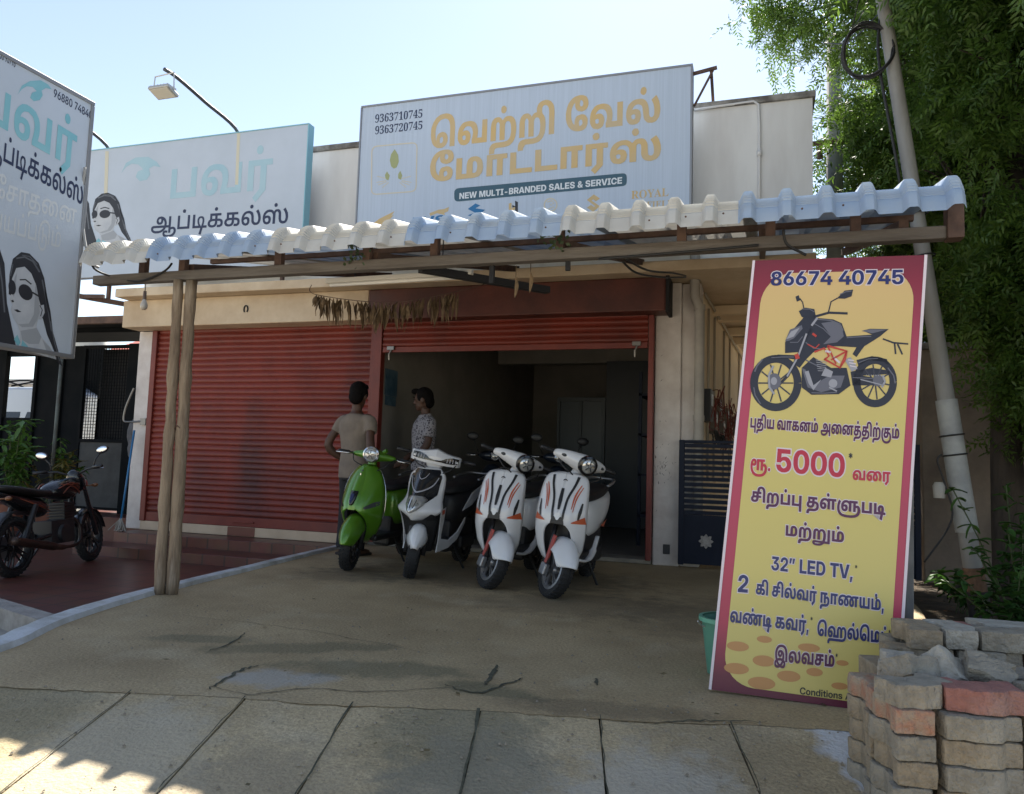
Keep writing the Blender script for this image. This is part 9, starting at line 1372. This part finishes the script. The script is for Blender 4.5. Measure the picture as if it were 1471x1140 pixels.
t = thing('rear_pole', 'second grey concrete pole behind the parapet, half hidden in leaves', 'pole', (.88, 2.0, -.1)); mb = MB(); mb.tube([(.88, 2, -.1), (.88, 2, 6.6)], [.12, .09], 14); mb.build('shaft', M_pole, t, smooth=True); mb = MB(); mb.bar((.60, 1.9, 5.15), (1.2, 1.9, 5.15), .05, .05); mb.tube([(.70, 1.9, 5.1), (.70, 1.9, 4.95)], .035, 8); mb.build('crossarm', M_rust, t)

# ================================================================== TREES
def leafmat(nm, c1, c2, tr, sc=.6): return mat(nm, c1, .5, c2, sc, trans=tr, detail=2)
M_lf = leafmat('neem_leaf', (.065, .13, .02), (.12, .20, .03), .45); M_lf2 = leafmat('dark_leaf', (.05, .10, .018), (.085, .15, .028), .35); M_bark = mat('bark', (.055, .042, .032), .95, (.03, .024, .02), 9, bump=.9, bscale=18, stretch=(1, 1, .3))
def fronds(name, m, parent, tips, n_per, seed, flen=.26, spread=.16, leaf=.055, lw=.016):
    """pinnate sprays: each tip carries several drooping fronds of paired leaflets"""
    R = np.random.default_rng(seed); T_ = np.repeat(np.array(tips), n_per, 0); n = len(T_); base = T_ + R.normal(0, spread, (n, 3)) * [1, 1, .8]
    d = R.normal(0, 1, (n, 3)); d[:, 2] = d[:, 2] * .6 - .25; d /= np.linalg.norm(d, axis=1, keepdims=True); ref = R.normal(0, 1, (n, 3)); ref[:, 2] += 1.2; s = np.cross(d, ref); s /= np.linalg.norm(s, axis=1, keepdims=True); up_ = np.cross(s, d)
    L = flen * R.uniform(.6, 1.25, n); V = []; k = 7
    for i in range(k):
        t = (i + .6) / k; c = base + d * (L * t)[:, None] + np.array([0, 0, -1]) * (L * .35 * t * t)[:, None]
        for sg in (-1, 1):
            ll = leaf * (1.1 - .55 * abs(t - .4)) * R.uniform(.8, 1.2, n); dir_ = s * sg * .8 + d * .55 + up_ * R.normal(0, .25, (n, 1)) - np.array([0, 0, .15]); dir_ /= np.linalg.norm(dir_, axis=1, keepdims=True); wv = np.cross(dir_, up_ + R.normal(0, .3, (n, 3))); wv /= np.linalg.norm(wv, axis=1, keepdims=True); e = dir_ * ll[:, None]; q = wv * lw / 2
            V.append(np.stack([c, c + e * .45 + q, c + e - np.array([0, 0, .006]), c + e * .4 - q], 1))
    V = np.concatenate(V).reshape(-1, 3) - np.array(parent['_o']); nf = len(V) // 4; me = bpy.data.meshes.new(name); me.vertices.add(len(V)); me.vertices.foreach_set('co', V.astype(np.float32).ravel()); me.loops.add(nf * 4); me.loops.foreach_set('vertex_index', np.arange(nf * 4)); me.polygons.add(nf); me.polygons.foreach_set('loop_start', np.arange(nf) * 4); me.polygons.foreach_set('loop_total', np.full(nf, 4)); me.update(calc_edges=True); me.materials.append(m)
    o = bpy.data.objects.new(name, me); COL.objects.link(o); o.parent = parent; return o
def tree(name, label, base, limbs, blobs, m, n_tips, n_per, seed, rad=.13, flen=.26, leaf=.055, lw=.016, spread=.16):
    t = thing(name, label, 'tree', base, group='trees on the right'); R = random.Random(seed); mb = MB()
    for pts, r0, r1 in limbs: P = bez(pts, 6); mb.tube(P, list(np.linspace(r0, r1, len(P))), 12)
    tips = []
    for (c, rr_, wgt) in blobs:
        for _ in range(int(n_tips * wgt)):
            while 1:
                q = Vector((R.uniform(-1, 1), R.uniform(-1, 1), R.uniform(-1, 1)))
                if q.length < 1 and q.length > R.uniform(0, .9): break
            p = Vector((c[0] + q.x * rr_[0], c[1] + q.y * rr_[1], c[2] + q.z * rr_[2]))
            if mnoise.noise(p * .9 + Vector((seed, 0, 0))) + .5 * mnoise.noise(p * 2.1) < -.16: continue
            tips.append(tuple(p))
    for i in range(0, len(tips), 5):
        p = Vector(tips[i]); c = min(((Vector(c), c) for c, _, _ in blobs), key=lambda a: (a[0] - p).length)[0]; q = c.lerp(p, .35); mb.tube(bez([q, q.lerp(p, .6) + Vector((0, 0, .06)), p], 4), list(np.linspace(.016, .005, 9)), 5)
    mb.build('trunk', M_bark, t, smooth=True); fronds('crown', m, t, tips, n_per, seed, flen, spread, leaf, lw); return t
tree('neem_tree', 'big neem tree with feathery green leaves overhanging the awning and leaning pole', (2.06, -.45, -.1),
     [([(2.06, -.45, -.2), (2.03, -.5, .8), (2.05, -.45, 1.7), (2.2, -.3, 2.8), (2.3, 0, 4.2), (2.2, .3, 6)], .15, .06), ([(2.15, -.35, 2.3), (2.6, -.8, 3.2), (2.7, -1.4, 4.6)], .08, .03), ([(2.28, -.1, 3.6), (1.6, .1, 4.8), (1.0, .4, 5.9)], .07, .025), ([(2.2, -.3, 2.6), (2.9, .3, 3.4), (3.6, .8, 4.6)], .09, .03)],
     [((2.0, .2, 5.4), (1.35, 1.5, 1.5), 1.0), ((1.15, .5, 6.25), (1.25, .9, .75), .5), ((2.4, -.9, 4.0), (1.1, 1.0, 1.4), .8), ((2.7, -1.0, 2.7), (.9, .9, .9), .45), ((3.1, .8, 4.6), (1.5, 1.5, 1.8), .7), ((1.9, -2.2, 5.6), (1.5, 1.3, .9), .7), ((1.5, .9, 4.4), (.5, .7, .6), .16), ((1.9, -.4, 3.3), (.55, .6, .7), .22)], M_lf, 800, 8, 3, leaf=.072, lw=.021)
tree('shade_tree', 'dark leafed tree standing behind the compound wall', (3.6, 3.2, -.1),
     [([(3.6, 3.2, -.2), (3.5, 3.1, 1.5), (3.3, 3.2, 3.4), (3.0, 3.2, 5)], .17, .06), ([(3.45, 3.15, 2.2), (2.4, 2.6, 3.6)], .08, .03)],
     [((2.6, 2.8, 3.9), (1.3, 1.2, 1.2), .8), ((3.6, 3.2, 4.8), (2.0, 1.6, 2.2), 1.0), ((3.4, 2.2, 2.6), (1.6, 1.0, 1.0), .8), ((1.6, 3.4, 5.4), (.8, .9, 1.1), .35), ((4.8, 2.0, 3.4), (1.6, 1.6, 2.2), .8), ((3.0, 1.6, 2.2), (1.3, .7, .8), .6), ((2.3, 2.2, 4.6), (1.0, 1.2, 1.4), .6)], M_lf2, 640, 7, 8, leaf=.085, lw=.028, flen=.32)
tree('back_tree', 'tree filling the gap beyond the alley, behind the compound wall corner', (4.6, 9.0, -.1), [([(4.6, 9, -.2), (4.5, 9, 2), (4.2, 9, 4.5)], .18, .07)],
     [((3.8, 9, 5.2), (2.4, 1.8, 2.4), 1.0), ((5.5, 8.5, 3.6), (2.5, 1.8, 2.2), .8)], M_lf2, 600, 7, 14, leaf=.10, lw=.035, flen=.4, spread=.25)
tree('roadside_tree', 'neem branches in shade close by the right edge, before the wall', (3.3, -2.6, -.1), [([(3.3, -2.6, -.3), (3.3, -2.6, 1.6), (3.2, -2.5, 3.4), (2.8, -2.5, 5)], .13, .05)],
     [((3.0, -2.7, 4.6), (1.4, 1.3, 1.3), .9), ((3.0, -2.2, 2.9), (1.0, .9, .9), .5), ((2.9, -1.7, 2.0), (.85, .8, .8), .4), ((2.2, -.9, 2.3), (.5, .5, .6), .18), ((2.5, -.5, 1.75), (.5, .5, .5), .16), ((3.0, -1.0, 1.7), (.6, .6, .5), .2), ((2.6, -4.2, 5.4), (1.6, 1.6, .8), .9)], M_lf, 660, 8, 21, leaf=.072, lw=.021)
def leafy_plant(name, label, base, h, n, seed, m, ll=.14, lw=.045, sp=.22, cat='plant', group=None, pot=None):
    t = thing(name, label, cat, base, group=group); R = random.Random(seed); mb = MB(); st = MB(); b = Vector(base)
    for k in range(n):
        top = b + Vector((R.gauss(0, sp), R.gauss(0, sp * .7), h * R.uniform(.5, 1.05))); P = bez([b + Vector((R.gauss(0, .03), R.gauss(0, .03), 0)), b.lerp(top, .5) + Vector((0, 0, .04)), top], 5); st.tube(P, .005, 5)
        for i in range(4, len(P)):
            for q in range(3):
                p = P[i]; a = Vector((R.uniform(-1, 1), R.uniform(-1, 1), R.uniform(-.5, .6))).normalized(); w_ = a.cross(Vector((R.uniform(-.4, .4), R.uniform(-.4, .4), 1))).normalized(); l = ll * R.uniform(.6, 1.2); u_ = w_.cross(a)
                rows = [[p + a * l * s_ - w_ * lw * k_ - u_ * l * .25 * s_ * s_, p + a * l * s_ - u_ * (l * .25 * s_ * s_ + lw * .2), p + a * l * s_ + w_ * lw * k_ - u_ * l * .25 * s_ * s_] for s_, k_ in ((0, .05), (.3, .5), (.6, .45), (1, .02))]; mb.loft(rows, cap=False, closed=False)
    st.build('stem', mat('green_stem', (.05, .07, .025), .7), t); mb.build('foliage', m, t, smooth=True)
    if pot: p_ = MB(); p_.lathe([(.001, .0), (pot * .7, 0), (pot, pot * 1.7), (pot * .9, pot * 1.7), (pot * .85, pot * 1.5), (.001, pot * 1.5)], b + Vector((0, 0, -pot * 1.5)), (0, 0, 1), 20); p_.build('pot', mat('clay_pot', (.20, .08, .05), .8), t, smooth=True, angle=40)
    return t
M_pl = mat('plant_leaf', (.05, .13, .02), .45, (.10, .20, .035), 3, trans=.25); M_plo = mat('croton_leaf', (.18, .12, .02), .45, (.10, .12, .02), 6, trans=.2); M_wd = mat('weed_leaf', (.03, .09, .015), .6, (.05, .13, .02), 5, trans=.25)
g_ = 'plants around the shop'
p = unp(14, 700, 1, -.7); leafy_plant('potted_plant', 'bushy green leafy plant behind the motorcycle at the left edge', (p.x, -.7, .25), 1.15, 13, 4, M_pl, .19, .05, .26, group=g_, pot=.2)
p = unp(70, 700, 1, -.3); leafy_plant('croton_plant', 'yellowish croton plant behind the motorcycle handlebar', (p.x, -.3, .25), .85, 7, 5, M_plo, .15, .04, .2, group=g_, pot=.16)
p = unp(92, 700, 1, 0.1); leafy_plant('potted_plant', 'small green plant right of the yellowish croton', (p.x, .1, .25), .9, 5, 6, M_pl, .15, .045, .15, group=g_, pot=.14)
for (px, Y, h, n, sd, lb) in ((1466, -1.9, 1.05, 11, 31, 'tall green weed at the right edge beside the leaning pole'), (1452, -2.4, .5, 12, 32, 'low green weeds right of the foot of the leaning pole'), (1385, -1.3, .35, 7, 33, 'small weeds between the prop post and the leaning pole')):
    p = unp(px, 860, 1, Y); leafy_plant('weed', lb, (p.x, Y, -.06), h, n, sd, M_wd, .09, .045, .15, group='weeds on the bare soil')
mb = MB(); R = random.Random(6)
for k in range(900):
    p = Vector((R.uniform(1.05, 4), R.uniform(-4.4, .4), -.045 + R.uniform(0, .02))); a = R.uniform(0, 6.3); l = R.uniform(.02, .05); d = Vector((math.cos(a), math.sin(a), R.uniform(-.2, .4))) * l; w_ = Vector((-math.sin(a), math.cos(a), R.uniform(-.3, .3))) * l * .3; mb.add([p, p + d * .5 + w_, p + d, p + d * .5 - w_], [(0, 1, 2, 3)])
mb.build('leaf_litter', mat('litter_leaf', (.20, .09, .035), .9, (.10, .06, .03), 9), kind='stuff')

# ================================================================== LEFT BACKGROUND
M_fence = mat('black_fence_sheet', (.006, .008, .010), .8, (.011, .012, .014), 3, spec=.05); M_sheet = mat('galvanised_sheet', (.05, .055, .06), .6, (.03, .034, .038), 3, bump=.05, spec=.2)
f = thing('sheet_fence', 'black sheet metal fence with a square opening, left of the metal gate', 'fence', (-11.2, 1.0, -.24)); mb = MB()
W_ = [unp(13, 512, 1, 1.0), unp(45, 600, 1, 1.0)]; wx0, wx1, wz0, wz1 = W_[0].x, W_[1].x, W_[1].z, W_[0].z
for a, b in (((-13.5, 1.0, -.24), (wx0, 1.04, 2.62)), ((wx0, 1.0, -.24), (wx1, 1.04, wz0)), ((wx1, 1.0, -.24), (-9.98, 1.04, 2.62)), ((wx0, 1.0, wz1), (wx1, 1.04, 2.62))): mb.box(a, b)
mb.build('sheet', M_fence, f); mb = MB()
for x in (-13.3, wx0 - .06, wx1 + .02, -10.4): mb.box((x, .96, -.24), (x + .06, .999, 2.66))
mb.build('post', M_fence, f)
g = thing('metal_gate', 'dark metal gate with mesh above and a worn sheet panel below', 'gate', (-9.5, 1.0, .09)); mb = MB()
for a, b in (((-9.97, .97, .1), (-9.92, 1.03, 2.62)), ((-9.08, .97, .1), (-9.03, 1.03, 2.62)), ((-9.92, .972, 2.57), (-9.08, 1.028, 2.619)), ((-9.92, .972, 1.13), (-9.08, 1.028, 1.18)), ((-9.92, .972, .12), (-9.08, 1.028, .16))): mb.box(a, b)
mb.build('frame', M_fence, g); mb = MB(); mb.box((-9.92, .99, .16), (-9.08, 1.0, 1.13)); mb.build('sheet_panel', M_sheet, g)
mb = MB()
for k in range(17): x = -9.9 + k * .05; mb.bar((x, 1.0, 1.18), (x, 1.0, 2.57), .008, .008)
for k in range(28): z = 1.2 + k * .05; mb.bar((-9.92, 1.006, z), (-9.08, 1.006, z), .008, .008)
mb.build('mesh', M_fence, g); mb = MB(); mb.box((-9.92, 1.3, 1.0), (-9.08, 1.31, 2.6)); mb.build('shade_backing', M_dark, g)  # added dark sheet stands in for the shade behind the mesh
mb = MB(); mb.box((-9.02, .9, -.2), (-7.98, 2.4, 2.62)); tag(mb.build('shade_block', M_fence), 'black block in place of the shaded passage between the metal gate and the shop pillar', 'shade block')  # solid black block stands in for the shade of the open passage
lc = thing('lean_to_roof', 'dark lean-to roof of beams over the gate, left of the shop lintel', 'roof', (-10, .5, 2.8)); mb = MB(); mb.add([(-13.5, .1, 2.86), (-8.0, .1, 2.80), (-8.0, 3, 3.02), (-13.5, 3, 3.06)], [(0, 1, 2, 3)]); mb.build('sheet', M_fence, lc, solid=.02)
for y, z in ((.05, 2.80), (.9, 2.84)):
    mb = MB(); mb.bar((-13.5, y, z + .04), (-8.0, y, z), .07, .10); mb.build('beam', M_rust if y < .5 else M_fence, lc)
mb = MB(); mb.bar((-9.3, -1.3, 3.10), (-8.0, .0, 2.96), .05, .06); mb.bar((-13, -1.6, 2.98), (-8.2, -.4, 3.02), .04, .05); mb.build('strut', M_rust, lc)
# things beyond the fence
M_bw_ = mat('bright_wall', (.42, .42, .43), .8, (.36, .36, .37), 1); hb = thing('white_house', 'white house with tiled corner seen through the fence opening', 'house', (-18, 9, -.5)); mb = MB(); mb.box((-26, 9, -.5), (-13.0, 15, 2.9)); mb.build('wall', M_bw_, hb)
mb = MB(); mb.box((-18.9, 8.93, -.3), (-18.2, 9.0, 2.8)); mb.build('tiled_corner', brickmat('pink_tile', (.5, .36, .34), (.46, .33, .31), (.6, .58, .56), 1, .12, .12), hb); mb = MB(); mb.box((-20.0, 8.95, .9), (-19.1, 9.01, 2.5)); mb.build('window', mat('dark_glass', (.03, .035, .04), .1), hb)
mb = MB(); mb.box((-26.2, 8.8, 2.9), (-12.8, 15.2, 3.05)); mb.build('roof', M_bw_, hb)
mb = MB(); mb.loft([[Vector((x, y, z)) for y, z in ((7.2, 3.3), (9.6, 4.3), (9.6, 4.24), (7.2, 3.24))] for x in (-17.2, -14.8)]); tag(mb.build('red_roof', mat('red_sheet', (.42, .10, .07), .6)), 'small red sheet roof far behind the lean-to', 'roof')
t = thing('water_tank', 'white plastic water tank behind the lean-to roof', 'tank', (-13.2, 4.0, 3.1)); mb = MB(); mb.lathe([(.001, 0), (.36, 0), (.37, .3), (.36, .5), (.30, .62), (.12, .68), (.001, .68)], (-13.2, 4.0, 3.06), (0, 0, 1), 26)
mb.build('body', mat('white_tank', (.62, .62, .58), .5), t, smooth=True, angle=40); mb = MB(); mb.box((-13.9, 3.8, -.5), (-12.6, 4.4, 3.055)); mb.build('stand', M_fence, t)
cr = thing('parked_car', 'tall pale blue white car behind the fence opening', 'car', (-15.0, 4.2, -.5)); mb = MB(); rings = []
for x, z1, hw in ((-17.6, .7, .7), (-17.4, 1.2, .8), (-16.9, 1.35, .84), (-16.2, 2.15, .8), (-15.6, 2.25, .8), (-12.9, 2.25, .8), (-12.6, 2.1, .78)): rings.append([Vector((x, 4.2 + s_ * hw, z)) for s_, z in ((-1, -.2), (-1, z1 * .55), (-.85, z1), (.85, z1), (1, z1 * .55), (1, -.2))])
mb.loft(rings); mb.build('body', mat('car_paint', (.50, .55, .62), .25, coat=.5), cr, bevel=.05, smooth=True, angle=50)
for x in (-16.8, -13.6):
    mb = MB(); mb.lathe([(.001, -.1), (.2, -.1), (.31, -.09), (.31, .09), (.2, .1), (.001, .1)], (x, 3.42, -.22), (0, 1, 0), 22); mb.build('wheel', M_tyre, cr)
for x0, x1 in ((-16.1, -15.3), (-15.2, -14.2), (-14.1, -13.0)):
    mb = MB(); mb.add([(x0, 3.385, 1.35), (x0 + .12, 3.50, 1.95), (x1, 3.50, 1.95), (x1, 3.385, 1.35)], [(0, 1, 2, 3)]); mb.build('window', mat('dark_glass', 0), cr)
mb = MB()
for k in range(5): mb.tube(bez([(-16.0 + k * .75, 3.45, 2.26), (-15.7 + k * .75, 4.2, 2.46), (-15.6 + k * .75, 4.95, 2.26)], 5), .02, 6)
mb.build('roof_rack', M_fence, cr)
# broom with blue handle
a = unp(193, 618, 1, -.10); b = unp(173, 752, 1, -.34); t = thing('mop', 'mop with a bright blue handle leaning on the white end pillar', 'mop', (b.x, b.y, b.z)); q = b + (a - b) * .04
mb = MB(); mb.tube([q, a], .013, 8); mb.build('handle', mat('blue_handle', (.02, .16, .36), .4), t, smooth=True); mb = MB(); r = random.Random(2)
for k in range(26): e = b + Vector((r.gauss(0, .05), r.gauss(0, .04), -.09)); mb.tube(bez([q + Vector((r.gauss(0, .01), 0, .02)), q.lerp(e, .6) + Vector((r.gauss(0, .02), 0, 0)), e], 4), .006, 5)
mb.build('head', mat('mop_cotton', (.30, .28, .25), .95), t)
mb = MB(); p = unp(190, 600, 1, .0)
tag(mb.ell((p.x - .06, .15, 1.25), (.13, .10, .22), 14).ell((p.x - .02, .13, 1.05), (.12, .1, .2), 12).build('grey_sack', mat('sack_cloth', (.12, .12, .13), .95, (.07, .07, .08), 9, bump=.4), smooth=True), 'dark grey cloth bag hanging above the mop', 'bag')
# poster just inside the entrance
M_pos = mat('poster_blue', (.03, .08, .13), .4, (.10, .16, .20), 9); t = thing('wall_poster', 'small blue picture calendar on the showroom side wall', 'poster', (-4.29, .25, 1.7)); mb = MB(); mb.box((-4.299, .08, 1.78), (-4.29, .40, 2.10)); mb.box((-4.299, .10, 1.66), (-4.291, .38, 1.775)); mb.build('sheet', M_pos, t)
# shelf with stock at the right
t = thing('storage_rack', 'dark blue storage rack along the right inside the showroom', 'rack', (-1.5, 3, .05)); mb = MB()
for z in (.4, .9, 1.4, 1.9): mb.box((-1.45, 1.4, z), (-1.08, 3.9, z + .03))
mb.build('shelf', M_navy, t); mb = MB()
for y in (1.4, 2.65, 3.86): mb.box((-1.45, y, .05), (-1.41, y + .04, 2.2))
mb.build('upright', M_navy, t)
